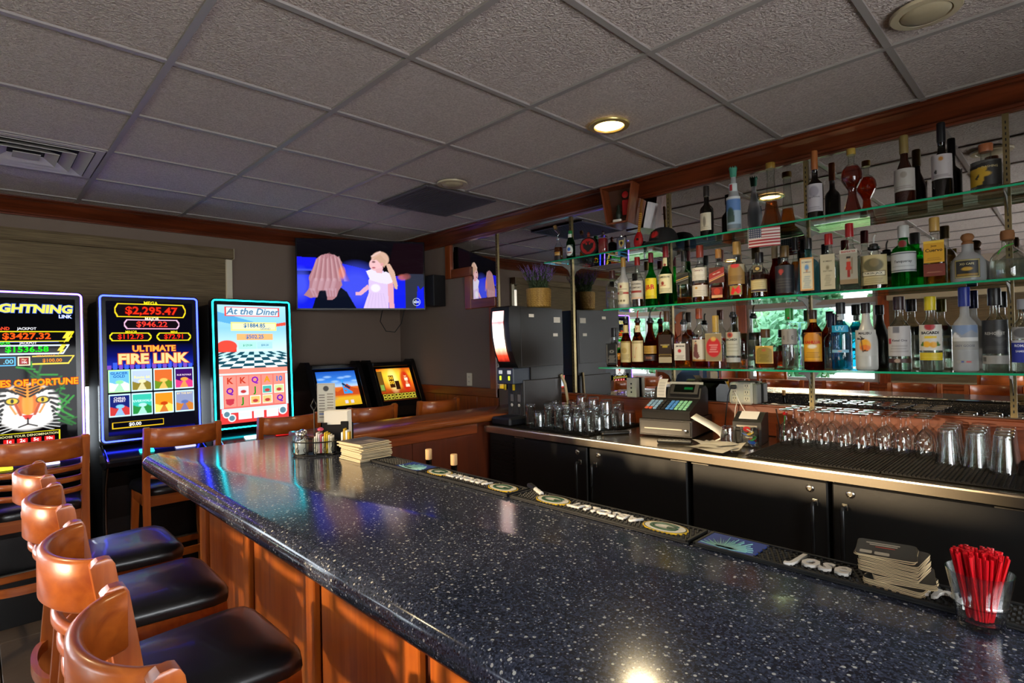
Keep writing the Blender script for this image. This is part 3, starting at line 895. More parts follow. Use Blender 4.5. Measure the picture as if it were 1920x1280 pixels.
def cooler(name, label, x0, x1, doors, grille):
    c = thing(name, label, 'cooler', ((x0+x1)/2, BB_Y+.035, 0))
    w2 = (x1-x0)/2
    MB().box(-w2, w2, .02, .62, .05, BB_Z-.046).build('cabinet', CB, c)
    MB().box(-w2, w2, .04, .62, 0, .05).build('plinth', BLACKM, c)
    if grille:
        g0, g1 = -w2+.012, -w2+grille
        MB().box(g0, g1, .0, .02, .08, BB_Z-.05, c=.003).build('vent_panel', CB, c)
        sl = MB().box(g0+.02, g1-.02, -.007, .001, -.004, .004).mesh('vent_slat', BLACK)
        for k in range(28): obj('vent_slat', sl, c, (0, 0, .16+k*.027))
    for a, b, hs in doors:
        a -= (x0+x1)/2; b -= (x0+x1)/2
        d = MB().box(a+.008, b-.008, -.025, .018, .09, BB_Z-.052, c=.006).build('door', CB, c)
        hx = (b-.055) if hs > 0 else (a+.055)
        h = MB().tube([(hx, -.027, .85), (hx, -.062, .85), (hx, -.066, .84), (hx, -.066, .61), (hx, -.062, .60), (hx, -.027, .60)], .009, 8)
        h.build('door_handle', P('handle_black', '#181818', .25), d, smooth=50)
        for zz in (.85, .60):
            MB().box(hx-.011, hx+.011, -.032, -.024, zz-.014, zz+.014, c=.002).build('handle_mount', LOCK, d)
        lx = (b-.075) if hs > 0 else (a+.075)
        lk = MB().lathe([(.016, 0), (.016, .004), (.013, .007), (.008, .008), (.008, .005), (.001, .005)], 20, Matrix.Translation((lx, -.025, .905)) @ Matrix.Rotation(PI/2, 4, 'X'), cap0=True, cap1=False)
        lk.build('door_lock', LOCK, d, smooth=40)
        hx2 = a+.05 if hs > 0 else b-.05
        MB().box(hx2-.045, hx2+.045, -.028, .018, BB_Z-.058, BB_Z-.05, c=.002).build('hinge', LOCK, c)
    return c
cooler('bottle_cooler', 'black two door cooler with side vent, left of the pair', -2.85, -1.348, [(-2.575, -1.972, 1), (-1.972, -1.352, -1)], .265)
cooler('bottle_cooler', 'black two door cooler on the right under the wine glasses', -1.342, 0.20, [(-1.34, -.725, 1), (-.725, -.12, -1)], 0)
# ------------------------------------------------------------------ shelf standards and glass shelves
STDX = [-.199, -1.0, -1.818, -2.63, -3.446]
SHZ = {'top': 2.137, 'mid': 1.759, 'low': 1.374}
BRASS = P('standard_brass', '#8c7c58', .35, .9)
for x, lb in zip(STDX, ['slotted metal shelf standard nearest the right edge', 'slotted metal shelf standard behind the brown coffee liqueur bottle', 'slotted metal shelf standard above the cash register',
                        'slotted metal shelf standard behind the potted plant', 'slotted metal shelf standard at the stepped end of the mirror']):
    o = thing('shelf_standard', lb, 'shelf standard', (x, YB-.008, 1.172), 0, 'mirror shelf standards')
    h = 1.314 if x > -3.4 else .79
    z0 = 0 if x > -3.4 else 0.527
    MB().box(-.011, .011, -.012, -.009, z0, z0+h).box(-.011, -.008, -.009, 0, z0, z0+h).box(.008, .011, -.009, 0, z0, z0+h).build('strip', BRASS, o)
    m = MB(); z = z0+.02
    while z < z0+h-.02:
        m.box(-.0022, .0022, -.0126, -.0115, z, z+.012); z += .025
    m.build('slot_row', BLACKM, o)
SHGLASS = shell('shelf_glass', '#d6ece2', .01, 1.0, edge=.75)
SHEDGE = P('shelf_edge_green', '#18a070', .08, spec=.6, emit=None)
SH_X1 = .62
for key, x0, lb in (('top', -2.72, 'top glass shelf with wine bottles and souvenirs'), ('mid', -2.20, 'middle glass shelf crowded with liquor bottles'), ('low', -2.25, 'lowest glass shelf just above the cash register')):
    z = SHZ[key]
    o = thing('glass_shelf', lb, 'shelf', (0, 3.0, z))
    MB().box(x0, SH_X1, .002, .198, -.0095, 0).build('glass_plate', SHGLASS, o)
    MB().box(x0, SH_X1, 0, .002, -.0095, 0).build('front_edge', SHEDGE, o)
    MB().box(x0, x0+.002, .002, .198, -.0095, 0).build('side_edge', SHEDGE, o)
    for sx in STDX[:4]:
        if sx < x0: continue
        MB().prism([(.19, -.012), (.02, -.012), (.02, -.022), (.10, -.030), (.16, -.055), (.19, -.095)], sx-.0015, sx+.0015, 'x').build('bracket', P('bracket_steel', '#5f5a52', .5, .3), o)

# ------------------------------------------------------------------ bottles
CLEARG = shell('bottle_glass', '#f4f8f5', .04, 1.9, edge=.3)
FROST = shell('bottle_frosted', '#ffffff', .25, .6, .62)
AMB = lambda c, n: liquid('liquid_'+n, c)
WINE_G = P('dark_wine_glass', '#080604', .06, spec=.6)
LQ = {'amber': AMB('#e8942c', 'amber'), 'dark': AMB('#a8500f', 'dark_amber'), 'red': AMB('#d4541a', 'red_amber'), 'gold': AMB('#eab83c', 'gold'), 'clear': AMB('#f2f7f2', 'clear'), 'blue': AMB('#30c4ee', 'blue'),
      'green': AMB('#34c850', 'green'), 'dgreen': AMB('#1f8a42', 'bottle_green'), 'paleblue': AMB('#a8e4f2', 'pale_blue'), 'brownglass': AMB('#94380e', 'brown_glass'), 'yellow': AMB('#c9b04a', 'pale_yellow'), 'rose': AMB('#9a4a30', 'rose')}
PROF = {   # (radius, height) as shares of body radius and of height without the cap
 'spirit': [(.86, 0), (.97, .012), (1, .03), (1, .60), (.97, .66), (.84, .72), (.60, .77), (.42, .81), (.36, .86), (.35, .97), (.39, .975), (.39, 1)],
 'tall': [(.88, 0), (.98, .012), (1, .03), (1, .52), (.96, .58), (.80, .66), (.56, .73), (.40, .80), (.35, .88), (.34, .97), (.38, .975), (.38, 1)],
 'wine': [(.90, 0), (.99, .015), (1, .03), (1, .60), (.97, .65), (.82, .70), (.55, .745), (.40, .78), (.36, .84), (.36, .96), (.40, .965), (.40, 1)],
 'burg': [(.90, 0), (.99, .015), (1, .03), (1, .46), (.93, .55), (.76, .65), (.55, .75), (.41, .82), (.37, .9), (.37, .97), (.41, .975), (.41, 1)],
 'short': [(.88, 0), (.98, .015), (1, .04), (1, .62), (.98, .68), (.86, .75), (.58, .80), (.40, .83), (.36, .88), (.36, 1)],
 'square': [(.92, 0), (1, .015), (1, .62), (.97, .66), (.80, .71), (.52, .755), (.38, .79), (.35, .86), (.35, 1)],
 'slope': [(.90, 0), (1, .015), (1, .46), (.92, .55), (.72, .66), (.50, .77), (.38, .86), (.34, .93), (.34, 1)],
 'squat': [(.80, 0), (.95, .02), (1, .10), (1, .46), (.94, .56), (.78, .66), (.52, .75), (.36, .80), (.33, .88), (.33, 1)],
 'crown': [(.62, 0), (.78, .02), (.88, .08), (1, .40), (.99, .52), (.86, .66), (.60, .76), (.36, .82), (.30, .86), (.30, 1)],
 'malibu': [(.84, 0), (.96, .02), (1, .08), (1, .48), (.94, .56), (.78, .65), (.58, .73), (.43, .80), (.37, .88), (.35, 1)],
 'kahlua': [(.86, 0), (.97, .012), (1, .04), (1, .56), (.98, .62), (.88, .70), (.68, .77), (.46, .83), (.36, .88), (.34, 1)],
 'beer': [(.90, 0), (1, .02), (1, .56), (.92, .64), (.66, .74), (.46, .84), (.40, .95), (.44, .96), (.44, 1)],
 'jug': [(.90, 0), (1, .02), (1, .60), (.97, .64), (.72, .68), (.38, .70), (.34, .74), (.34, 1)],
 'onion': [(.80, 0), (.95, .02), (.96, .2), (.99, .50), (.90, .62), (.70, .72), (.52, .80), (.40, .86), (.36, 1)],
}
def interp(prof, t):
    for (r0, z0), (r1, z1) in zip(prof[:-1], prof[1:]):
        if z0 <= t <= z1: return r0+(r1-r0)*(t-z0)/max(z1-z0, 1e-9)
    return prof[-1][0]
def bottle(label, shelf, x, h, r, prof='spirit', sq=2.0, ky=1.0, glass=None, solid=None, fill=None, cap=None, lab=(), y=None, rz=None, n=24, ridge=0, pour=None, name='liquor_bottle', group=None):
    z = SHZ[shelf]
    if shelf != 'top': h = min(h, .366)
    r *= 1.06
    y = (3.0+r*ky+.032) if y is None else y
    if rz is None: rz = 0.35*math.degrees(math.atan2(-x, y))
    o = thing(name, label, 'bottle', (x, y, z+.0005), rz, group or {'top': 'bottles on the top shelf', 'mid': 'bottles on the middle shelf', 'low': 'bottles on the lowest shelf'}[shelf])
    caph = cap[1] if cap else 0
    if pour: caph = pour[1]
    H = h-caph
    pr = [(a*r, b*H) for a, b in PROF[prof]]
    if sq > 2:
        PF = PROF[prof]; 
    def section(pr_):
        m = MB()
        if sq == 2.0: return m.lathe(pr_, n, ky=ky)
        # rounded square below the shoulder, round neck
        vs = []; fs = []
        for rr, zz in pr_:
            k = sq if rr > .55*r else 2.0
            kk = ky if rr > .55*r else 1.0
            for i in range(n):
                a = 2*PI*(i+.5)/n; c_, s_ = math.cos(a), math.sin(a)
                e = (abs(c_)**k+abs(s_)**k)**(-1/k)
                vs.append((rr*e*c_, rr*e*s_*kk, zz))
        for j in range(len(pr_)-1):
            for i in range(n):
                i2 = (i+1) % n; fs.append((j*n+i, j*n+i2, (j+1)*n+i2, (j+1)*n+i))
        fs.append(tuple(range(n))[::-1]); fs.append(tuple((len(pr_)-1)*n+i for i in range(n)))
        return m.add(vs, fs)
    if ridge:
        m = MB(); vs = []; fs = []; nn = 48
        fine = [(interp(PROF[prof], t)*r, t*H) for t in np.linspace(0, 1, 34)]
        for q, (rr, zz) in enumerate(fine):
            for i in range(nn):
                a = 2*PI*i/nn; e = 1+ridge*math.cos(12*a)+ridge*.6*math.cos(q*1.4)
                vs.append((rr*e*math.cos(a), rr*e*math.sin(a), zz))
        for j in range(len(fine)-1):
            for i in range(nn):
                i2 = (i+1) % nn; fs.append((j*nn+i, j*nn+i2, (j+1)*nn+i2, (j+1)*nn+i))
        fs.append(tuple(range(nn))[::-1]); fs.append(tuple((len(fine)-1)*nn+i for i in range(nn)))
        m.add(vs, fs).build('glass_body', solid or glass or CLEARG, o, smooth=60)
    else:
        section(pr).build('glass_body', solid or glass or CLEARG, o, smooth=50)
    if fill:
        fm, lv = fill
        top = lv*H; pf = [(a*r*.955, max(b*H, .006)) for a, b in PROF[prof] if b*H < top]
        pf = pf+[(interp(PROF[prof], lv)*r*.955, top)]
        section(pf).build('liquid', LQ[fm], o, smooth=50)
    rn = PROF[prof][-1][0]*r
    if cap:
        cc, ch, ck = (list(cap)+[1.12])[:3]
        cr_ = rn*ck
        cm = cc if not isinstance(cc, str) else P('cap_'+cc.strip('#'), cc, .35)
        MB().lathe([(cr_*.98, H-.012), (cr_, H-.010), (cr_, H+ch*.86), (cr_*.96, H+ch*.97), (cr_*.85, H+ch)], 18).build('cap', cm, o, smooth=40)
    if pour:
        pc, ph = pour
        MB().lathe([(rn*.9, H-.004), (rn*1.35, H), (rn*1.35, H+ph*.16), (rn*1.0, H+ph*.2), (rn*.95, H+ph*.34), (rn*.5, H+ph*.4)], 16).build('pourer_collar', BLACK, o, smooth=40)
        MB().tube([(0, 0, H+ph*.38), (0, 0, H+ph*.75), (.003, 0, H+ph*.9), (.008, 0, H+ph)], .0042, 8).build('pourer_spout', P('spout_'+pc.strip('#'), pc, .3), o, smooth=40)
    for L in lab:
        kind = L[0]
        z0, z1 = L[1]*h, L[2]*h
        flat = sq > 2
        zc = (z0+z1)/2
        rr = max(interp(PROF[prof], min(z/H, 1)) for z in (min(z0, H), min(zc, H)))*r
        if flat:
            rr_y = rr*ky*1.003+.0008; wid = L[3]*2*rr; bend = None
        else:
            rr_y = rr*ky+.0007; wid = L[3]*2*rr; bend = rr/ky+.0007
        if kind == 'lab':
            _, _, _, _, paint, texts = L
            A = Art(wid, z1-z0, 26, 34); paint(A)
            # cut a flat or wrapped sheet
            p = A.build('label', PRINT, o, (0, -rr_y, zc), FRONT, bend)
            for (s, sz, col, tx, ty, *rest) in texts:
                kw = rest[0] if rest else {}
                lx = tx*wid
                if bend:
                    th_ = lx/bend
                    loc = (bend*math.sin(th_), ty*(z1-z0), bend*(math.cos(th_)-1)+.0006)
                    rot = (0, th_, 0)
                else:
                    loc = (lx, ty*(z1-z0), .0006); rot = (0, 0, kw.get('tilt', 0))
                txt(s, sz, P('ink_'+col.strip('#'), col, .5), p, loc, rot, bend=bend, bold=kw.get('b', 0.01), sx=kw.get('sx', 1.0))
    return o
def solidc(c):
    return lambda A: A._mix(np.ones_like(A.X), c)
def paper(bg, *items):
    def f(A):
        A._mix(np.ones_like(A.X), bg)
        for it in items:
            k = it[0]
            if k == 'r': A.rect(*it[1:6])
            elif k == 'e': A.ell(*it[1:6])
            elif k == 'f': A.frame(*it[1:7])
            elif k == 'p': A.poly(it[1], it[2])
            elif k == 'l': A.line(*it[1:7])
    return f
def lines(col, y0, y1, n, x0=.15, x1=.85):
    return [('l', x0+.05*((i*7) % 3), y0+(y1-y0)*i/max(n-1, 1), x1-.05*((i*5) % 3), y0+(y1-y0)*i/max(n-1, 1), .012, col) for i in range(n)]

# --- top shelf
bottle('small amber bottle with bent glass neck and cork, leftmost on the top shelf', 'top', -2.632, .165, .030, 'beer', fill=('amber', .62), cap=None, lab=[('lab', .02, .42, .9, paper('#1c130c', ('r', .1, .9, .55, .95, '#c98a2a'), ('l', .15, .7, .85, .7, .03, '#f0e0b0')), [])])
o_ = bpy.context.scene.objects
bt = [o for o in COL.objects if o.name.startswith('liquor_bottle')][0]
MB().tube([(0, 0, .16), (-.008, 0, .185), (.012, 0, .205), (-.014, 0, .232), (-.02, 0, .245)], [.011, .010, .010, .011, .013], 10).build('bent_neck', CLEARG, bt, smooth=60)
MB().tube([(-.018, 0, .240), (-.028, 0, .264)], .014, 12).build('cork', P('cork', '#7a5a34', .8), bt, smooth=40)
bottle('green beer bottle with white oval label on the top shelf', 'top', -2.517, .205, .030, 'beer', solid=LQ['dgreen'], cap=('#1c7a3c', .012, 1.1), name='beer_bottle',
       lab=[('lab', .10, .50, 1.0, paper('#10301a', ('e', .5, .5, .46, .46, '#e8e6da'), ('e', .5, .6, .2, .16, '#3a6ab0'), ('l', .25, .3, .75, .3, .04, '#b03020')), []), ('lab', .76, .88, 1.0, paper('#e8e6da'), [])])
bottle('dark brown wine bottle with cream label beside the green topped bottle', 'top', -1.496, .298, .036, 'wine', solid=WINE_G, cap=('#1a120c', .05, 1.08), name='wine_bottle',
       lab=[('lab', .12, .46, .95, paper('#d8cdb2', ('e', .45, .5, .12, .3, '#8a8270'), *lines('#8a8270', .1, .2, 2)), []), ('lab', .79, .88, 1.1, paper('#c9bfa4'), [])])
tb = bottle('frosted bottle with teal crown stopper and painted blue scene on the top shelf', 'top', -1.335, .318, .037, 'slope', glass=FROST, cap=None,
       lab=[('lab', .06, .62, 1.3, paper('#9fb4c4', ('r', 0, 1, .55, .92, '#5a7fb5'), ('e', .4, .45, .2, .22, '#2e4a44'), ('r', .2, .6, .2, .4, '#3a5048'), ('r', 0, 1, 0, .15, '#6f7f8a'), ('r', 0, 1, .92, 1, '#d0d4d4')), []),
            ('lab', .72, .86, 1.2, paper('#c8d0d0', ('r', .2, .5, .1, .9, '#a02028')), [])])
m = MB().lathe([(.014, .312), (.017, .318), (.019, .345), (.022, .362)], 14)
for k in range(9):
    a = 2*PI*k/9; m.lathe([(.005, 0), (.001, .014)], 5, Matrix.Translation((.019*math.cos(a), .019*math.sin(a), .358)))
m.build('crown_stopper', P('verdigris', '#3f8a72', .6), tb)
PROF['tower'] = [(1, 0), (.97, .03), (.80, .12), (.62, .24), (.50, .36), (.42, .50), (.36, .66), (.31, .84), (.36, .90), (.33, .94), (.33, 1)]
bottle('ribbed tower shaped bottle of amber brandy with gold stopper', 'top', -1.140, .348, .056, 'tower', ridge=.035, fill=('amber', .42), cap=('#8a6a28', .02, 1.25))
bottle('dark red wine bottle with orange capsule and pale label', 'top', -.916, .348, .035, 'wine', solid=WINE_G, cap=('#9a5a2c', .085, 1.06), name='wine_bottle',
       lab=[('lab', .10, .50, 1.25, paper('#b5aeb2', ('e', .5, .72, .25, .2, '#8f8890'), *lines('#7a7478', .08, .15, 2)), [('AgroTirana', .012, '#2a2430', 0, 0.02)])])
PROF['globe'] = [(.80, 0), (.88, .02), (.72, .10), (.42, .28), (.38, .38), (.62, .45), (.98, .55), (1.0, .62), (.92, .70), (.60, .78), (.30, .81), (.28, .86), (.34, .97), (.36, 1)]
bottle('double globe decanter of red brandy with gilded neck', 'top', -.754, .316, .043, 'globe', fill=('red', .76), cap=('#a88a3a', .018, 1.2))
bottle('brown sloping wine bottle with cream label and gold capsule', 'top', -.540, .318, .038, 'burg', solid=P('brown_wine_glass', '#2a0f06', .06, spec=.6), cap=('#7d6a3c', .072, 1.08), name='wine_bottle',
       lab=[('lab', .18, .50, 1.35, paper('#a9a29a', ('e', .5, .72, .12, .14, '#8f867a'), *lines('#6a625a', .12, .2, 2)), [])])
bottle('tall black wine bottle with white label and small horse emblem', 'top', -.403, .335, .036, 'wine', solid=WINE_G, cap=('#0d0d12', .075, 1.06), name='wine_bottle',
       lab=[('lab', .24, .56, 1.3, paper('#b0a8a8', ('e', .5, .82, .09, .09, '#a8702a'), ('p', [(.2, .3), (.3, .45), (.35, .3), (.3, .2), (.24, .26)], '#15110f'), *lines('#6a6060', .1, .16, 2)), [])])
bb = bottle('short stout clear bottle with slanted black and gold label on the top shelf', 'top', -.257, .205, .050, 'jug', y=3.092, cap=('#9a5a38', .022, 1.35), fill=('clear', .35),
       lab=[('lab', .10, .62, 1.25, paper('#15110c', ('p', [(0, 0), (.42, .05), (.55, .75), (0, .7)], '#b8901c'), ('e', .48, .45, .16, .1, '#b8901c'), ('p', [(0, .8), (1, 1), (0, 1)], '#4a4844'), ('p', [(.2, .3), (.35, .5), (.3, .25)], '#15110c')), [('DASHING', .013, '#b9a878', .12, .22)])])

# --- middle shelf
bottle('cut crystal bottle with brown cap at the left end of the middle shelf', 'mid', -2.175, .262, .042, 'short', ridge=.03, fill=('clear', .3), cap=('#3a140e', .042, 1.2))
bottle('frosted white spirit bottle with gold cap and cream label', 'mid', -2.082, .335, .037, 'tall', glass=FROST, cap=('#a88038', .05, 1.1),
       lab=[('lab', .08, .50, 1.3, paper('#d5cdae', ('r', 0, 1, .48, .56, '#a02a22'), ('e', .45, .52, .16, .10, '#a89a80'), ('e', .45, .82, .08, .07, '#7a1a16'), ('e', .25, .16, .07, .05, '#5a4a20'), ('e', .45, .16, .07, .05, '#5a4a20'), ('e', .65, .16, .07, .05, '#5a4a20'), *lines('#6a6048', .70, .70, 1)), [])])
bottle('clear bottle of whiskey liqueur with black lettering and red cap', 'mid', -1.976, .325, .039, 'tall', fill=('rose', .30), cap=('#8a1a14', .042, 1.12),
       lab=[('lab', .16, .52, 1.3, paper('#b8b3a8', ('r', 0, .85, .34, .46, '#8a2218'), ('r', 0, 1, .02, .12, '#c9a890')), [('SOUTHERN', .014, '#1a1614', 0, .32, {'b': .03}), ('COMFORT', .014, '#1a1614', 0, .12, {'b': .03})])])
bottle('green whisky bottle with bright yellow label and red initials', 'mid', -1.874, .338, .036, 'tall', solid=LQ['green'], cap=('#6a1020', .05, 1.12),
       lab=[('lab', .14, .52, 1.3, paper('#d3bf1c', ('e', .4, .93, .1, .06, '#b09a14'), *lines('#8a7a10', .06, .12, 2)), [('J&B', .042, '#b81414', 0, .05, {'b': .035})])])
bottle('dark green whiskey bottle with cream label and maroon cap', 'mid', -1.772, .376, .040, 'tall', solid=LQ['dgreen'], cap=('#7a1214', .058, 1.1),
       lab=[('lab', .20, .52, 1.3, paper('#d6cfa6', ('e', .42, .52, .09, .1, '#8a2a1c'), ('l', .28, .4, .58, .4, .02, '#b04030'), *lines('#8a8264', .08, .24, 4)), [('JAMESON', .017, '#16140f', 0, .34, {'b': .03})]),
            ('lab', .66, .80, .8, paper('#cfc79a', ('e', .5, .15, .3, .15, '#8a2a1c')), [])])
bottle('square clear whisky bottle with slanted black label', 'mid', -1.648, .318, .036, 'square', sq=6, n=32, fill=('amber', .14), cap=('#0c0c0c', .05, 1.2),
       lab=[('lab', .36, .58, .98, paper('#0e0d0c', ('p', [(0, 0), (1, 0), (1, .32)], '#35352c'), ('p', [(0, 1), (0, .68), (1, 1)], '#35352c'), ('l', 0, .35, 1, .65, .03, '#b89a4a'), ('l', 0, .22, 1, .5, .015, '#b8b0a0')), [])])
bottle('blended scotch bottle with two white labels and red capsule', 'mid', -1.549, .340, .044, 'spirit', fill=('amber', .40), cap=('#7a2a18', .062, 1.15),
       lab=[('lab', .38, .60, 1.15, paper('#c9c4b8', *lines('#8a8478', .1, .4, 4)), [('Dewar\'s', .016, '#6a2430', 0, .28)]), ('lab', .10, .30, 1.3, paper('#c4bcae', ('e', .4, .75, .07, .09, '#c08a30'), *lines('#8a8070', .2, .5, 3)), [])])
bottle('square whisky bottle with slanted red label and gold cap', 'mid', -1.435, .300, .041, 'square', sq=6, n=32, fill=('red', .62), cap=('#9a6a34', .04, 1.15),
       lab=[('lab', .34, .64, .98, paper('#4a1408', ('p', [(0, .1), (1, .5), (1, 1), (0, .6)], '#8f1a16'), ('l', 0, .12, 1, .5, .03, '#c9a060'), ('l', 0, .22, 1, .6, .012, '#c9a0a0')), [('RED LABEL', .009, '#e8d8c8', 0, .12, {'tilt': .30})]), ('lab', .06, .26, .7, paper('#7a1a10', ('e', .5, .6, .3, .3, '#b03018'), ('r', 0, 1, 0, .25, '#c9a070')), [])])
bottle('big round liqueur bottle with bronze label, tall gold cap and red bow emblem', 'mid', -1.330, .328, .047, 'spirit', fill=('gold', .30), cap=('#a8854a', .062, 1.15),
       lab=[('lab', .26, .60, 1.1, paper('#8a6a34', ('p', [(0, .55), (0, 1), (.3, 1)], '#a8a088'), ('p', [(1, .55), (1, 1), (.7, 1)], '#a8a088'), ('e', .5, .93, .22, .12, '#c0282a'), *lines('#5a4018', .2, .4, 4)), []), ('lab', .08, .24, .7, paper('#8a7a3a', ('p', [(.1, .2), (.3, .9), (.5, .6), (.8, 1), (.95, .3), (.7, .1), (.5, .4), (.3, 0)], '#d01818')), [])])
bottle('cognac bottle with cream label, round neck seal and black cap', 'mid', -1.206, .250, .043, 'short', fill=('dark', .62), cap=('#141014', .045, 1.3),
       lab=[('lab', .13, .40, 1.1, paper('#b8a878', ('f', .03, .97, .05, .97, .05, '#7a6434'), ('r', .03, .97, .05, .2, '#2a1a30'), *lines('#8a7a50', .4, .7, 3)), []), ('lab', .56, .70, .55, paper('#6a6048', ('e', .5, .5, .4, .42, '#2a2018'), ('e', .5, .5, .22, .24, '#b89a50')), [])])
bottle('brown necked bottle with pale beige capsule standing behind the cognac', 'mid', -1.146, .297, .032, 'burg', y=3.135, solid=LQ['brownglass'], cap=('#9a8464', .07, 1.12))
bottle('spiced rum bottle with black label and red rose emblem', 'mid', -1.075, .268, .045, 'spirit', fill=('amber', .80), cap=('#5a4420', .05, 1.2),
       lab=[('lab', .06, .60, 1.3, paper('#15131a', ('e', .42, .78, .1, .08, '#a02a26'), ('p', [(.34, .74), (.5, .74), (.42, .62)], '#a02a26'), *lines('#4a4440', .2, .5, 4)), [])])
bottle('amber bottle with black and white topped cap beside the pale blue gin', 'mid', -1.045, .318, .026, 'tall', y=3.15, fill=('amber', .72), cap=('#121012', .06, 1.5))
bottle('square pale blue gin bottle with cream label and black cap', 'mid', -.958, .289, .041, 'square', sq=5, n=32, solid=LQ['paleblue'], cap=('#101010', .045, 1.2),
       lab=[('lab', .06, .64, .72, paper('#cfc8ac', ('f', .0, 1, .0, 1, .035, '#c08a50'), ('e', .5, .70, .16, .09, '#5a8ab8'), ('e', .5, .60, .06, .04, '#c07a30'), *lines('#6a8aa0', .1, .42, 6, .25, .75)), [('BOMBAY', .011, '#3a4a68', 0, .36), ('SAPPHIRE', .008, '#3a4a68', 0, .05)])])
bottle('square clear gin bottle with tall cream label and red cap', 'mid', -.862, .296, .040, 'square', sq=5, n=32, fill=('clear', .60), cap=('#a01818', .044, 1.25),
       lab=[('lab', .05, .64, .75, paper('#b9b094', ('e', .5, .62, .11, .06, '#7a7258'), *lines('#8a826a', .12, .40, 6, .3, .7)), [('BOMBAY', .010, '#4a4434', 0, .30), ('DRY GIN', .010, '#4a4434', 0, .02)])])
bottle('clear gin bottle with a red uniformed guard printed on its label', 'mid', -.770, .332, .041, 'square', sq=3.2, n=28, fill=('clear', .58), cap=('#9a1416', .055, 1.2),
       lab=[('lab', .10, .60, .86, paper('#9a9484', ('r', 0, 1, 0, .14, '#8a7456'), ('e', .5, .70, .07, .05, '#c0906a'), ('p', [(.40, .66), (.60, .66), (.66, .42), (.34, .42)], '#b02c18'), ('r', .42, .58, .20, .42, '#8a1c12'), ('r', .40, .60, .74, .80, '#201814'), ('l', .68, .3, .70, .75, .012, '#6a4a20'), ('r', 0, 1, .88, 1, '#c0bcae')), [('BEEFEATER', .0125, '#a01a1c', 0, .44, {'b': .02})])])
bottle('flask shaped amber liqueur bottle with carved shoulders and pictorial label', 'mid', -.672, .262, .050, 'onion', ky=.75, fill=('amber', .30), pour=('#9a9a94', .07), y=3.085,
       lab=[('lab', .08, .62, 1.15, paper('#b8a878', ('e', .5, .66, .36, .22, '#5a5434'), ('e', .55, .74, .16, .14, '#7a6a44'), ('r', .06, .94, .30, .46, '#e0d8bc'), ('f', .06, .94, .30, .46, .02, '#6a5a34'), *lines('#7a6a44', .06, .2, 3)), [('YUKON JACK', .0125, '#16120c', 0, -.12, {'b': .03})])])
bottle('bright green gin bottle with white label and red seal', 'mid', -.553, .285, .046, 'short', solid=LQ['green'], cap=('#b9b9b4', .045, 1.25),
       lab=[('lab', .24, .56, 1.35, paper('#b9bcbc', ('r', 0, 1, .90, .94, '#5a6064'), ('r', 0, 1, .06, .10, '#5a6064'), *lines('#7a8084', .28, .28, 1)), [('Tanqueray', .017, '#33383c', 0, .02)]), ('lab', .63, .75, .42, paper('#0f5a26', ('e', .5, .5, .45, .45, '#7a1414')), [])])
bottle('square gold tequila bottle with yellow label and gold cap', 'mid', -.437, .300, .040, 'square', sq=4, n=28, fill=('gold', .62), cap=('#b08a44', .05, 1.3),
       lab=[('lab', .32, .64, .86, paper('#d09a1c', ('r', 0, 1, .9, 1, '#e0b840'), *lines('#8a5a10', .12, .2, 2)), [('Jose', .012, '#2a1608', 0, .26), ('Cuervo', .020, '#1a0e06', 0, .06, {'b': .02})]), ('lab', .12, .30, .9, paper('#6e2a1c', *lines('#b07a60', .3, .35, 2)), [])])
bottle('squat frosted tequila coffee bottle with round cork stopper and black label', 'mid', -.325, .165, .058, 'squat', glass=FROST, cap=None, y=3.085,
       lab=[('lab', .10, .58, .75, paper('#14110e', ('f', .02, .98, .02, .98, .05, '#a89a60'), ('e', .5, .48, .2, .1, '#b8902c'), ('r', .1, .9, .12, .22, '#8a6a1c')), [('XO CAFE', .012, '#c9bc8a', 0, .24)])])
for nm, xx, hh in (('a', -.325, .165),):
    pass
sq1 = [o for o in COL.objects if o.get('label', '').startswith('squat frosted')][0]
CORK = P('cork_stopper', '#8a5a34', .75)
MB().lathe([(.012, .16), (.021, .166), (.021, .172), (.016, .178), (.022, .188), (.024, .198), (.018, .209), (.006, .213)], 18).build('cork_stopper', CORK, sq1, smooth=50)
sq2 = bottle('squat clear tequila bottle with wide cork stopper and green ribbon', 'mid', -.196, .165, .056, 'squat', fill=('clear', .5), cap=None, y=3.085)
MB().lathe([(.012, .16), (.023, .166), (.024, .190), (.021, .203), (.006, .207)], 18).build('cork_stopper', CORK, sq2, smooth=50)
MB().tube([(-.03, -.035, .105), (-.02, -.03, .125), (-.005, -.022, .138), (.018, -.012, .146)], .0025, 6).build('ribbon', P('ribbon_green', '#3aa02a', .5), sq2, smooth=50)

# --- lowest shelf
bottle('square black labelled whiskey bottle leftmost on the lowest shelf', 'low', -2.172, .262, .042, 'square', sq=5, n=32, fill=('dark', .22), cap=('#0c0a0a', .05, 1.2),
       lab=[('lab', .06, .60, .9, paper('#11100f', ('e', .5, .62, .3, .12, '#2a2826'), ('f', .06, .94, .04, .96, .012, '#8a867c'), ('e', .5, .62, .16, .06, '#b8b4a8'), ('e', .5, .62, .12, .045, '#11100f'), *lines('#8a867c', .12, .42, 6, .2, .8)), [])])
def pourb(*a, **k): return bottle(*a, **k)
bottle('slim brown whiskey bottle with long cream label and clear spout', 'low', -2.072, .362, .034, 'tall', solid=LQ['brownglass'], pour=('#b8b8a8', .075),
       lab=[('lab', .09, .47, 1.3, paper('#c2b078', ('r', 0, 1, .92, 1, '#8a7438'), ('e', .5, .55, .2, .14, '#a89050'), *lines('#7a6430', .15, .35, 4)), []), ('lab', .62, .76, 1.4, paper('#c2b078'), [])])
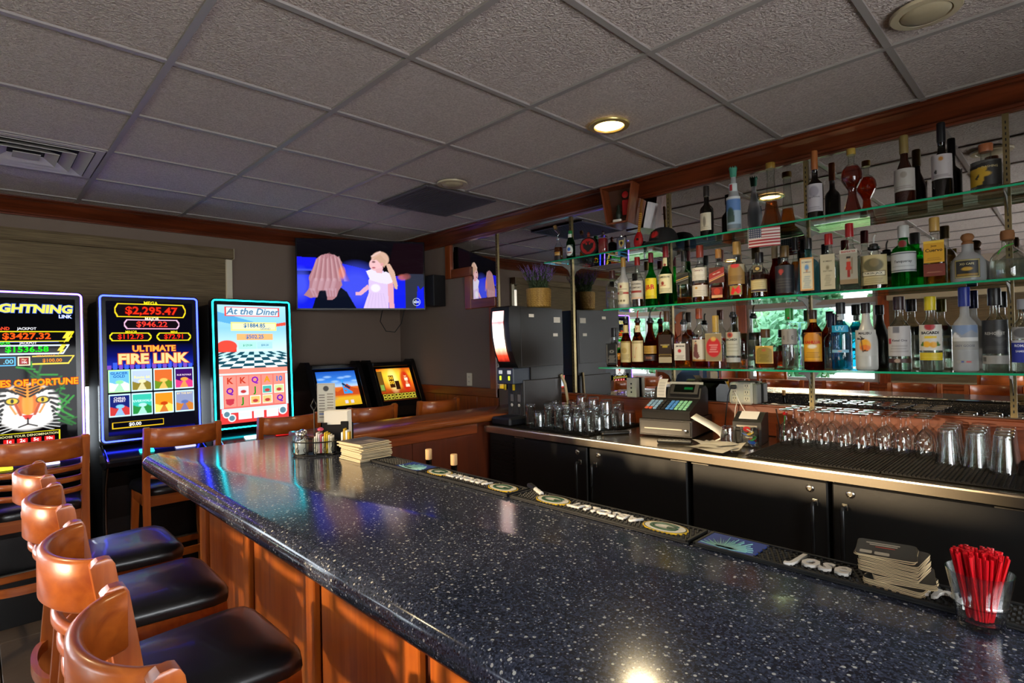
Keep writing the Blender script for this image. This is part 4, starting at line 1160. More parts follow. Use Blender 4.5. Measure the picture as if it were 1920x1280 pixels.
bottle('brown whiskey bottle with a big red numeral on its cream label', 'low', -1.984, .364, .038, 'tall', solid=LQ['brownglass'], pour=('#c01818', .075),
       lab=[('lab', .10, .47, 1.25, paper('#d3c394', ('r', 0, 1, .86, .98, '#b8a878'), *lines('#8a7a50', .9, .9, 1)), [('7', .115, '#b81810', -.02, -.03, {'b': .03})]), ('lab', .62, .74, 1.5, paper('#d3c394'), [('7', .022, '#b81810', 0, 0, {'b': .03})])])
bottle('round brandy bottle with arched gold label and black spout', 'low', -1.892, .362, .040, 'burg', solid=AMB('#b85a1a', 'brandy_glass'), pour=('#202020', .08),
       lab=[('lab', .24, .38, 1.3, paper('#a8802c', *lines('#6a4a10', .3, .6, 2)), []), ('lab', .12, .22, 1.3, paper('#241410', ('r', .3, .7, .3, .7, '#7a4a30')), [])])
bottle('amber whiskey bottle printed with yellow and white words', 'low', -1.775, .350, .040, 'square', sq=3, n=28, fill=('dark', .80), cap=('#4a2c10', .055, 1.25),
       lab=[('lab', .20, .58, .95, paper('#2a1608', ('f', .0, 1, .0, .1, .03, '#8a7030'), ('r', .3, .7, .42, .5, '#a89018')), [('WHISKEY', .0135, '#c9b888', 0, .02)]), ('lab', .09, .19, .95, paper('#a8987a'), [])])
bottle('bourbon bottle with white label and round red seal', 'low', -1.664, .335, .044, 'square', sq=4, n=28, fill=('amber', .38), pour=('#1a1a1a', .07),
       lab=[('lab', .14, .44, .98, paper('#cfc8ba', ('e', .35, .56, .12, .11, '#a82428'), ('r', .75, 1, 0, 1, '#3a2a24'), *lines('#8a8070', .1, .28, 4, .1, .65)), [('JIM BEAM', .0125, '#1a1614', -.1, .34, {'b': .03})])])
bottle('spiced rum bottle with a caped captain printed on its label', 'low', -1.562, .352, .040, 'spirit', fill=('red', .58), cap=('#8a3c1c', .05, 1.2),
       lab=[('lab', .12, .48, 1.25, paper('#c2b8a2', ('p', [(.2, .25), (.3, .75), (.42, .85), (.52, .7), (.5, .45), (.62, .2), (.45, .1)], '#6a3a34'), ('e', .38, .84, .07, .05, '#c9966a'), ('p', [(.28, .88), (.5, .88), (.4, .95)], '#2a1a1a'), ('r', 0, 1, 0, .08, '#a06a20')), [])])
bottle('clear bottle with a large round red emblem label and gold neck', 'low', -1.465, .305, .046, 'square', sq=3.4, n=28, fill=('amber', .16), cap=('#a8893c', .085, 1.1),
       lab=[('lab', .14, .66, .92, paper('#8a7a58', ('f', 0, 1, 0, 1, .02, '#b8a878'), ('e', .5, .5, .46, .36, '#b81a20'), ('e', .5, .80, .16, .08, '#c9a050'), *lines('#e0a8a0', .34, .58, 4, .25, .75)), [])])
bottle('clear white rum bottle with bat emblem and black spout', 'low', -1.357, .380, .038, 'spirit', fill=('clear', .55), cap=None, pour=('#5a3a1c', .075),
       lab=[('lab', .20, .56, 1.3, paper('#b3b09c', ('e', .4, .88, .17, .12, '#a84030'), ('e', .4, .88, .08, .06, '#5a2a24'), *lines('#7a786a', .2, .48, 3)), [('BACARDI', .016, '#16161c', -.05, .18, {'b': .04})]), ('lab', .10, .17, 1.25, paper('#a8a8a0'), [])])
bottle('squat crown shaped whisky bottle with gold arched label', 'low', -1.187, .216, .061, 'crown', ky=.66, fill=('red', .50), cap=('#4a3014', .035, 1.25), y=3.085,
       lab=[('lab', .14, .58, .72, paper('#c8a040', ('r', .08, .92, .06, .72, '#8a7428'), ('e', .5, .72, .42, .22, '#8a7428'), ('e', .5, .76, .12, .08, '#a85a30'), *lines('#5a4a14', .16, .5, 5, .25, .75)), [])])
eb = bottle('clear bottle with grey band label, green neck and red wax drop', 'low', -1.057, .320, .036, 'spirit', fill=('clear', .42), cap=('#1f7a2c', .05, 1.35),
       lab=[('lab', .40, .66, 1.3, paper('#8a857e', ('r', 0, 1, 0, .06, '#2c2a28'), ('l', .5, .2, .5, .85, .015, '#2c2a28')), [('E', .026, '#2a2826', -.22, -.05), ('E', .026, '#2a2826', .22, -.05)])])
MB().tube([(.012*math.cos(a), -.002, .352+.014*math.sin(a)) for a in np.linspace(0, 2*PI, 17)[:-1]], .0009, 5, closed=True).build('hang_ring', ALU, eb)
MB().lathe([(.001, 0), (.006, .004), (.006, .009), (.002, .014)], 10, Matrix.Translation((0, -.017, .262))).build('wax_seal', P('wax_red', '#9a1418', .3), eb, smooth=50)
bottle('dark brown coffee liqueur bottle with arched yellow label', 'low', -.944, .305, .043, 'kahlua', solid=LQ['brownglass'], cap=('#2a140c', .035, 1.2),
       lab=[('lab', .14, .62, 1.1, paper('#c07a10', ('r', .05, .95, .05, .6, '#d09a18'), ('p', [(0, 1), (0, .8), (.2, .95), (.5, 1)], '#3a1006'), ('p', [(1, 1), (1, .8), (.8, .95), (.5, 1)], '#3a1006'), ('e', .5, .52, .2, .07, '#e0d8c0'), *lines('#8a5a10', .15, .3, 3)), [('KAHLUA', .020, '#b81c10', 0, .16, {'b': .04})]),
            ('lab', .79, .85, 1.3, paper('#c09028'), [])])
bottle('clear bottle with navy cap hidden behind the coffee liqueur', 'low', -.880, .285, .034, 'spirit', y=3.145, fill=('clear', .5), cap=('#1c1a3c', .06, 1.3))
bottle('turquoise blue vodka bottle with black cap', 'low', -.818, .334, .043, 'spirit', solid=None, fill=('blue', .84), cap=('#101014', .045, 1.2),
       lab=[('lab', .26, .30, .9, paper('#7ab0c8', ('e', .5, .5, .12, .3, '#c0a0a0')), []), ('lab', .56, .66, .9, paper('#1a98c4'), [('UV', .030, '#a8d8e8', 0, 0)]), ('lab', .74, .85, 1.2, paper('#a8b4bc', ('r', .1, .3, .4, .6, '#2a3a4a')), [])])
bottle('opaque white coconut rum bottle with palm tree and sunset print', 'low', -.711, .324, .044, 'malibu', solid=P('white_glass', '#b9b8b0', .25), cap=('#160e0c', .038, 1.25),
       lab=[('lab', .22, .60, 1.1, paper('#b9b8b0', ('e', .5, .40, .24, .24, '#e0a020'), ('e', .5, .30, .22, .12, '#d87018'), ('l', .42, .15, .34, .62, .02, '#241410'), ('p', [(.34, .62), (.10, .62), (.2, .7), (.34, .66), (.28, .8), (.4, .7), (.55, .68), (.36, .6)], '#241410'), ('p', [(.28, .16), (.7, .16), (.5, .22)], '#3a1a10')), [('MALIBU', .0165, '#241a16', 0, .36, {'b': .02})])])
bottle('tall clear vodka bottle with white label and brown foot band', 'low', -.577, .344, .042, 'spirit', fill=('clear', .56), cap=('#2a1616', .05, 1.3),
       lab=[('lab', .20, .60, 1.25, paper('#aeaaa8', ('r', .3, .55, .76, .98, '#6a6a70'), ('r', .08, .22, .42, .58, '#9a2430'), *lines('#7a7674', .16, .34, 3)), [('Ketel One', .0145, '#2a262c', .04, .02)]), ('lab', .11, .165, 1.3, paper('#3a1c14', ('e', .45, .5, .1, .5, '#a08a7a')), [])])
bottle('clear rum bottle with lemons on its white label and yellow cap', 'low', -.460, .335, .041, 'spirit', fill=('clear', .56), cap=('#c9b414', .05, 1.3),
       lab=[('lab', .28, .62, 1.2, paper('#c9c5ba', ('e', .5, .93, .2, .15, '#9a2028'), ('r', .3, .75, .48, .55, '#d8b818'), ('e', .38, .24, .14, .12, '#e0a416'), ('e', .62, .22, .14, .12, '#d89a10'), ('p', [(.1, .2), (.28, .4), (.26, .15)], '#3a6a1c'), ('p', [(.9, .2), (.72, .4), (.74, .15)], '#3a6a1c')), [('BACARDI', .0165, '#14181c', 0, .18, {'b': .045})]), ('lab', .15, .25, 1.2, paper('#c8b018', *lines('#e0d070', .4, .4, 1)), [])])
bottle('tall frosted vodka bottle with blue cap and snowy mountain print', 'low', -.341, .392, .042, 'spirit', glass=FROST, cap=('#1a2a80', .072, 1.22),
       lab=[('lab', .26, .55, 1.3, paper('#8a8f96', ('p', [(0, .55), (.2, .75), (.45, .6), (.7, .8), (1, .62), (1, 1), (0, 1)], '#7488a8'), ('r', 0, 1, .34, .5, '#c9c9c6'), ('p', [(0, .5), (.2, .72), (.4, .5)], '#d8dade'), ('r', 0, 1, 0, .34, '#94938e')), [('GREY GOOSE', .0125, '#4a4a5c', 0, -.34, {'b': .01})]), ('lab', .10, .14, .7, paper('#94938e', ('r', .3, .45, .3, .7, '#2a3a80'), ('r', .6, .85, .3, .7, '#b02a34')), [])])
bottle('clear vodka bottle with large black label and black stopper', 'low', -.242, .352, .041, 'spirit', fill=('clear', .3), cap=('#0e0c0c', .06, 1.35),
       lab=[('lab', .22, .62, 1.3, paper('#131212', ('e', .62, .60, .10, .09, '#8a8884'), ('p', [(.4, .46), (.9, .46), (.64, .30)], '#2c2a2a'), *lines('#3a3836', .14, .2, 2)), [('REHORST', .0165, '#a8a49c', 0, .10)]), ('lab', .10, .20, 1.3, paper('#8a8680', ('r', .05, .2, .3, .8, '#4a4844')), [])])
bottle('clear sambuca bottle with blue label at the right edge', 'low', -.155, .300, .036, 'spirit', fill=('clear', .3), cap=('#8a8a90', .03, 1.2),
       lab=[('lab', .14, .44, 1.3, paper('#1c2a90', ('r', 0, 1, .9, 1, '#b8b8c0')), [('ROMANA', .014, '#d0d4e8', 0, .25, {'b': .03}), ('SAMBUCA', .0115, '#d0d4e8', 0, .0, {'b': .02})]), ('lab', .46, .62, 1.1, paper('#8a8a88', ('e', .5, .5, .4, .4, '#5a5a5c')), [])])
# ------------------------------------------------------------------ souvenirs on the top shelf
TZ = SHZ['top']+.0005
RED = P('souvenir_red', '#a81214', .35)
o = thing('souvenir_plate', 'round red wooden canteen with a black two headed eagle on the top shelf', 'souvenir', (-2.364, 3.075, TZ), 18)
MB().lathe([(.05, -.016), (.062, -.013), (.066, 0), (.062, .013), (.05, .016)], 32, Matrix.Translation((0, 0, .072)) @ Matrix.Rotation(PI/2, 4, 'X')).build('disc_body', P('canteen_black', '#1a0c0a', .4), o, smooth=40)
A = Art(.112, .112, 44, 44, '#a01214')
A.ell(.5, .5, .5, .5, '#a81214')
for sx in (-1, 1):
    A.poly([(.5, .30), (.5+sx*.10, .22), (.5+sx*.30, .40), (.5+sx*.38, .74), (.5+sx*.26, .66), (.5+sx*.20, .74), (.5+sx*.13, .60), (.5, .62)], '#120808')
    A.line(.5, .6, .5+sx*.06, .78, .035, '#120808'); A.line(.5+sx*.06, .78, .5+sx*.13, .77, .02, '#120808')
A.poly([(.44, .32), (.56, .32), (.60, .12), (.5, .18), (.40, .12)], '#120808')
mk = A.build('eagle_face', PRINT, o, (0, -.0165, .072))
# keep only the round part of the painted face
import bmesh
bm = bmesh.new(); bm.from_mesh(mk.data)
bmesh.ops.delete(bm, geom=[f for f in bm.faces if f.calc_center_median().length > .054], context='FACES'); bm.to_mesh(mk.data); bm.free()
MB().box(-.028, .028, -.014, .014, 0, .012, c=.003).build('foot', P('canteen_wood', '#4a1a10', .5), o)
MB().lathe([(.008, .136), (.012, .142), (.009, .15), (.013, .158), (.006, .172)], 12).build('stopper', P('stopper_wood', '#7a2a14', .4), o, smooth=50)
o = thing('red_jar', 'tall square jar of dark red liquid with a black stopper, beside the canteen', 'jar', (-2.245, 3.08, TZ), 10)
MB().lathe([(.027, 0), (.029, .004), (.029, .118), (.026, .124)], 24, sq=5).build('jar_glass', CLEARG, o, smooth=40)
MB().lathe([(.0265, .005), (.0275, .008), (.0275, .108)], 24, sq=5).build('jar_filling', P('filling_red', '#8a1018', .25), o, smooth=40)
MB().lathe([(.020, .124), (.022, .128), (.010, .132), (.008, .14), (.012, .15), (.003, .165)], 14).build('stopper', P('stopper_dark', '#2a0c0c', .4), o, smooth=50)
o = thing('hip_flask', 'steel hip flask with yellow eagle crest on the top shelf', 'flask', (-2.10, 3.085, TZ), 12)
MB().lathe([(.031, 0), (.034, .006), (.034, .082), (.030, .094), (.012, .10)], 28, ky=.38, sq=3).build('flask_body', P('flask_steel', '#8d93a8', .2, .9), o, smooth=40)
MB().lathe([(.009, .098), (.010, .102), (.010, .118), (.007, .121)], 14).build('flask_cap', CHROME, o, smooth=40)
A = Art(.034, .05, 24, 30, '#c9b060'); A.poly([(0, .45), (0, 0), (.5, 0)], '#8d93a8').poly([(1, .45), (1, 0), (.5, 0)], '#8d93a8').ell(.5, .62, .28, .24, '#2a1a10').ell(.5, .3, .1, .08, '#a01a1a')
A.build('crest', PRINT, o, (.004, -.0145, .05))
o = thing('toy_lute', 'small red and yellow long necked lute leaning upright on the top shelf', 'lute', (-1.945, 3.035, TZ), 10)
L_T = Matrix.Rotation(math.radians(-7), 4, 'X') @ Matrix.Rotation(math.radians(4), 4, 'Y')
MB().lathe([(.004, 0), (.022, .008), (.030, .03), (.031, .05), (.024, .078), (.012, .102), (.008, .112)], 24, L_T, ky=.5).build('lute_body', RED, o, smooth=50)
MB().box(-.008, .008, -.008, .004, .10, .225, L_T, c=.002).build('neck', P('lute_neck', '#b8902c', .5), o)
MB().box(-.0095, .0095, -.007, .005, .225, .315, L_T, c=.003).box(-.022, -.009, -.003, .001, .262, .266, L_T).build('peg_head', P('lute_wood', '#7a4a1c', .5), o)
m = MB()
for k in range(9): m.box(-.0084, .0084, -.0088, -.0075, .11+k*.0125, .114+k*.0125, L_T)
m.build('fret_row', P('fret_red', '#8a2a18', .5), o)
MB().lathe([(.008, 0), (.008, .002)], 16, L_T @ Matrix.Translation((0, -.0165, .05)) @ Matrix.Rotation(PI/2, 4, 'X')).build('sound_hole', BLACKM, o)
# black cap
o = thing('baseball_cap', 'black baseball cap with red emblem lying on the top shelf', 'cap', (-1.795, 3.095, TZ), -4)
vs = []; fs = []; nA, nB = 28, 9
for j in range(nB):
    t = j/(nB-1)*PI/2
    for i in range(nA):
        a = 2*PI*i/nA
        vs.append((.088*math.cos(t)**.6*math.cos(a), .10*math.cos(t)**.6*math.sin(a), .004+.105*math.sin(t)))
for j in range(nB-1):
    for i in range(nA): i2 = (i+1) % nA; fs.append((j*nA+i, j*nA+i2, (j+1)*nA+i2, (j+1)*nA+i))
fs.append(tuple((nB-1)*nA+i for i in range(nA)))
MB().add(vs, fs).build('crown', P('cap_cloth', '#100e0f', .9, sheen=.3), o, smooth=60)
vs = []
for z in (.004, .009):
    for i in range(13):
        a = PI+PI*i/12
        vs.append((.082*math.cos(a), -.05+.105*math.sin(a)*1.0, z+.02*(math.cos(a)**2)*-.3))
    vs.append((0, -.03, z))
m = MB(); n = 14
m.add(vs, [tuple(range(n)), tuple(range(n, 2*n))[::-1]]+[(i, (i+1) % n, n+(i+1) % n, n+i) for i in range(n)]).build('visor', P('cap_visor', '#141011', .85), o, smooth=30)
A = Art(.07, .055, 30, 24, '#100e0f'); A.ell(.5, .5, .4, .42, '#7a1214').ell(.35, .6, .12, .3, '#b01c1c').ell(.65, .6, .12, .3, '#a81818').ell(.5, .25, .2, .15, '#b01c1c')
A.build('emblem', PRINT, o, (0, -.099, .056), (math.radians(66), 0, 0), bend=.1)
MB().lathe([(.007, .104), (.006, .11), (.001, .112)], 10).build('top_button', RED, o, smooth=50)
o = thing('pipe', 'long brown carved wooden pipe resting at the right end of the top shelf', 'pipe', (-.13, 3.075, TZ), 0)
MB().tube([(-.06, 0, .010), (.05, 0, .012), (.2, .01, .014), (.3, .01, .014)], [.007, .011, .012, .009], 12).build('stem', P('pipe_wood', '#5a2c18', .3), o, smooth=50)
MB().tube([(-.085, 0, .009), (-.055, 0, .010)], .0085, 12).build('ferrule', P('pipe_brass', '#b8924a', .25, .9), o, smooth=40)
# little stick flag hanging from the shelf edge
o = thing('paper_flag', 'small stars and stripes paper flag hung from the top shelf edge', 'flag', (-1.145, 2.993, SHZ['top']-.062), 14)
A = Art(.155, .10, 76, 40, '#c9c0bc')
for k in range(13):
    A.rect(0, 1, k/13, (k+1)/13, '#8f1a26' if k % 2 == 0 else '#c9c0bc')
A.rect(0, .42, 6/13, 1, '#1c2a4a')
for r_ in range(5):
    for c_ in range(6): A.ell(.04+.07*c_, .51+.105*r_, .012, .02, '#c9c9d0')
A.build('flag_sheet', PRINT, o, (0, -.001, 0), FRONT, bend=.3)
MB().box(-.078, -.077, -.0005, .001, -.05, .07).build('flag_stick', WHITE, o)

# trapezoid shadow box fixed under the crown
o = thing('shadow_box', 'open trapezoid wooden box with red ornament hung under the crown moulding', 'wall box', (-2.065, 2.985, 2.305), 8)
BW = wood('box_wood', '#5a2610', '#844020', .4, 'Z')
def trap(s, z0=0, z1=.255):
    return [(-.075*s, z0), (.075*s, z0), (.118*s, z1), (-.118*s, z1)]
def wallp(p0, p1, t, y0, y1):
    d = Vector((p1[0]-p0[0], p1[1]-p0[1])).normalized(); nn = Vector((-d.y, d.x))*t
    return MB().prism([p0, p1, (p1[0]+nn.x, p1[1]+nn.y), (p0[0]+nn.x, p0[1]+nn.y)], y0, y1, 'y')
q = trap(1.0)
for i in range(4): wallp(q[i], q[(i+1) % 4], .012, 0, .10).build('box_side', BW, o)
MB().prism(trap(.99, .002, .25), .095, .10, 'y').build('box_back', P('box_back_paint', '#4a2a1c', .7), o)
MB().prism(trap(.99, .0, .165), .10, .205, 'y').build('mount_block', BW, o)
MB().lathe([(.02, 0), (.022, .003), (.014, .006)], 18, Matrix.Translation((.04, .05, .19)) @ Matrix.Rotation(PI/2, 4, 'X')).build('ornament', RED, o, smooth=40)
MB().box(.015, .065, .05, .06, .06, .16, c=.006).build('ornament_tail', RED, o)
MB().box(-.045, .015, .03, .05, .012, .036, c=.003).build('name_plate', WHITE, o)
MB().lathe([(.012, .036), (.022, .06), (.018, .085), (.010, .10), (.014, .12), (.004, .135)], 12, Matrix.Translation((-.012, .055, 0))).build('figurine', P('figurine_green', '#1c2418', .5), o, smooth=50)

# ------------------------------------------------------------------ soda dispenser and planter
DISP_L = 'tall black drink dispenser with a glowing curved front panel'
o = thing('drink_dispenser', DISP_L, 'dispenser', (-2.695, 2.585, BB_Z))
DB = P('dispenser_black', '#161412', .38)
# upper cabinet: bulging front, 0.25 wide in x, depth to the mirror
prof = [(.54, .385), (.54, .80), (.02, .81), (-.005, .80), (-.012, .70), (-.005, .60), (.015, .50), (.05, .42), (.075, .385)]
MB().prism(prof, -.15, .03, 'x').build('upper_cabinet', DB, o)
MB().box(.03, .034, .10, .53, .39, .80, c=.0015).build('side_panel', P('dispenser_side', '#1b1816', .45), o)
MB().box(-.15, .03, .19, .54, .30, .386).build('rear_column', DB, o)
# lit panel following the bulge
pts = [(.002, .785), (-.006, .775), (-.0135, .70), (-.007, .60), (.013, .50), (.042, .43)]
A = Art(.112, .36, 30, 60, '#ffffff')
A.grad([(0, '#6a100c'), (.12, '#c83c24'), (.24, '#f0b090'), (.42, '#fff0e8'), (.66, '#ffe4dc'), (.76, '#e87a80'), (.80, '#fff0ea'), (.93, '#ffd0cc'), (1, '#f0a0a0')])
A.noise(.25, 3, 9); A.line(.5, .72, .4, .45, .01, '#ffb0a0').line(.5, .72, .62, .45, .01, '#ffb0a0')
A.C = np.clip(A.C, 0, 1)
pn = A.build('lit_panel', printed('lit_panel_print', 2.6), o, (-.075, 0, 0), (0, 0, 0))
co = np.empty(len(pn.data.vertices)*3, np.float32); pn.data.vertices.foreach_get('co', co); co = co.reshape(-1, 3)
t = co[:, 1]/.36+.5
zz = .43+t*(.785-.43); ys = np.interp(zz, [p[1] for p in pts[::-1]], [p[0] for p in pts[::-1]])-.003
sh_ = np.interp(zz, [.43, .6, .785], [.012, 0, 0])
co[:, 1] = ys; co[:, 2] = zz
pn.data.vertices.foreach_set('co', co.ravel()); pn.data.update(); pn.data.shade_smooth()
# valve block, buttons and lower splash panel
MB().box(-.145, .02, .03, .20, .275, .388, c=.006).build('valve_block', P('valve_blue', '#232c3a', .35), o)
for dx in (-.105, -.02):
    MB().box(dx-.018, dx+.018, .027, .031, .345, .370, c=.002).build('flavour_card', P('card_lit', '#c8ccd0', .4, emit='#c8ccd0', es=.5), o)
    MB().box(dx-.009, dx+.009, .024, .031, .302, .332, c=.003).build('dispense_button', P('button_lit', '#b8d820', .3, emit='#c8e820', es=1.2), o)
    MB().lathe([(.008, .232), (.010, .236), (.010, .275)], 12, Matrix.Translation((dx, .07, 0))).build('nozzle', P('nozzle_yellow', '#c8a818', .35), o, smooth=40)
MB().box(-.13, .03, .12, .52, .0, .30, c=.006).build('lower_body', P('dispenser_grey', '#2c2a2a', .4), o)
m = MB()
for k in range(11): m.box(-.125+k*.0135, -.118+k*.0135, .115, .121, .05, .29)
m.build('splash_ribs', P('dispenser_rib', '#393635', .4), o)
for dx in (-.085, -.015):
    MB().box(dx-.014, dx+.014, .1135, .1155, .15, .20, c=.001).build('glass_mark', P('mark_grey', '#6a6662', .5), o)
    MB().lathe([(.010, 0), (.012, .003), (.006, .006)], 8, Matrix.Translation((dx, .1155, .125)) @ Matrix.Rotation(PI/2, 4, 'X')).build('knob', P('knob_white', '#c8c4bc', .4), o)
MB().box(-.14, .05, -.04, .14, .0, .055, c=.012).build('drip_tray', P('tray_black', '#15171c', .35), o)
for sx, (yy, zz) in ((0, (.18, .735)), (1, (.44, .70)), (2, (.43, .60))):
    MB().box(.034, .0355, yy, yy+(.05 if sx != 1 else .07), zz, zz+(.022 if sx != 1 else .04)).build('sticker', WHITE, o)
MB().tube([(.04, .50, .32), (.06, .52, .25), (.075, .53, .12), (.08, .53, .012)], .011, 8).build('drain_hose', P('hose_tan', '#b5a684', .5), o, smooth=50)

o = thing('lavender_planter', 'woven basket planter with purple lavender on top of the drink dispenser', 'plant', (-2.735, 2.95, BB_Z+.811))
WEV = wood('wicker', '#8a6428', '#c09848', .6, 'Z', 2.0, 0)
MB().lathe([(.072, 0), (.082, .01), (.086, .07), (.09, .135), (.084, .138), (.078, .12), (.0, .118)], 30, cap1=False).build('basket', WEV, o, smooth=50)
m = MB()
for r_ in range(8):
    for c_ in range(22):
        a = 2*PI*(c_+.5*(r_ % 2))/22; rr = .083+.004*r_/8+.003
        M_ = Matrix.Rotation(a, 4, 'Z') @ Matrix.Translation((rr-.002, 0, .012+r_*.016)) @ Matrix.Rotation(.5 if r_ % 2 else -.5, 4, 'X')
        m.box(-.002, .003, -.011, .011, -.006, .006, M_, c=.002)
w_ = m.build('weave', WEV, o); w_['kind'] = 'stuff'
random.seed(3)
stems = MB(); leaves = MB(); flow = MB()
for k in range(150):
    a = random.random()*2*PI; rr = random.random()**.6*.06
    lean = random.uniform(.15, .85); hgt = random.uniform(.10, .20)
    bx, by = rr*math.cos(a), rr*math.sin(a)
    dx, dy = math.cos(a+random.uniform(-.6, .6))*lean*hgt*.7, math.sin(a+random.uniform(-.6, .6))*lean*hgt*.7
    p0, p1, p2 = Vector((bx, by, .11)), Vector((bx+dx*.4, by+dy*.4, .12+hgt*.6)), Vector((bx+dx, by+dy, .12+hgt))
    if p2.y > .15: p2.y = .15
    stems.tube([p0, p1, p2], .0012, 4)
    for j in range(6):
        p = p0.lerp(p1, random.random()) if j < 3 else p1.lerp(p2, random.random()*.4)
        b = random.random()*2*PI
        q = p+Vector((math.cos(b)*.028, math.sin(b)*.028, .022))
        sd_ = Vector((-math.sin(b), math.cos(b), 0))*.0035
        leaves.add([p, p.lerp(q, .5)+sd_, q, p.lerp(q, .5)-sd_], [(0, 1, 2, 3)])
    for j in range(7):
        p = p1.lerp(p2, .35+.65*j/6)+Vector((random.uniform(-1, 1)*.004, random.uniform(-1, 1)*.004, 0))
        s_ = .0055*(1.15-j/8)
        flow.add([p+Vector(v)*s_ for v in ((1, 0, 0), (-1, 0, 0), (0, 1, 0), (0, -1, 0), (0, 0, 1.2), (0, 0, -1.2))], [(0, 2, 4), (2, 1, 4), (1, 3, 4), (3, 0, 4), (2, 0, 5), (1, 2, 5), (3, 1, 5), (0, 3, 5)])
for nm, mb_, mt in (('stems', stems, P('stem_green', '#3a4a2a', .7)), ('foliage', leaves, P('leaf_grey_green', '#56684a', .7)), ('flowers', flow, P('lavender', '#7c5a9c', .8))):
    q = mb_.build(nm, mt, o); q['kind'] = 'stuff'

# ------------------------------------------------------------------ glassware on the back counter
GZ = BB_Z
MATR = P('rubber_mat', '#060505', .6, spec=.25)
def bar_matt(name, label, x0, x1, y0, y1):
    o = thing(name, label, 'mat', ((x0+x1)/2, (y0+y1)/2, GZ+.0005))
    a, b = (x1-x0)/2, (y1-y0)/2
    MB().box(-a, a, -b, b, 0, .004, c=.001).build('mat_base', MATR, o)
    m = MB(); nx = int((x1-x0)/.0145); ny = int((y1-y0)/.0145)
    for i in range(nx):
        x = -a+.008+i*(2*a-.016)/max(nx-1, 1); m.box(x-.0018, x+.0018, -b, b, .004, .008)
    for j in range(ny):
        y = -b+.008+j*(2*b-.016)/max(ny-1, 1); m.box(-a, a, y-.0018, y+.0018, .004, .0075)
    q = m.build('mat_mesh', MATR, o); q['kind'] = 'stuff'
    return o
bar_matt('glass_mat', 'black rubber mesh mat under the upside down tumblers', -2.60, -2.0, 2.555, 3.14)
bar_matt('glass_mat', 'black rubber mesh mat left of two under the wine glasses', -1.09, -.56, 2.56, 3.15)
bar_matt('glass_mat', 'black rubber mesh mat under the pint glasses at the right', -.555, .02, 2.56, 3.15)
MZ = GZ+.0085
CG = shell('drinking_glass', '#fafbfa', .045, 2.2, edge=.22)
wine = [(.028, 0), (.029, .001), (.033, .02), (.0368, .05), (.0362, .075), (.030, .098), (.017, .114), (.006, .122), (.0042, .13), (.0038, .165), (.0045, .170), (.014, .1735), (.031, .176), (.033, .1785), (.0325, .180)]
wme = MB().lathe(wine+[(.001, .181)], 20, cap0=False, cap1=False).mesh('wine_glass', CG, 60)
pint = [(.044, 0), (.0445, .002), (.043, .012), (.031, .136), (.031, .144), (.029, .147), (.001, .146), (.001, .134), (.028, .132), (.0405, .004)]
pme = MB().lathe(pint, 20, cap0=False, cap1=False).mesh('pint_glass', CG, 40)
rocks = [(.040, 0), (.041, .002), (.0415, .012), (.0385, .05), (.036, .085), (.034, .092), (.001, .090), (.001, .076), (.032, .074), (.0385, .004)]
rme = MB().lathe(rocks, 20, cap0=False, cap1=False).mesh('rocks_glass', CG, 40)
colls = [(.033, 0), (.034, .002), (.0345, .02), (.031, .125), (.031, .140), (.029, .143), (.001, .142), (.001, .126), (.0285, .124), (.032, .004)]
cme = MB().lathe(colls, 18, cap0=False, cap1=False).mesh('highball_glass', CG, 40)
def place(me, name, label, cat, group, x, y, z=MZ, rz=0):
    o = obj(name, me, None, (x, y, z), (0, 0, rz)); return tag(o, label, cat, group)
wx = [-1.03, -.945, -.862, -.78, -.704, -.630, -.555, -.480]
for i, x in enumerate(wx):
    nrow = 4 if i < 4 else 3
    y0 = 2.915 if i < 5 else 2.945
    for j in range(3):
        place(wme, 'wine_glass', 'stemmed wine glass upside down on the black mesh mat', 'wine glass', 'wine glasses upside down on the mats', x+.004*math.sin(i*3+j), y0+j*.083, MZ)
for i, x in enumerate((-.385, -.292, -.205)):
    for j in range(4):
        place(pme, 'pint_glass', 'plain pint glass upside down right of the wine glasses', 'glass', 'pint glasses upside down', x+.012*j*(-.3), (2.862, 2.846, 2.80)[i]+j*.092, MZ)
random.seed(11)
n_ = 0
for i in range(7):
    for j in range(6):
        x = -2.54+i*.082; y = 2.635+j*.084
        if i == 0 and j > 4: continue
        tall = (i+j*2) % 3 == 0 or (i in (2, 3) and j < 2)
        if j == 0 and i in (0,):
            place(cme, 'highball_glass', 'tall highball glass upside down left of the cash register', 'glass', 'highball glasses on the left mat', x, y)
        elif tall:
            place(cme, 'highball_glass', 'tall highball glass upside down left of the cash register', 'glass', 'highball glasses on the left mat', x, y)
        else:
            place(rme, 'rocks_glass', 'short tumbler upside down among glasses left of the register', 'glass', 'tumblers on the left mat', x, y)
            if (i*5+j*3) % 7 == 1:
                place(rme, 'rocks_glass', 'tumbler stacked on top of other glasses left of the register', 'glass', 'tumblers stacked on tumblers', x, y, MZ+.0925)

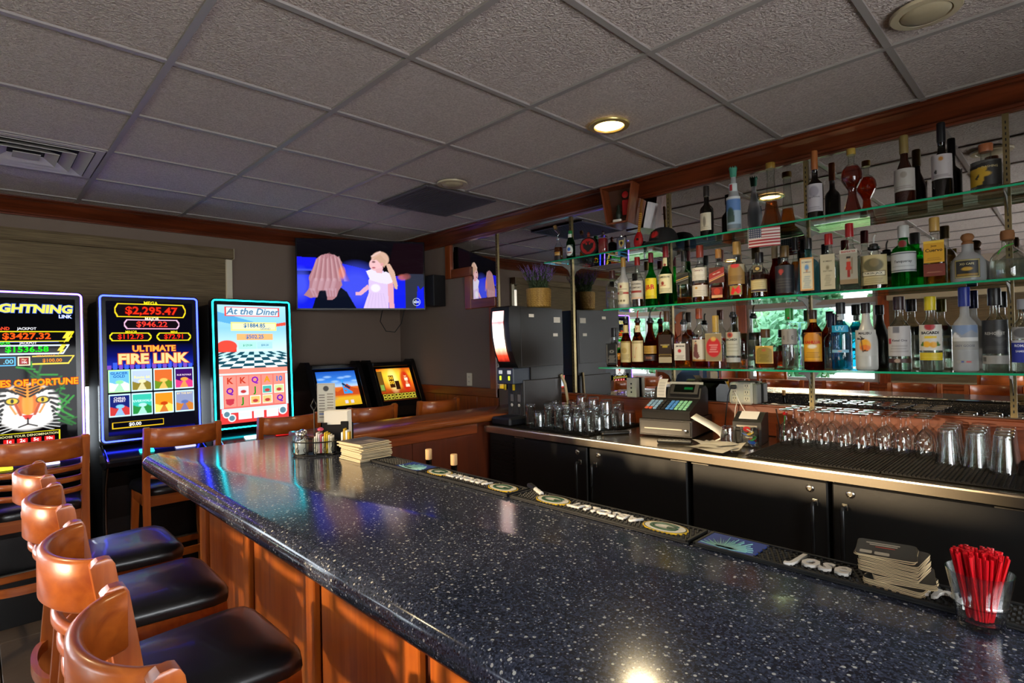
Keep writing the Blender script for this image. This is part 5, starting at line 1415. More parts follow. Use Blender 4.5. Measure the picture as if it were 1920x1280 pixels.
# ------------------------------------------------------------------ cash register
o = thing('cash_register', 'black cash register with paper tape and coloured keys on the back counter', 'cash register', (-1.645, 2.80, GZ), 9)
RB = P('register_black', '#1d1b1a', .4)
MB().box(-.155, .155, 0, .36, .006, .10, c=.004).build('drawer_case', P('drawer_case', '#2c2926', .38), o)
d = MB().box(-.148, .148, -.006, .004, .014, .094, c=.003).build('cash_drawer', P('drawer_face', '#2e2b28', .32), o)
MB().box(-.12, .10, -.008, -.005, .045, .052, c=.001).build('drawer_pull', ALU, d)
MB().lathe([(.011, 0), (.012, .003), (.005, .005)], 16, Matrix.Translation((.125, -.006, .042)) @ Matrix.Rotation(PI/2, 4, 'X')).build('drawer_lock', CHROME, d, smooth=40)
MB().prism([(.015, .102), (.34, .102), (.34, .25), (.30, .275), (.22, .265), (.19, .205), (.02, .150), (.008, .14)], -.14, .14, 'x').build('housing', RB, o)
Mk = Matrix.Translation((0, .02, .151)) @ Matrix.Rotation(math.atan2(.055, .17), 4, 'X')
keys = [(-.125, '#30302f', 2), (-.10, '#d06a40', 1), (-.08, '#6f96b8', 2), (-.045, '#1a1a1a', 3), (.0, '#4f8ac8', 2), (.04, '#4f8ac8', 1), (.065, '#8fc8a0', 2), (.10, '#8fc8a0', 1)]
for kx in range(10):
    for ky_ in range(4):
        x = -.122+kx*.025; y = .022+ky_*.032
        c = ('#c85a3c' if (kx < 2 and ky_ == 0) else '#7fa0b8' if kx < 3 else '#181817' if kx < 5 else '#4a86c4' if kx < 7 else '#86c49a')
        MB().box(x-.010, x+.010, y-.012, y+.012, 0, .007, Mk, c=.002).build('key', P('key_'+c[1:], c, .4), o)
Md = Matrix.Translation((.045, .215, .255)) @ Matrix.Rotation(math.radians(52), 4, 'X')
MB().box(-.085, .085, -.04, .04, 0, .012, Md, c=.003).build('display_hood', RB, o)
MB().box(-.06, .06, -.026, .026, .012, .0135, Md).build('display', P('display_dark', '#070a07', .1), o)
MB().box(.0, .05, -.008, .008, .0135, .0142, Md).build('display_digits', E('digits_green', '#2fd060', .18), o)
A = Art(.055, .12, 10, 20, '#cfc8ba')
for k in range(9): A.line(.15, .1+k*.08, .8, .1+k*.08, .008, '#8a857a')
tp = A.build('paper_tape', PRINT, o, (-.085, .20, .262), (math.radians(64), 0, 0), sag=.018)
MB().box(-.05, .15, .225, .228, .285, .30, c=.001).build('label_strip', P('strip_white', '#b8b4a4', .5), o)
MB().lathe([(.03, -.03), (.03, .03)], 20, Matrix.Translation((-.085, .27, .265)) @ Matrix.Rotation(PI/2, 4, 'Y')).build('paper_roll', WHITE, o, smooth=40)

# receipt curl beside it
o = thing('receipt_paper', 'long white receipt curling down beside the cash register', 'paper', (-1.425, 2.86, GZ), 10)
vs = []; fs = []; n = 14
for i in range(n+1):
    t = i/n
    x = -.07+.13*math.sin(t*2.4); z = .004+.12*(1-t)**1.6; y0_ = -.05+.03*t
    vs += [(x+.03*t, y0_, z), (x+.05*t, y0_+.10, z+.012)]
for i in range(n): fs.append((2*i, 2*i+1, 2*i+3, 2*i+2))
q = MB().add(vs, fs).build('receipt_sheet', WHITE, o, smooth=60)
md = q.modifiers.new('thick', 'SOLIDIFY'); md.thickness = .0006

def remote(label, loc, rz, ln=.17):
    o = thing('remote_control', label, 'remote', loc, rz)
    MB().box(-ln/2, ln/2, -.022, .022, 0, .018, c=.006).build('remote_body', BLACK, o)
    m = MB()
    for i in range(8):
        for j in range(3): m.box(-ln/2+.02+i*.018, -.010+.0-ln/2+.042+i*.018, -.015+j*.011, -.008+j*.011, .018, .020)
    q = m.build('remote_buttons', DGREY, o)
    return o
remote('black remote control lying in front of the glass mat', (-1.93, 2.72, GZ+.0005), 55)
remote('black remote control lying in front of the cash register drawer', (-1.51, 2.665, GZ+.0005), 24, .18)
o = thing('paper_stack', 'crumpled white papers lying at the counter edge beside the printer', 'paper', (-1.27, 2.65, GZ+.0003), -8)
for k, (dx, dy, rz_, w2, h2, lift) in enumerate([(0, -.02, 0, .22, .20, .002), (.02, .0, .25, .20, .17, .006), (-.02, .02, -.2, .18, .14, .012)]):
    vs = []; fs = []; n = 7
    for i in range(n):
        for j in range(n):
            u, v = i/(n-1)-.5, j/(n-1)-.5
            vs.append((u*w2, v*h2, lift+.004+.010*math.sin(u*5+k*2)*math.cos(v*4+k)+(.012 if k else .0)*abs(u)))
    zmin = min(v[2] for v in vs)
    vs = [(x, y, z-zmin+.001+lift) for x, y, z in vs]
    for i in range(n-1):
        for j in range(n-1): fs.append((i*n+j, (i+1)*n+j, (i+1)*n+j+1, i*n+j+1))
    q = MB().add(vs, fs, Matrix.Translation((dx, dy, 0)) @ Matrix.Rotation(rz_, 4, 'Z')).build('paper_sheet', P('paper_grey', '#b8b2a2', .8), o, smooth=60)
# receipt printer
o = thing('receipt_printer', 'dark receipt printer standing right of the cash register', 'printer', (-1.225, 2.955, GZ), 10)
MB().prism([(-.09, 0), (.09, 0), (.09, .15), (.02, .155), (-.09, .115)], -.07, .07, 'x').build('printer_body', P('printer_dark', '#262421', .4), o)
MB().box(-.045, .045, -.055, .03, 0, .0025, Matrix.Translation((0, -.01, .1465)) @ Matrix.Rotation(math.atan2(.04, .11), 4, 'X')).build('paper_exit', WHITE, o)
MB().box(-.05, .05, -.092, -.089, .088, .098).build('tear_bar', ALU, o)
o = place(rme, 'rocks_glass', 'empty tumbler in front of the receipt printer', 'glass', None, -1.285, 2.82, GZ+.0005)
o = thing('token_glass', 'glass holding coloured tokens in front of the receipt printer', 'glass', (-1.175, 2.82, GZ+.0005))
obj('tumbler', MB().lathe([(.036, 0), (.042, .004), (.044, .095), (.0425, .095), (.040, .008), (.001, .008)], 20, cap1=False).mesh('tumbler', CG, 40), o)
random.seed(5)
for k, c in enumerate(['#2a5ab0', '#b02a2a', '#3a8a4a', '#c0b8a0', '#2a5ab0', '#c0a030', '#b8b0a0', '#b02a2a']):
    M_ = Matrix.Translation((random.uniform(-.018, .018), random.uniform(-.018, .018), .018+k*.0095)) @ Matrix.Rotation(random.uniform(-.6, .6), 4, 'X') @ Matrix.Rotation(random.uniform(-.5, .5), 4, 'Y')
    MB().lathe([(.017, 0), (.018, .001), (.018, .004), (.017, .005)], 16, M_).build('token', P('token_'+c[1:], c, .4), o)
# pencil cup by the wine glasses
o = thing('utensil_cup', 'glass of pens and a red topped pick beside the wine glasses', 'cup', (-1.108, 3.06, GZ+.0005))
obj('cup', MB().lathe([(.022, 0), (.025, .003), (.026, .09), (.0248, .09), (.023, .006), (.001, .006)], 18, cap1=False).mesh('cup', CG, 40), o)
MB().tube([(.0, .0, .01), (-.02, -.01, .17)], .004, 8).build('knife_handle', P('pen_brown', '#3a2418', .4), o, smooth=40)
MB().tube([(.01, 0, .01), (.02, 0, .14)], .003, 8).build('pen', P('pen_green', '#2f7a3a', .4), o, smooth=40)
MB().lathe([(.002, 0), (.012, .006), (.013, .014), (.004, .021)], 12, Matrix.Translation((.022, 0, .137))).build('red_tip', RED, o, smooth=50)

# power strip block on the backsplash ledge with its plug and cords
o = thing('surge_protector', 'white multi outlet surge protector on the backsplash ledge', 'power outlet', (-1.345, YB-.055, GZ+.1745), 0)
MB().box(-.075, .06, -.035, .035, 0, .125, c=.010).build('outlet_case', P('surge_white', '#c2baa6', .5), o)
MB().box(.06, .085, -.03, .035, .004, .118, c=.006).build('side_case', P('surge_grey', '#7a786e', .5), o)
for i, dx in enumerate((-.04, .03)):
    for j in range(3):
        r = MB().box(dx-.017, dx+.017, -.0375, -.034, .018+j*.036, .046+j*.036, c=.002).build('receptacle', CREAM, o)
        MB().box(dx-.008, dx-.005, -.0385, -.037, .030+j*.036, .040+j*.036).box(dx+.004, dx+.007, -.0385, -.037, .030+j*.036, .040+j*.036).box(dx-.002, dx+.001, -.0385, -.037, .022+j*.036, .026+j*.036).build('slot_hole', BLACKM, r)
MB().box(-.055, -.022, -.062, -.038, .088, .112, c=.005).build('plug', BLACK, o)
MB().tube([(-.05, -.055, .10), (-.065, -.065, .05), (-.075, -.075, -.05), (-.085, -.07, -.12), (-.09, -.06, -.1735)], .0035, 6).build('black_cord', BLACK, o, smooth=50)
MB().tube([(-.02, -.04, .03), (-.03, -.05, -.02), (-.035, -.055, -.08), (-.04, -.06, -.12)], .0022, 6).build('white_cord', WHITE, o, smooth=50)
MB().tube([(-.035, -.038, .07), (-.005, -.06, .02), (.04, -.09, -.03), (.08, -.12, -.055)], .0022, 6).build('white_cord', WHITE, o, smooth=50)
o = thing('wall_socket_block', 'tan socket block standing on the backsplash ledge behind the tumblers', 'outlet', (-2.10, YB-.05, GZ+.1745))
MB().box(-.038, .038, -.012, .03, 0, .13, c=.004).build('block_body', CREAM, o)
for j in range(3): MB().lathe([(.006, 0), (.006, .002)], 10, Matrix.Translation((0, -.012, .035+j*.028)) @ Matrix.Rotation(PI/2, 4, 'X')).build('socket_hole', BLACKM, o)

# ------------------------------------------------------------------ on the bar: rail mats
BZ = BAR_Z+.0005
def rail_mat(label, x0, x1, blue=None, word=None, wx=0, wrot=0, emblems=(), agave=None, wsize=.06):
    o = thing('bar_mat', label, 'bar mat', ((x0+x1)/2, 1.257, BZ))
    a = (x1-x0)/2; b = .052
    MB().box(-a, a, -b, b, 0, .005, c=.0015).build('mat_base', RUBBER, o)
    MB().box(-a, a, -b, -b+.006, .005, .010, c=.001).box(-a, a, b-.006, b, .005, .010, c=.001).box(-a, -a+.006, -b, b, .005, .010).box(a-.006, a, -b, b, .005, .010).build('mat_rim', RUBBER, o)
    m = MB(); nx = int(2*a/.0125)
    for i in range(nx):
        for j in range(7):
            x = -a+.012+i*.0125+(.006 if j % 2 else 0); y = -b+.014+j*.0125
            if x > a-.01 or (blue and blue[0] < x+(x0+x1)/2 < blue[1]): continue
            m.lathe([(.0042, .005), (.0028, .0092)], 5, Matrix.Translation((x, y, 0)))
    q = m.build('mat_nubs', RUBBER, o); q['kind'] = 'stuff'
    if blue:
        c = (x0+x1)/2
        MB().box(blue[0]-c, blue[1]-c, -b+.001, b-.001, .005, .0085, c=.001).build('blue_field', P('mat_blue', '#1c3a86', .5), o)
        m = MB(); bx = (blue[0]+blue[1])/2-c; hw2 = (blue[1]-blue[0])/2
        for k in range(30):
            an = PI*(.04+.92*k/29); ln = (.8+.2*math.sin(k*2.3))*min(hw2*1.7, .078) if 7 < k < 22 else hw2*(.75+.2*(k % 2))
            p0 = Vector((bx+math.cos(an)*.012, -b+.012, .0085)); p1 = Vector((bx+math.cos(an)*ln*.95, min(-b+.012+math.sin(an)*ln, b-.008), .0085))
            d_ = (p1-p0).normalized(); s_ = Vector((-d_.y, d_.x, 0))*.0017
            m.add([p0-s_, p0+s_, p1, p0-s_+Vector((0, 0, .002)), p0+s_+Vector((0, 0, .002)), p1+Vector((0, 0, .002))], [(0, 1, 2), (3, 5, 4), (0, 3, 4, 1), (1, 4, 5, 2), (2, 5, 3, 0)])
        m.build('agave_print', P('agave_teal', '#7fb0a8', .5), o)
    for ex in emblems:
        c = ex-(x0+x1)/2
        M_ = Matrix.Translation((c, 0, .005)) @ Matrix.Diagonal((1.0, .60, 1, 1))
        for r_, hh, col in ((.062, .0045, '#c9a41c'), (.058, .0050, '#1c3a28'), (.055, .0054, '#cfcabc')):
            MB().lathe([(r_, 0), (r_, hh)], 36, M_).build('emblem_oval', P('emblem_'+col[1:], col, .5), o, smooth=40)
        g = [(.036*math.cos(t), .036*math.sin(t), 0) for t in np.linspace(math.radians(35), math.radians(330), 22)]
        g = [(x_, y_*.62, .0112) for x_, y_, _ in g]
        g2 = g+[(.034, -.002, .0112), (.008, -.002, .0112)]
        MB().tube(g2, .0062, 6, Matrix.Translation((c, 0, 0)) @ Matrix.Diagonal((1, .9, .35, 1)) @ Matrix.Translation((0, 0, .0205))).build('emblem_letter', P('emblem_green', '#1f4530', .5), o, smooth=50)
    if word:
        txt(word, wsize, P('mat_letter_white', '#c4c0b8', .5), o, (wx-(x0+x1)/2, 0, .0105), (0, 0, wrot), bold=.02, depth=.003, sx=1.15 if wrot else .80, shear=.1)
    return o
rail_mat('dark blue bar mat with pale agave leaves beside the newspapers', -2.115, -1.768, blue=(-1.935, -1.772), agave=True)
rail_mat('black bar mat with white raised letters and oval emblems near the newspapers', -1.764, -1.275, word='ABSOLUT', wx=-1.522, wrot=PI, emblems=(-1.695, -1.347), wsize=.044)
rail_mat('long black bar mat with two oval team emblems in the middle of the bar', -1.262, -.655, word='ABSOLUT', wx=-.935, wrot=PI, emblems=(-1.125, -.745), wsize=.047)
rail_mat('black bar mat with script lettering and blue agave end near the coasters', -.642, -.02, blue=(-.640, -.505), word='Jose Cuervo', wx=-.272, wsize=.082)

# cardboard coasters
random.seed(21)
z = BZ
CEDGE = P('coaster_board', '#bfa980', .8); CTOP = P('coaster_print', '#2a2622', .5)
def rrect(w2, h2, r_, n=5):
    p = []
    for cx, cy_, a0 in ((w2-r_, h2-r_, 0), (-w2+r_, h2-r_, 90), (-w2+r_, -h2+r_, 180), (w2-r_, -h2+r_, 270)):
        for i in range(n+1):
            a = math.radians(a0+90*i/n); p.append((cx+r_*math.cos(a), cy_+r_*math.sin(a)))
    return p
cbm = MB().prism(rrect(.049, .049, .010), 0, .0018, 'z').mesh('board', CEDGE)
ctm = MB().prism(rrect(.0488, .0488, .010), .0018, .0021, 'z').mesh('printed_face', CTOP)
n_c = 24
for k in range(n_c):
    if k < 7: dx, dy, rz = 0, 0, random.uniform(-2, 2)-8
    elif k < 11: dx, dy, rz = .004, .006, 14+random.uniform(-3, 3)
    elif k < 22: dx, dy, rz = -.010, .004, -4+random.uniform(-2, 2)
    else: dx, dy, rz = -.022, .002, 6+4*(k-22)
    lbl = 'topmost dark printed coaster of the stack by the straw glass' if k == n_c-1 else 'square cardboard coaster in the stack by the straw glass'
    c = thing('coaster', lbl, 'coaster', (-.248+dx, 1.268+dy, z), rz, None if k == n_c-1 else 'stacked cardboard coasters')
    obj('board', cbm, c); obj('printed_face', ctm, c)
    if k == n_c-1:
        ink = P('coaster_ink', '#a49c8c', .6)
        MB().box(-.034, .022, .026, .031, .0021, .0024).box(-.028, .018, .015, .020, .0021, .0024).build('ink_lines', ink, c)
        MB().box(-.018, .014, .004, .007, .0021, .0024).build('red_ink_line', P('coaster_red', '#b0402c', .6), c)
        MB().prism(rrect(.010, .008, .003), .0021, .0025, 'z', Matrix.Translation((-.032, -.03, 0))).prism(rrect(.012, .008, .003), .0021, .0025, 'z', Matrix.Translation((-.006, -.032, 0))).build('ink_badge', ink, c)
    z += .0028

# glass of red stirrers
o = thing('straw_glass', 'glass tumbler packed with red cocktail straws on the bar', 'glass', (-.122, 1.185, BZ))
obj('tumbler', MB().lathe([(.029, 0), (.032, .004), (.0345, .036), (.0385, .040), (.0385, .043), (.037, .046), (.0455, .092), (.0442, .092), (.0355, .046), (.0315, .012), (.001, .010)], 28, cap1=False).mesh('tumbler', CG, 40), o)
SR = P('straw_red', '#c8101c', .3)
random.seed(9)
sme = MB().tube([(0, 0, 0), (0, 0, .110)], .0021, 6).mesh('straw', SR, 50)
for k in range(110):
    a = random.random()*2*PI; r0 = random.random()**.5*.017; r1 = r0*2.1+random.uniform(.0, 1)*.005
    b = a+random.uniform(-.5, .5)
    p0 = Vector((r0*math.cos(a), r0*math.sin(a), .014)); p1 = Vector((r1*math.cos(b), r1*math.sin(b), .014+.108))
    q = obj('straw', sme, o, p0); q.rotation_euler = (p1-p0).to_track_quat('Z', 'Y').to_euler()
# ------------------------------------------------------------------ condiments, menu, napkins and newspapers at the far end
BLKW = P('wire_black', '#0d0c0b', .4)
o = thing('wire_caddy', 'black wire caddy holding shakers and sweetener packets on the bar', 'caddy', (-2.475, 1.125, BZ), 47)
def ovl(a, b, z, n=28): return [(a*math.cos(t), b*math.sin(t), z) for t in np.linspace(0, 2*PI, n+1)[:-1]]
MB().tube(ovl(.098, .055, .004), .003, 6, closed=True).tube(ovl(.101, .058, .062), .003, 6, closed=True).build('wire_rings', BLKW, o, smooth=50)
m = MB()
for k in range(14):
    t = 2*PI*k/14; x_, y_ = .100*math.cos(t), .057*math.sin(t)
    m.tube([(x_*.98, y_*.98, .004), (x_, y_, .06)], .0018, 5)
    m.tube([(x_+.010*math.sin(-s)*-math.sin(t)*1, y_+.010*math.sin(-s)*math.cos(t), .028+.012*math.cos(s)) for s in np.linspace(0, 5, 9)], .0015, 5)
m.build('wire_scrolls', BLKW, o, smooth=50)
MB().lathe([(.096, 0), (.096, .002)], 28, Matrix.Diagonal((1, .56, 1, 1))).build('tray_floor', BLKW, o)
MB().tube([(0, 0, .002), (0, 0, .20), (.014, 0, .225), (0, 0, .255), (-.014, 0, .225), (0, 0, .20)], .0028, 6).build('loop_handle', BLKW, o, smooth=50)
def shaker(label, loc, fillc):
    s = thing('shaker', label, 'shaker', loc, 0, 'shakers in the wire caddy')
    obj('glass_jar', MB().lathe([(.021, 0), (.0225, .003), (.0225, .068), (.017, .082), (.016, .088)], 18, sq=4).mesh('glass_jar', CLEARG, 40), s)
    MB().lathe([(.0205, .003), (.0205, .058)], 18, sq=4).build('contents', P('fill_'+fillc[1:], fillc, .9), s, smooth=40)
    MB().lathe([(.018, .084), (.019, .087), (.019, .098), (.014, .106), (.004, .108)], 18).build('steel_lid', CHROME, s, smooth=40)
shaker('salt shaker with steel lid in front of the wire caddy', (-2.485, 1.085, BZ+.0045), '#d8d4cc')
shaker('pepper shaker with steel lid behind the salt in the wire caddy', (-2.538, 1.098, BZ+.0045), '#8a7c6c')
shk = [q for q in COL.objects if q.get('label', '').startswith('salt shaker')][0]
shk.location = (-2.507, 1.070, BZ+.0045)
o = thing('packet_holder', 'glass box of sweetener packets inside the wire caddy', 'packet box', (-2.445, 1.158, BZ+.004), 47)
obj('clear_box', MB().box(-.045, .045, -.026, .026, 0, .072).mesh('clear_box', CLEARG), o)
for k, c in enumerate(['#d8d4c8', '#d8d4c8', '#c9b9c0', '#b8506a', '#d8d4c8', '#c9a820', '#c9a820', '#d8d4c8', '#d8d4c8']):
    MB().box(-.04+k*.0092, -.034+k*.0092, -.022, .022, .003, .080+.006*((k*3) % 4), c=.001).build('packet', P('packet_'+c[1:], c, .7), o)
MB().lathe([(.001, 0), (.013, .004), (.014, .012), (.004, .018)], 12, Matrix.Translation((-.02, .01, .10))).build('pink_packet', P('packet_pink', '#c04a60', .7), o, smooth=50)
o = thing('mustard_packets', 'upright yellow and white packets between caddy and napkin holder', 'packets', (-2.375, 1.232, BZ), 47)
for k in range(4): MB().box(-.02+k*.010, -.012+k*.010, -.016, .016, 0, .10+.008*((k*5) % 3), c=.001).build('packet', P('packet_mustard', '#b89418', .6) if k % 2 else WHITE, o)
# napkin holder with napkins
o = thing('napkin_holder', 'black napkin holder filled with white paper napkins on the bar', 'napkin holder', (-2.505, 1.258, BZ), 46)
MB().box(-.062, .062, -.044, -.038, 0, .125, c=.002).box(-.062, .062, .036, .042, 0, .125, c=.002).box(-.062, .062, -.038, .036, 0, .008).box(-.062, -.04, -.044, -.036, .12, .135, c=.002).box(.025, .062, -.044, -.036, .12, .14, c=.002).build('holder_frame', P('holder_black', '#0f0e0d', .35), o)
MB().box(-.045, .0, -.0455, -.0435, .055, .058).build('red_line', P('holder_red', '#8a2018', .5), o)
n_n = 20
for k in range(n_n):
    y_ = -.036+k*.0035
    MB().box(-.056, .056, y_, y_+.0028, .009, .185+.004*math.sin(k*1.7), c=.001).build('napkin', P('napkin_white', '#d9d2c2', .9), o)
o = thing('menu_card', 'tall drinks menu card standing among the napkins', 'menu', (-2.62, 1.255, BZ), 45)
MB().box(-.045, .045, -.001, .001, .12, .315).build('card', WHITE, o)
MB().box(-.05, .05, -.03, .03, 0, .006, c=.002).box(-.006, .006, -.003, .003, .006, .13).build('card_stand', BLKW, o)
A = Art(.088, .192, 40, 80, '#d6cdb8')
A.frame(.02, .98, .01, .99, .012, '#b9a890').ell(.5, .87, .16, .07, '#4a4440')
for k in range(9): A.rect(.10, .42, .12+k*.072, .145+k*.072, '#7a6f62').rect(.56, .90, .15+k*.07, .175+k*.07, '#8a7a64')
A.rect(.1, .42, .20, .24, '#5a6aa0')
A.build('card_print', PRINT, o, (0, -.0018, .2175))
# newspapers, each a folded paper of its own
random.seed(31)
z = BZ
NEWS = P('newsprint', '#b9a98a', .85)
for k in range(11):
    t = .0068
    lab_ = 'top newspaper of the stack, dark front page' if k == 10 else 'folded newspaper in the stack beside the napkin holder'
    q = thing('newspaper', lab_, 'newspaper', (-2.205+random.uniform(-.006, .006), 1.238+random.uniform(-.006, .006)-(0.01 if k > 7 else 0), z), 3+random.uniform(-4, 4), None if k == 10 else 'stacked newspapers')
    sec = [(-.088, .0005), (.083, 0), (.088, .003), (.083, t-.0006), (-.083, t-.0002), (-.091, t*.5)]
    MB().prism(sec, -.075, .075, 'y').build('folded_sheets', NEWS, q)
    if k == 10:
        A = Art(.164, .146, 40, 36, '#5d564e')
        A.rect(.04, .96, .82, .96, '#2c2a2a').rect(.05, .45, .1, .75, '#3a3836').rect(.55, .95, .45, .75, '#8a8074')
        for j in range(6): A.line(.55, .1+j*.05, .95, .1+j*.05, .008, '#8a8074')
        A.build('front_page', PRINT, q, (0, 0, t+.0004), TOP)
    z += t+.0004
# corks showing above the bar's working side, and a bar tool
for x, lb in ((-1.965, 'beige cork of a bottle standing behind the bar near the newspapers'), (-1.79, 'beige cork of a bottle standing behind the bar near the blue mat')):
    q = thing('rail_bottle', lb, 'bottle', (x, 1.40, .74), 0, 'corked bottles in the speed rail')
    MB().lathe([(.034, 0), (.036, .004), (.036, .19), (.030, .22), (.014, .25), (.0125, .31)], 20).build('glass_body', WINE_G, q, smooth=50)
    MB().lathe([(.013, .31), (.014, .312), (.014, .352), (.013, .354)], 16).build('cork', P('cork_pale', '#c09a6c', .8), q, smooth=40)
o = thing('speed_rail', 'steel bottle rail on the working side of the bar', 'bottle rail', (0, 1.40, .73))
MB().box(-2.1, -.2, -.058, .06, 0, .008).box(-2.1, -.2, .055, .06, .008, .09).box(-2.1, -.2, -.064, -.058, 0, .2).build('rail_tray', STEEL, o)
o = thing('bar_tool', 'small utensil with white ribbed grip between two bar mats', 'bar tool', (-1.262, 1.318, BZ), -28)
for k in range(5): MB().lathe([(.006, 0), (.008, .003), (.008, .010), (.006, .013)], 10, Matrix.Translation((.012+k*.013, 0, .009)) @ Matrix.Rotation(PI/2, 4, 'Y')).build('grip_ring', P('grip_white', '#b9b8b4', .4), o, smooth=40)
MB().box(-.05, .012, -.010, .010, .002, .016, c=.004).build('tool_head', BLACK, o)
# ------------------------------------------------------------------ upright slot machines
GBLK = P('game_black', '#0a0a0c', .22)
def rloop(w2, z0, z1, r, y, n=6):
    p = []
    for cx, cz, a0 in ((w2-r, z1-r, 0), (-w2+r, z1-r, 90), (-w2+r, z0+r, 180), (w2-r, z0+r, 270)):
        for i in range(n+1):
            a = math.radians(a0+90*i/n); p.append((cx+r*math.cos(a), y, cz+r*math.sin(a)))
    return p
def slot(label, yc, neon, glow, art, deck_lights):
    s = thing('slot_machine', label, 'slot machine', (-4.30, yc, 0), 90, 'upright slot machines')
    MB().prism([(.05, 0), (.50, 0), (.50, 1.86), (.40, 1.88), (.12, 1.88), (.06, .95), (.02, .90), (-.02, .84), (.0, .40), (.02, .1)], -.282, .282, 'x').build('cabinet', P('cabinet_side', '#262422', .6, spec=.2), s)
    W2, H = .2875, .955
    D = MB().prism([(p[0], p[2]) for p in rloop(W2, 0, H, .028, 0)], 0, .055, 'y').build('display_frame', GBLK, s)
    D.location = (0, -.005, .968); D.rotation_euler = (math.radians(-2.0), 0, 0)
    MB().tube(rloop(W2-.012, .012, H-.012, .02, -.004), .0052, 8, closed=True).build('neon_border', E('neon_'+neon[1:], neon, 13.0), D, smooth=60)
    A, texts = art
    A.build('screen', SCREEN, D, (0, -.0012, H/2), FRONT)
    w, h = A.w, A.h
    for (t, u, v, sz, col, *r) in texts:
        kw = r[0] if r else {}
        txt(t, sz, E('ink_lit_'+col[1:], col, 1.25), D, ((u-.5)*w, -.0024, H/2+(v-.5)*h), FRONT, kw.get('al', 'CENTER'), bold=kw.get('b', .015), sx=kw.get('sx', 1.0), shear=kw.get('sh', 0))
        if kw.get('o'):
            txt(t, sz, E('ink_lit_'+kw['o'][1:], kw['o'], 1.0), D, ((u-.5)*w, -.0018, H/2+(v-.5)*h), FRONT, kw.get('al', 'CENTER'), bold=kw.get('b', .015)+.045, sx=kw.get('sx', 1.0), shear=kw.get('sh', 0))
    # player deck
    MB().prism([(-.17, .845), (-.175, .87), (-.16, .885), (-.02, .935), (.06, .955), (.06, .84), (-.1, .82)], -.285, .285, 'x').build('player_deck', P('deck_black', '#101014', .15), s)
    for dx, wd, col, st_ in deck_lights:
        Mx = Matrix.Translation((dx, -.10, .9085)) @ Matrix.Rotation(math.atan2(.05, .14), 4, 'X')
        MB().box(-wd/2, wd/2, -.022, .022, -.002, .010, Mx, c=.004).build('lit_button', E('btn_'+col[1:], col, st_), s)
    for sx in (-1, 1):
        MB().tube([(sx*.272, -.172, .875), (sx*.272, -.12, .80), (sx*.272, -.06, .70), (sx*.272, -.045, .50), (sx*.272, -.07, .25), (sx*.272, -.06, .02)], .007, 8).build('chrome_trim', P('trim_chrome', '#8a8078', .15, 1.0), s, smooth=60)
        MB().tube([(sx*.272, -.172, .878), (sx*.272, -.02, .94), (sx*.272, .03, .955)], .006, 8).build('deck_trim', CHROME, s, smooth=60)
    MB().prism([(-.055, 0), (-.035, .5), (-.05, .70), (-.10, .80), (.03, .82), (.05, 0)], -.262, .262, 'x').build('lower_door', P('door_black', '#070708', .35), s)
    return s
SWD, SHT = .49, .865
# 1: tiger
A = Art(SWD, SHT, 170, 300, '#050507')
def jbox(x0, x1, y0, y1, c):
    A.poly([(x0, y0), (x1-.06, y0), (x1, y1), (x0, y1)], c)
    A.poly([(x0, y0+.008), (x1-.07, y0+.008), (x1-.02, y1-.008), (x0, y1-.008)], '#08080a')
for k in range(26):
    x0 = .55+.45*((k*37) % 17)/17; y0 = ((k*53) % 29)/29*.55
    A.line(x0, y0, x0+.16*math.cos(k*1.3), y0+.05+.06*math.sin(k), .006, '#0f5a16' if k % 3 else '#1c8a22')
jbox(-.1, .99, .700, .775, '#f0e020'); A.frame(-.1, .84, .697, .700, .004, '#4a6af0')
jbox(-.1, .94, .615, .680, '#d8e8ff')
A.frame(-.2, .435, .540, .600, .007, '#50b8ff'); A.frame(.455, .565, .540, .600, .007, '#ffe8c0'); A.rect(.472, .548, .549, .591, '#a01414')
jbox(.585, .99, .545, .605, '#ffd838')
A.poly([(.92, .775), (.98, .775), (.93, .735), (.97, .735), (.88, .69), (.91, .725), (.87, .725)], '#ffe040')
A.poly([(.86, .68), (.91, .68), (.87, .645), (.90, .645), (.82, .605), (.85, .637), (.82, .637)], '#ffe040')
# tiger face
cx, cy_, k_ = .535, .262, .64
def te(dx, dy, rx, ry, c, a=1.0, soft=0.0): A.ell(cx+dx*k_, cy_+dy*.9, rx*k_, ry*.9, c, a, soft)
def tl(x0, y0, x1, y1, t, c): A.line(cx+x0*k_, cy_+y0*.9, cx+x1*k_, cy_+y1*.9, t, c)
te(0, 0, .47, .175, '#e4e0dc', 1, .12); te(0, .05, .36, .12, '#ee9a2c', 1, .15); te(0, .0, .15, .135, '#dc6c16', 1, .2); te(0, .02, .08, .11, '#f29a3a', 1, .3)
for sx in (-1, 1):
    te(sx*.30, -.02, .16, .07, '#f0ece6', 1, .3); te(sx*.25, .085, .13, .035, '#f4f0ea', 1, .2)
    te(sx*.22, .045, .105, .030, '#0a0806'); te(sx*.215, .046, .078, .021, '#e8c020'); te(sx*.215, .046, .024, .017, '#080604')
    te(sx*.13, -.105, .16, .055, '#f4f2ee', 1, .15)
    for q in range(8):
        tl(sx*(.30+.012*q), .125-.034*q, sx*(.45-.004*q), .135-.046*q, .0085, '#0a0806')
    for q in range(4):
        tl(sx*.03, .075+.024*q, sx*(.15+.01*q), .105+.022*q, .0065, '#140a06')
    for q in range(3): tl(sx*(.16+.05*q), .10+.012*q, sx*(.22+.06*q), .125+.008*q, .007, '#140a06')
    tl(sx*.17, .02, sx*.10, -.06, .008, '#b84410'); tl(sx*.24, .01, sx*.17, -.05, .006, '#e89040')
    for q in range(6): tl(sx*.12, -.085-.012*q, sx*.46, -.05-.03*q, .0018, '#ffffff')
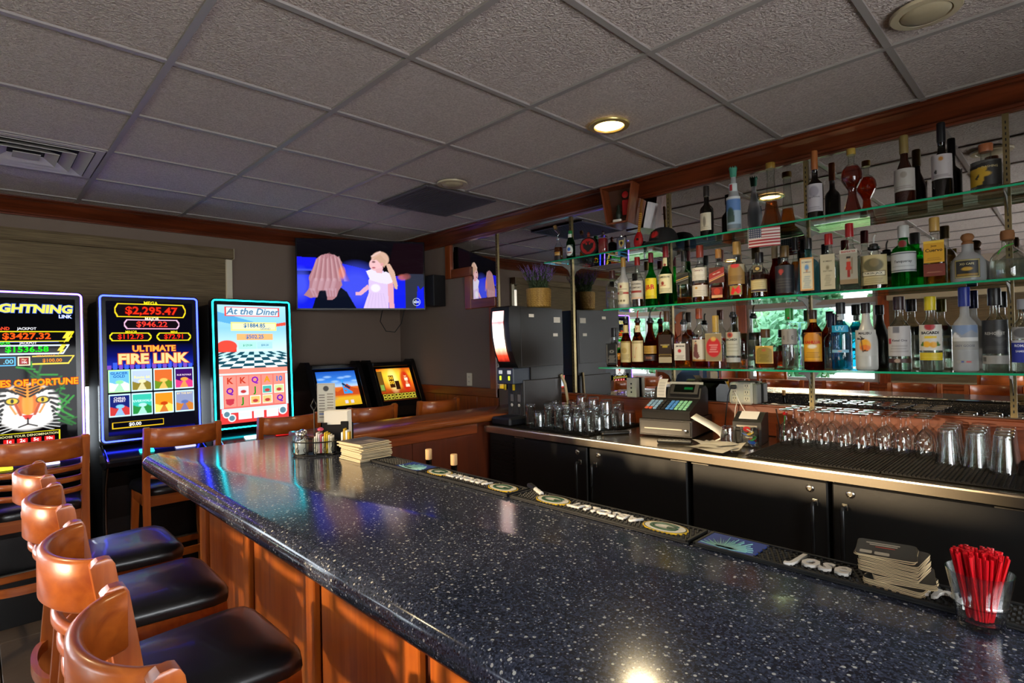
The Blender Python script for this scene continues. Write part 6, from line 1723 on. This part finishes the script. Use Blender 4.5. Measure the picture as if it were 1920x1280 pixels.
A.poly([(cx-.085*k_, cy_-.055), (cx+.085*k_, cy_-.055), (cx+.03*k_, cy_-.088), (cx-.03*k_, cy_-.088)], '#d0382c'); tl(0, -.09, 0, -.13, .005, '#1a0a08')
tl(0, -.13, -.13, -.150, .005, '#1a0a08'); tl(0, -.13, .13, -.150, .005, '#1a0a08')
for q in range(7): A.line(.98-.02*q, .12+.05*q, .80+.01*q, .20+.035*q, .006, '#1c8a22' if q % 2 else '#0f6a18')
A.rect(0, 1, 0, .095, '#060608')
A.frame(.20, .83, .012, .090, .006, '#f0e020'); A.rect(.21, .82, .018, .084, '#0a0606')
for k in range(4): A.rect(.315+k*.122, .41+k*.122, .022, .052, '#d01c1c')
T1 = [('LIGHTNING', .575, .925, .066, '#f8e860', {'b': .05, 'sx': 1.10, 'o': '#3a6ae8', 'sh': .1}), ('LINK', .90, .876, .028, '#e8f0ff', {'b': .03, 'o': '#3a6ae8'}),
      ('GRAND', .30, .790, .024, '#ff5030', {'b': .03}), ('JACKPOT', .54, .790, .020, '#f8f8ff', {'b': .02}), ('$3427.32', .54, .738, .050, '#ff5a18', {'b': .03, 'sx': 1.15}),
      ('MAJOR', .32, .692, .022, '#40e838', {'b': .03}), ('JACKPOT', .55, .692, .018, '#f8f8ff', {'b': .02}), ('$1536.58', .54, .648, .045, '#28e828', {'b': .03, 'sx': 1.15}),
      ('.00', .37, .568, .036, '#78c8e8', {'b': .03}), ('Play', .51, .580, .014, '#f8e0c0'), ('10c', .51, .562, .018, '#ffffff', {'b': .03}), ('MINI BONUS', .71, .603, .015, '#f0a060'), ('$100.00', .77, .570, .028, '#f09030', {'b': .03}),
      ('EYES OF FORTUNE', .60, .420, .054, '#f8a828', {'b': .04, 'o': '#e83018', 'sx': .90}),
      ('CHOOSE YOUR DENOMINATION', .53, .068, .0185, '#e8e0a0', {'b': .01}), ('1c', .362, .037, .026, '#ffffff', {'b': .03}), ('2c', .484, .037, .026, '#ffffff', {'b': .03}), ('5c', .606, .037, .026, '#ffffff', {'b': .03}), ('10c', .728, .037, .022, '#ffffff', {'b': .03})]
slot('slot machine with a tiger face and white neon border at the left edge', .207, '#7a50ff', '#4020a0', (A, T1), [(-.10, .09, '#f0e030', 2.5), (.10, .10, '#d8d0ff', 2.0)])
# 2: fire link
A = Art(SWD, SHT, 170, 300, '#060610')
A.grad([(0, '#0a0a20'), (.12, '#10106a'), (.18, '#0a0a14')], 'y', (0, 1, 0, .2))
def oct_(x0, x1, y0, y1, c, ins):
    q = .03; d = (y1-y0)*.35
    def pg(x0, x1, y0, y1): return [(x0+q, y0), (x1-q, y0), (x1, y0+d), (x1, y1-d), (x1-q, y1), (x0+q, y1), (x0, y1-d), (x0, y0+d)]
    A.poly(pg(x0, x1, y0, y1), c); A.poly(pg(x0+.012, x1-.012, y0+.007, y1-.007), '#120a10')
oct_(.09, .92, .880, .985, '#ffd820', 0); oct_(.19, .84, .790, .865, '#f0b8d8', 0); oct_(.03, .50, .700, .765, '#f0e020', 0); oct_(.56, .98, .700, .765, '#f0e020', 0)
A.grad([(0, '#1a2aa8'), (.5, '#0a1060'), (1, '#06061a')], 'y', (0, 1, .50, .68))
for k in range(16):
    x0 = k/16; hh = .02+.05*((k*7) % 5)/5; A.rect(x0, x0+.045, .49, .50+hh, '#3a5ad8' if k % 2 else '#7a4ab8')
tiles = [('#6ab8e8', '#e8f4ff', '#90e0a0'), ('#b8c8e0', '#8a7a30', '#e8e0b0'), ('#d86a30', '#6a8a20', '#f0c060'), ('#3a1060', '#d83a80', '#f0a040'), ('#1a2470', '#c83a3a', '#7ac8ff'), ('#38c0a8', '#2a8a40', '#b0f0e0'), ('#f09020', '#f8d860', '#c04010'), ('#8a94b8', '#c87a30', '#5a70b0')]
for k, (c1, c2, c3) in enumerate(tiles):
    x0 = .01+(k % 4)*.25; y1 = .485-(k//4)*.18; y0 = y1-.165
    A.rect(x0, x0+.235, y0, y1, '#c8f0ff' if k else '#b8f8b0'); A.rect(x0+.012, x0+.223, y0+.008, y1-.008, c1)
    A.poly([(x0+.012, y0+.008), (x0+.223, y0+.008), (x0+.223, y0+.06), (x0+.15, y0+.085), (x0+.08, y0+.06), (x0+.012, y0+.075)], c2)
    A.ell(x0+.12, y0+.075, .045, .014, c3); A.poly([(x0+.06, y0+.008), (x0+.17, y0+.008), (x0+.125, y0+.068), (x0+.115, y0+.068)], c3, .8)
A.frame(.04, .62, .052, .100, .006, '#f0c020'); A.rect(.055, .61, .059, .093, '#060610')
T2 = [('MEGA', .50, .990, .030, '#f0e020', {'b': .03}), ('$2,295.47', .51, .930, .068, '#ff3018', {'b': .02, 'sx': 1.1, 'o': '#701008'}), ('MAJOR', .51, .870, .026, '#f8f0d0', {'b': .03}), ('$946.22', .51, .827, .050, '#ff3a30', {'b': .02, 'sx': 1.1}),
      ('MINOR', .27, .770, .020, '#f0e020', {'b': .02}), ('$112.73', .265, .732, .044, '#ff3018', {'b': .02}), ('MINI', .77, .770, .020, '#f0e020', {'b': .02}), ('$72.91', .77, .732, .044, '#ff3018', {'b': .02}),
      ('ULTIMATE', .53, .640, .054, '#ffb040', {'b': .04, 'o': '#c82010'}), ('FIRE LINK', .52, .562, .088, '#ffd890', {'b': .045, 'o': '#e05010', 'sx': 1.05}),
      ('GLACIER', .125, .460, .023, '#2a6ab8', {'b': .03}), ('GOLD', .125, .437, .023, '#2a6ab8', {'b': .03}), ('Route 66', .378, .425, .024, '#f8f0a0', {'b': .03}), ('RUE ROYALE', .878, .428, .015, '#f8e0f0', {'b': .02}),
      ('CHINA', .125, .275, .020, '#f8f0f8', {'b': .02}), ('STREET', .125, .255, .020, '#f8f0f8', {'b': .02}), ('RIVERWALK', .378, .245, .021, '#c8f8f8', {'b': .03}), ('BY THE BAY', .878, .282, .017, '#f8e0a0', {'b': .02}), ('$0.00', .29, .076, .030, '#f8f8f8', {'b': .03})]
slot('slot machine with blue neon border and eight small game pictures', .852, '#2a38ff', '#1010ff', (A, T2), [(-.06, .08, '#30e0d8', 2.5), (.16, .12, '#b8b8ff', 1.8)])
# 3: diner
A = Art(SWD, SHT, 170, 300, '#bfe4f4')
A.grad([(0, '#d8e8f0'), (.42, '#e8f4f8'), (.62, '#c8e8f4'), (.8, '#8ac8ec'), (1, '#a0d8f4')])
A.poly([(0, .94), (.5, .86), (.5, .80), (0, .86)], '#5aa8d8'); A.poly([(1, .86), (.4, .80), (.4, .785), (1, .83)], '#e05040')
A.rect(0, .25, .58, .64, '#d83a30'); A.ell(.12, .65, .14, .05, '#e04a3c'); A.rect(0, 1, .56, .60, '#b8e0e8')
for i in range(14):
    for j in range(6):
        y0 = .60-.15*(j/6)**1.0-.0; y1 = .60-.15*((j+1)/6)
        f0, f1 = .35+.65*j/6, .35+.65*(j+1)/6
        if (i+j) % 2 == 0:
            a0, a1 = (i-7)/7, (i-6)/7
            A.poly([(.5+a0*f0*1.3, y0), (.5+a1*f0*1.3, y0), (.5+a1*f1*1.3, y1), (.5+a0*f1*1.3, y1)], '#1a4a5a')
A.ell(.5, .945, .40, .045, '#c8d0e0'); A.rect(.10, .90, .905, .985, '#e04a44'); A.rect(.12, .88, .912, .978, '#d8e4f0')
A.rect(.18, .85, .78, .855, '#ffe080'); A.rect(.20, .83, .79, .845, '#fff0b8'); A.rect(.26, .79, .70, .755, '#ffb070'); A.rect(.28, .54, .625, .685, '#a8e8d8'); A.rect(.55, .78, .625, .685, '#a8d8e8')
A.rect(0, 1, .40, .46, '#e88a78'); A.rect(0, 1, .405, .42, '#d0e0e8')
A.rect(0, 1, .13, .40, '#e86a60')
for k in range(5): A.rect(.06+k*.18, .225+k*.18, .14, .395, '#f08a7c')
A.rect(0, .05, .13, .40, '#c8e0e8'); A.rect(.96, 1, .13, .40, '#c8e0e8')
for (u, v, c) in ((.68, .27, '#48b0a8'), (.86, .27, '#c8d890'), (.68, .185, '#d8c078'), (.33, .27, '#d8d8e0'), (.50, .185, '#e8b868')):
    A.rect(u-.075, u+.075, v-.036, v+.036, '#f8f0e0'); A.rect(u-.065, u+.065, v-.03, v+.03, c); A.ell(u, v-.008, .04, .014, '#b83a3a')
A.poly([(.08, .205), (.20, .205), (.19, .165), (.14, .15), (.09, .165)], '#c03848')
A.rect(0, 1, 0, .13, '#d83c3a'); A.rect(.02, .98, .09, .125, '#cfdbe6')
for (u, v, r_) in ((.09, .08, .05), (.16, .045, .05), (.91, .075, .06)): A.ell(u, v, r_*1.1, r_*.62, '#e8f0f4'); A.ell(u, v, r_*.8, r_*.45, '#5a8090')
for x0, x1 in ((.25, .44), (.47, .62), (.66, .84)): A.rect(x0, x1, .03, .10, '#e8eef4'); A.rect(x0+.02, x1-.02, .045, .085, '#f8f0d8' if x0 > .3 else '#d8e8f4')
def sym(ch, u, v, c, sz=.062): return (ch, u, v, sz, c, {'b': .035})
T3 = [('At the Diner', .50, .945, .068, '#5a86a8', {'b': .02, 'sx': 1.05, 'sh': .25}), ('$1884.85', .52, .825, .042, '#3a78a8', {'b': .03}), ('GRAND', .68, .797, .022, '#4a88b0', {'b': .02}), ('$502.25', .52, .728, .040, '#3a78b8', {'b': .03}), ('$129.04', .41, .655, .020, '#2a8a80'), ('$50.20', .665, .655, .020, '#2a7a98'),
      sym('K', .14, .355, '#c8402c'), sym('K', .32, .355, '#c8402c'), sym('Q', .50, .355, '#8018b8'), sym('A', .68, .355, '#e09818'), sym('10', .86, .355, '#3a78c8', .055),
      sym('Q', .14, .27, '#7018b0'), sym('J', .50, .27, '#18901c'), sym('J', .32, .185, '#18901c'), sym('Q', .87, .185, '#7018b0')]
slot('slot machine with a diner scene and turquoise neon border', 1.505, '#10b8c8', '#10c0c8', (A, T3), [(-.07, .09, '#c8f4ff', 3.0), (.15, .10, '#e02020', 1.6)])

# ------------------------------------------------------------------ sit-down game consoles
def console(label, yc, art):
    s = thing('game_console', label, 'game console', (-4.45, yc, 0), 90, 'slant top game consoles')
    MB().box(-.235, .235, .02, .50, 0, .93).build('cabinet', GBLK, s)
    for sx in (-1, 1):
        x0, x1 = (sx*.243-.022, sx*.243+.022)
        MB().prism([(-.01, .0), (-.01, .93), (.03, .985), (.225, 1.40), (.245, 1.425), (.33, 1.425), (.50, 1.30), (.50, 0)], x0, x1, 'x').build('side_cheek', P('cheek_black', '#0b0b0c', .28), s)
        xe = sx*.243-sx*.0225
        MB().tube([(xe, .028, .985), (xe, .224, 1.402)], .003, 6).build('chrome_edge', P('edge_steel', '#7a746a', .2, 1.0), s)
    th_ = math.atan2(.195, .415)
    D = MB().box(-.22, .22, 0, .05, 0, .455).build('screen_bezel', GBLK, s)
    D.location = (0, .045, .985); D.rotation_euler = (-th_, 0, 0)
    art.build('screen', SCREEN, D, (0, -.001, .225), FRONT)
    MB().box(-.22, .22, .2, .48, 1.36, 1.40, c=.006).build('top_cover', GBLK, s)
    MB().prism([(-.06, .90), (-.06, .915), (.045, .985), (.06, .93)], -.22, .22, 'x').build('control_shelf', P('shelf_black', '#0d0d0e', .25), s)
    MB().box(-.02, .02, -.04, -.03, .925, .933, Matrix.Translation((.06, .015, .005)), c=.002).build('indicator', E('led_green', '#50f0a0', 1.5), s)
    return s
A = Art(.375, .33, 90, 80, '#2a68c8')
A.grad([(0, '#c8a020'), (.22, '#d8a828'), (.30, '#c8501c'), (.52, '#d06a20'), (.56, '#a8c8e8'), (.7, '#3a80d8'), (1, '#1c50b0')])
A.poly([(0, .36), (.15, .52), (.3, .46), (.45, .40), (.6, .50), (.72, .62), (.85, .50), (1, .46), (1, .3), (0, .3)], '#b8481c')
for k in range(6): A.ell(.1+.17*k, .78+.08*math.sin(k*2.2), .09, .03, '#9ac0e8', .7, .8)
A.ell(.2, .22, .2, .06, '#8a7a70', .6, .6); A.rect(.60, .64, .40, .75, '#2a90d8'); A.rect(.60, .80, .33, .40, '#2a90d8'); A.line(.62, .62, .76, .50, .03, '#1a2a4a'); A.line(.66, .48, .80, .36, .03, '#2a90d8')
A.rect(.58, .66, .06, .14, '#d0c8d0'); A.rect(.72, .80, .06, .14, '#d0c8d0')
console('slanted game console with a desert picture on its screen', 2.320, A)
A = Art(.375, .33, 90, 80, '#a83010')
A.grad([(0, '#4a2008'), (.2, '#8a2a0c'), (.5, '#d8601a'), (.8, '#f0a820'), (1, '#c04a10')])
A.ell(.42, .72, .30, .30, '#ffd840', .8, .9); A.ell(.42, .60, .12, .3, '#fff0a0', .6, .9)
A.rect(.30, .44, .40, .78, '#3a1a08'); A.rect(.46, .58, .34, .60, '#2a1408')
for (u, v) in ((.33, .70), (.40, .70), (.33, .56), (.40, .56)): A.ell(u, v, .03, .05, '#ffc830'); A.ell(u, v, .014, .025, '#3a1a08')
A.ell(.78, .60, .14, .34, '#c01c10', .9, .4); A.ell(.80, .76, .035, .05, '#e8b080'); A.ell(.80, .80, .05, .05, '#c02a14'); A.poly([(.75, .70), (.86, .70), (.84, .55), (.88, .38), (.74, .38), (.78, .55)], '#d89060'); A.rect(.76, .86, .60, .68, '#e8d8c0'); A.rect(.76, .87, .40, .48, '#e8d8c0')
A.rect(.0, .14, .30, .92, '#6a4a18'); A.rect(.02, .12, .34, .50, '#7a9a40')
A.rect(0, 1, .02, .22, '#2a2008')
for k in range(9):
    for j in range(2): A.frame(.03+k*.107, .12+k*.107, .04+j*.09, .115+j*.09, .012, '#d8c840')
console('slanted game console with a red and gold picture in the corner', 2.917, A)

# ------------------------------------------------------------------ television on its wall arm
tv = thing('television', 'wall mounted flat television showing a woman and a girl in white', 'television', (-4.479, 2.512, 1.882), 63.29)
MB().box(-.562, .562, 0, .045, 0, .632, c=.004).build('tv_body', P('tv_black', '#08080a', .2), tv)
A = Art(1.10, .606, 260, 144, '#060608')
def U(x, y): return ((x-35)/1780, 1-(y-45)/995)
def G(*pts): return [U(x, y) for x, y in pts]
A.grad([(0, '#0a0a10'), (.5, '#060608'), (1, '#0c0a10')])
A.poly(G((35, 300), (300, 310), (640, 385), (1000, 470), (1500, 560), (1815, 640), (1815, 1040), (35, 1040)), '#1420e8')
A.poly(G((35, 300), (300, 312), (300, 440), (35, 440)), '#1a1cf0'); A.poly(G((35, 470), (260, 470), (260, 500), (35, 500)), '#3a4ae8'); A.poly(G((35, 500), (260, 505), (240, 560), (35, 555)), '#0a0c50')
A.ell(*U(830, 720), .16, .28, '#4a58f0', .8, .9); A.ell(*U(80, 700), .06, .2, '#5060f4', .7, .9)
A.poly(G((1380, 60), (1815, 60), (1815, 540), (1400, 560), (1300, 400)), '#14080e')
# man at the right
A.poly(G((1540, 600), (1600, 520), (1815, 520), (1815, 700), (1760, 760), (1720, 690), (1690, 1040), (1540, 1040)), '#2c3040'); A.poly(G((1720, 690), (1780, 1040), (1690, 1040)), '#1420e0')
A.ell(*U(1500, 575), .038, .042, '#b86058', .9, .6); A.ell(*U(1560, 560), .03, .04, '#8a4a4c', .8, .7)
# woman seen from behind
A.poly(G((230, 1040), (320, 740), (600, 720), (700, 800), (830, 1040)), '#0a1020')
H_ = G((290, 330), (360, 270), (450, 245), (540, 262), (600, 300), (640, 370), (650, 450), (610, 560), (630, 640), (640, 700), (590, 780), (560, 870), (500, 920), (430, 920), (430, 780), (330, 780), (300, 880), (200, 890), (120, 850), (200, 740), (190, 590), (250, 450))
A.poly(H_, '#b07c84')
A.ell(*U(640, 520), .025, .09, '#f08a68', .9, .5)
for k in range(34):
    x0 = 300+10*k; A.line(*U(x0, 275+40*math.sin(k)+abs(k-17)*4), *U(x0-90+6*k, 640), .007, ('#dcb0b8', '#8a5860', '#c08c94', '#e8c4c8', '#9a666c')[(k*7) % 5], .38)
for k in range(9):
    x0 = 240+42*k; A.line(*U(x0, 630), *U(x0-30, 760), .030, '#d8b4c0' if k % 2 else '#b0808c', .4)
    A.line(*U(x0-30, 760), *U(x0+10-12*k*.4, 860), .012, '#c8a0b0', .6 if (k < 2 or k > 4) else 0)
# girl
A.poly(G((990, 690), (1030, 740), (900, 850), (820, 850), (820, 800), (870, 800)), '#e8b0c8')
A.poly(G((1260, 640), (1360, 640), (1370, 1040), (1300, 1040), (1280, 800)), '#e8a8b8')
A.poly(G((1010, 620), (1100, 480), (1220, 480), (1280, 600), (1290, 1040), (930, 1040), (1010, 800)), '#e0c8f0')
A.poly(G((975, 490), (1050, 460), (1170, 520), (1260, 490), (1390, 570), (1340, 660), (1270, 680), (1150, 660), (1030, 620)), '#ece4fa')
A.ell(*U(1105, 740), .038, .06, '#f0ecfa', 1, .3)
A.poly(G((1260, 370), (1320, 380), (1385, 500), (1425, 700), (1415, 760), (1380, 740), (1340, 600), (1290, 480)), '#d8b09a'); A.ell(*U(1180, 310), .07, .115, '#d8b09a', 1, .12); A.ell(*U(1120, 390), .055, .095, '#f0c0c4'); A.poly(G((1050, 330), (1180, 240), (1260, 330), (1240, 430), (1190, 380), (1130, 320)), '#cfa890')
A.poly(G((1110, 460), (1220, 430), (1200, 520), (1120, 510)), '#e8b4bc'); A.ell(*U(1085, 352), .014, .014, '#6a3a40', .9); A.ell(*U(1085, 438), .014, .012, '#b04858', .9); A.ell(*U(1205, 385), .012, .025, '#e0a0a0')
A.line(*U(1060, 270), *U(1180, 200), .012, '#e8c8c0', .8)
for k in range(6): A.line(*U(1040+35*k, 820), *U(980+55*k, 1035), .004, '#c8b0e0', .6)
A.frame(U(1640, 0)[0], U(1757, 0)[0], 0, .001, .0, '#ffffff')
sc_ = A.build('screen', printed('tv_screen', 1.15), tv, (0, -.0012, .320))
tx_, ty_ = U(1698, 945)
lx, lz = (tx_-.5)*1.10, .320+(ty_-.5)*.606
MB().tube([(lx+.034*math.cos(a), -.0016, lz+.034*math.sin(a)) for a in np.linspace(0, 2*PI, 33)[:-1]], .0022, 4, closed=True).build('logo_ring', E('logo_white', '#d8e4f8', 1.0), tv)
txt('abc', .040, E('logo_white', '#d8e4f8', 1.0), tv, (lx, -.0022, lz+.002), FRONT, bold=.03)
MB().box(-.10, .10, .045, .075, .20, .44, c=.004).build('mount_plate', BLACKM, tv)
MB().tube([(0, .07, .32), (-.05, .25, .32), (.02, .42, .32)], .018, 8).build('mount_arm', BLACKM, tv, smooth=50)
MB().tube([(.17, .03, .0), (.15, .04, -.10), (.20, .05, -.19), (.28, .05, -.20), (.34, .05, -.12), (.37, .05, 0.0)], .004, 6).build('hanging_cable', BLACKM, tv, smooth=60)
o = thing('loudspeaker', 'small black loudspeaker on the wall behind the television', 'speaker', (-4.245, 3.22, 1.92), 0)
MB().box(-.085, .085, -.16, -.02, 0, .29, c=.006).build('speaker_box', P('speaker_black', '#100f10', .6), o)
MB().box(-.075, .075, -.166, -.16, .01, .28, c=.003).build('speaker_grille', P('speaker_cloth', '#18161a', .9), o)
MB().box(-.03, .03, -.02, -.001, .10, .20, c=.003).build('wall_bracket', BLACKM, o)

# ------------------------------------------------------------------ dining side reflected in the mirror
o = thing('booth_bench', 'blue upholstered booth bench by the dining windows, seen in the mirror', 'bench', (-4.78, YF+.30, 0))
BLUE = P('booth_blue', '#2c4a6e', .55)
MB().box(-.58, .58, -.20, .28, .12, .46, c=.03).build('seat_base', BLUE, o)
MB().box(-.58, .58, -.27, -.12, .46, 1.02, c=.04).build('seat_back', BLUE, o)
MB().box(-.60, .60, -.275, .27, 0, .12).build('plinth', DARKWOOD, o)
for sx in (-1, 1): MB().box(sx*.60-.02, sx*.60+.02, -.275, .28, .0, 1.05, c=.008).build('end_board', CHERRY, o)
def table(label, loc):
    o = thing('dining_table', label, 'table', loc, 0, 'dining tables')
    MB().lathe([(.42, .735), (.435, .742), (.435, .758), (.42, .765)], 36, sq=8).build('tabletop', P('table_top_tan', '#8a7458', .3), o, smooth=40)
    MB().lathe([(.26, 0), (.26, .02), (.05, .05), (.035, .10), (.035, .735)], 20).build('pedestal', BLACKM, o, smooth=40)
    return o
table('square dining table under the clear window, seen in the mirror', (-3.0, YF+.62, 0))
table('square dining table under the shaded window, seen in the mirror', (-.6, YF+.62, 0))
copy_tree(st, (-3.0, YF+1.25, 0), 2, 'stool pulled up to the table under the clear window, in the mirror')
copy_tree(st, (-.6, YF+1.25, 0), -3, 'stool pulled up to the table under the shaded window, in the mirror')
# outdoors: lawn and trees
lawn = MB().box(-22, 8, -18, YF-.13, -.14, -.10).build('lawn', P('lawn_green', '#4a6a30', .9)); tag(lawn, 'green lawn outside the dining windows, reflected in the mirror', 'lawn')
random.seed(41)
def tree(x, y, h, r, lb, c):
    o = thing('garden_tree', lb, 'tree', (x, y, -.1), 0, 'trees outside the windows')
    MB().lathe([(.16, 0), (.11, h*.4), (.06, h*.7)], 8).build('trunk', P('bark', '#4a3a2c', .9), o)
    m = MB()
    for k in range(1700):
        v = Vector((random.gauss(0, 1), random.gauss(0, 1), random.gauss(0, 1))).normalized()*random.random()**.35
        p = Vector((v.x*r, v.y*r*.8, h*.58+v.z*h*.48))
        a = Vector((random.gauss(0, 1), random.gauss(0, 1), random.gauss(0, 1))).normalized(); b = a.orthogonal().normalized()
        s_ = random.uniform(.13, .27)
        m.add([p-a*s_, p+b*s_*.6, p+a*s_, p-b*s_*.6], [(0, 1, 2, 3)])
    q = m.build('crown', c, o); q['kind'] = 'stuff'
def leafm(name, c):
    m, nt, b, o = nodes_of(name)
    d = nt.nodes.new('ShaderNodeBsdfDiffuse'); d.inputs[0].default_value = (*lin(c), 1)
    t = nt.nodes.new('ShaderNodeBsdfTranslucent'); t.inputs[0].default_value = (*lin(c), 1)
    x = nt.nodes.new('ShaderNodeMixShader'); nt.links.new(d.outputs[0], x.inputs[1]); nt.links.new(t.outputs[0], x.inputs[2]); nt.links.new(x.outputs[0], o.inputs[0])
    return m
LG1, LG2 = leafm('leaf_mid', '#7fae8e'), leafm('leaf_light', '#9cc09c')
for x, y, h, r, lb, c in ((-16.2, -12.6, 2.7, 1.45, 'leafy tree farthest left outside, reflected in the mirror', LG1), (-13.6, -15.8, 3.1, 1.6, 'light green tree beyond the left dining window, reflected in the mirror', LG2),
                          (-11.0, -12.6, 2.7, 1.45, 'leafy tree between the two clear windows, reflected in the mirror', LG1), (-8.5, -15.8, 3.1, 1.6, 'tree at the left side of the wide clear window, reflected in the mirror', LG2),
                          (-6.2, -12.6, 2.7, 1.4, 'darker green tree in the middle of the wide clear window, reflected', LG1), (-4.0, -15.8, 3.1, 1.6, 'tree at the right side of the wide clear window, reflected in the mirror', LG2),
                          (-1.6, -12.6, 2.7, 1.4, 'tree behind the shaded dining window, reflected in the mirror', LG1)):
    tree(x, y, h, r, lb, c)
finish_text()
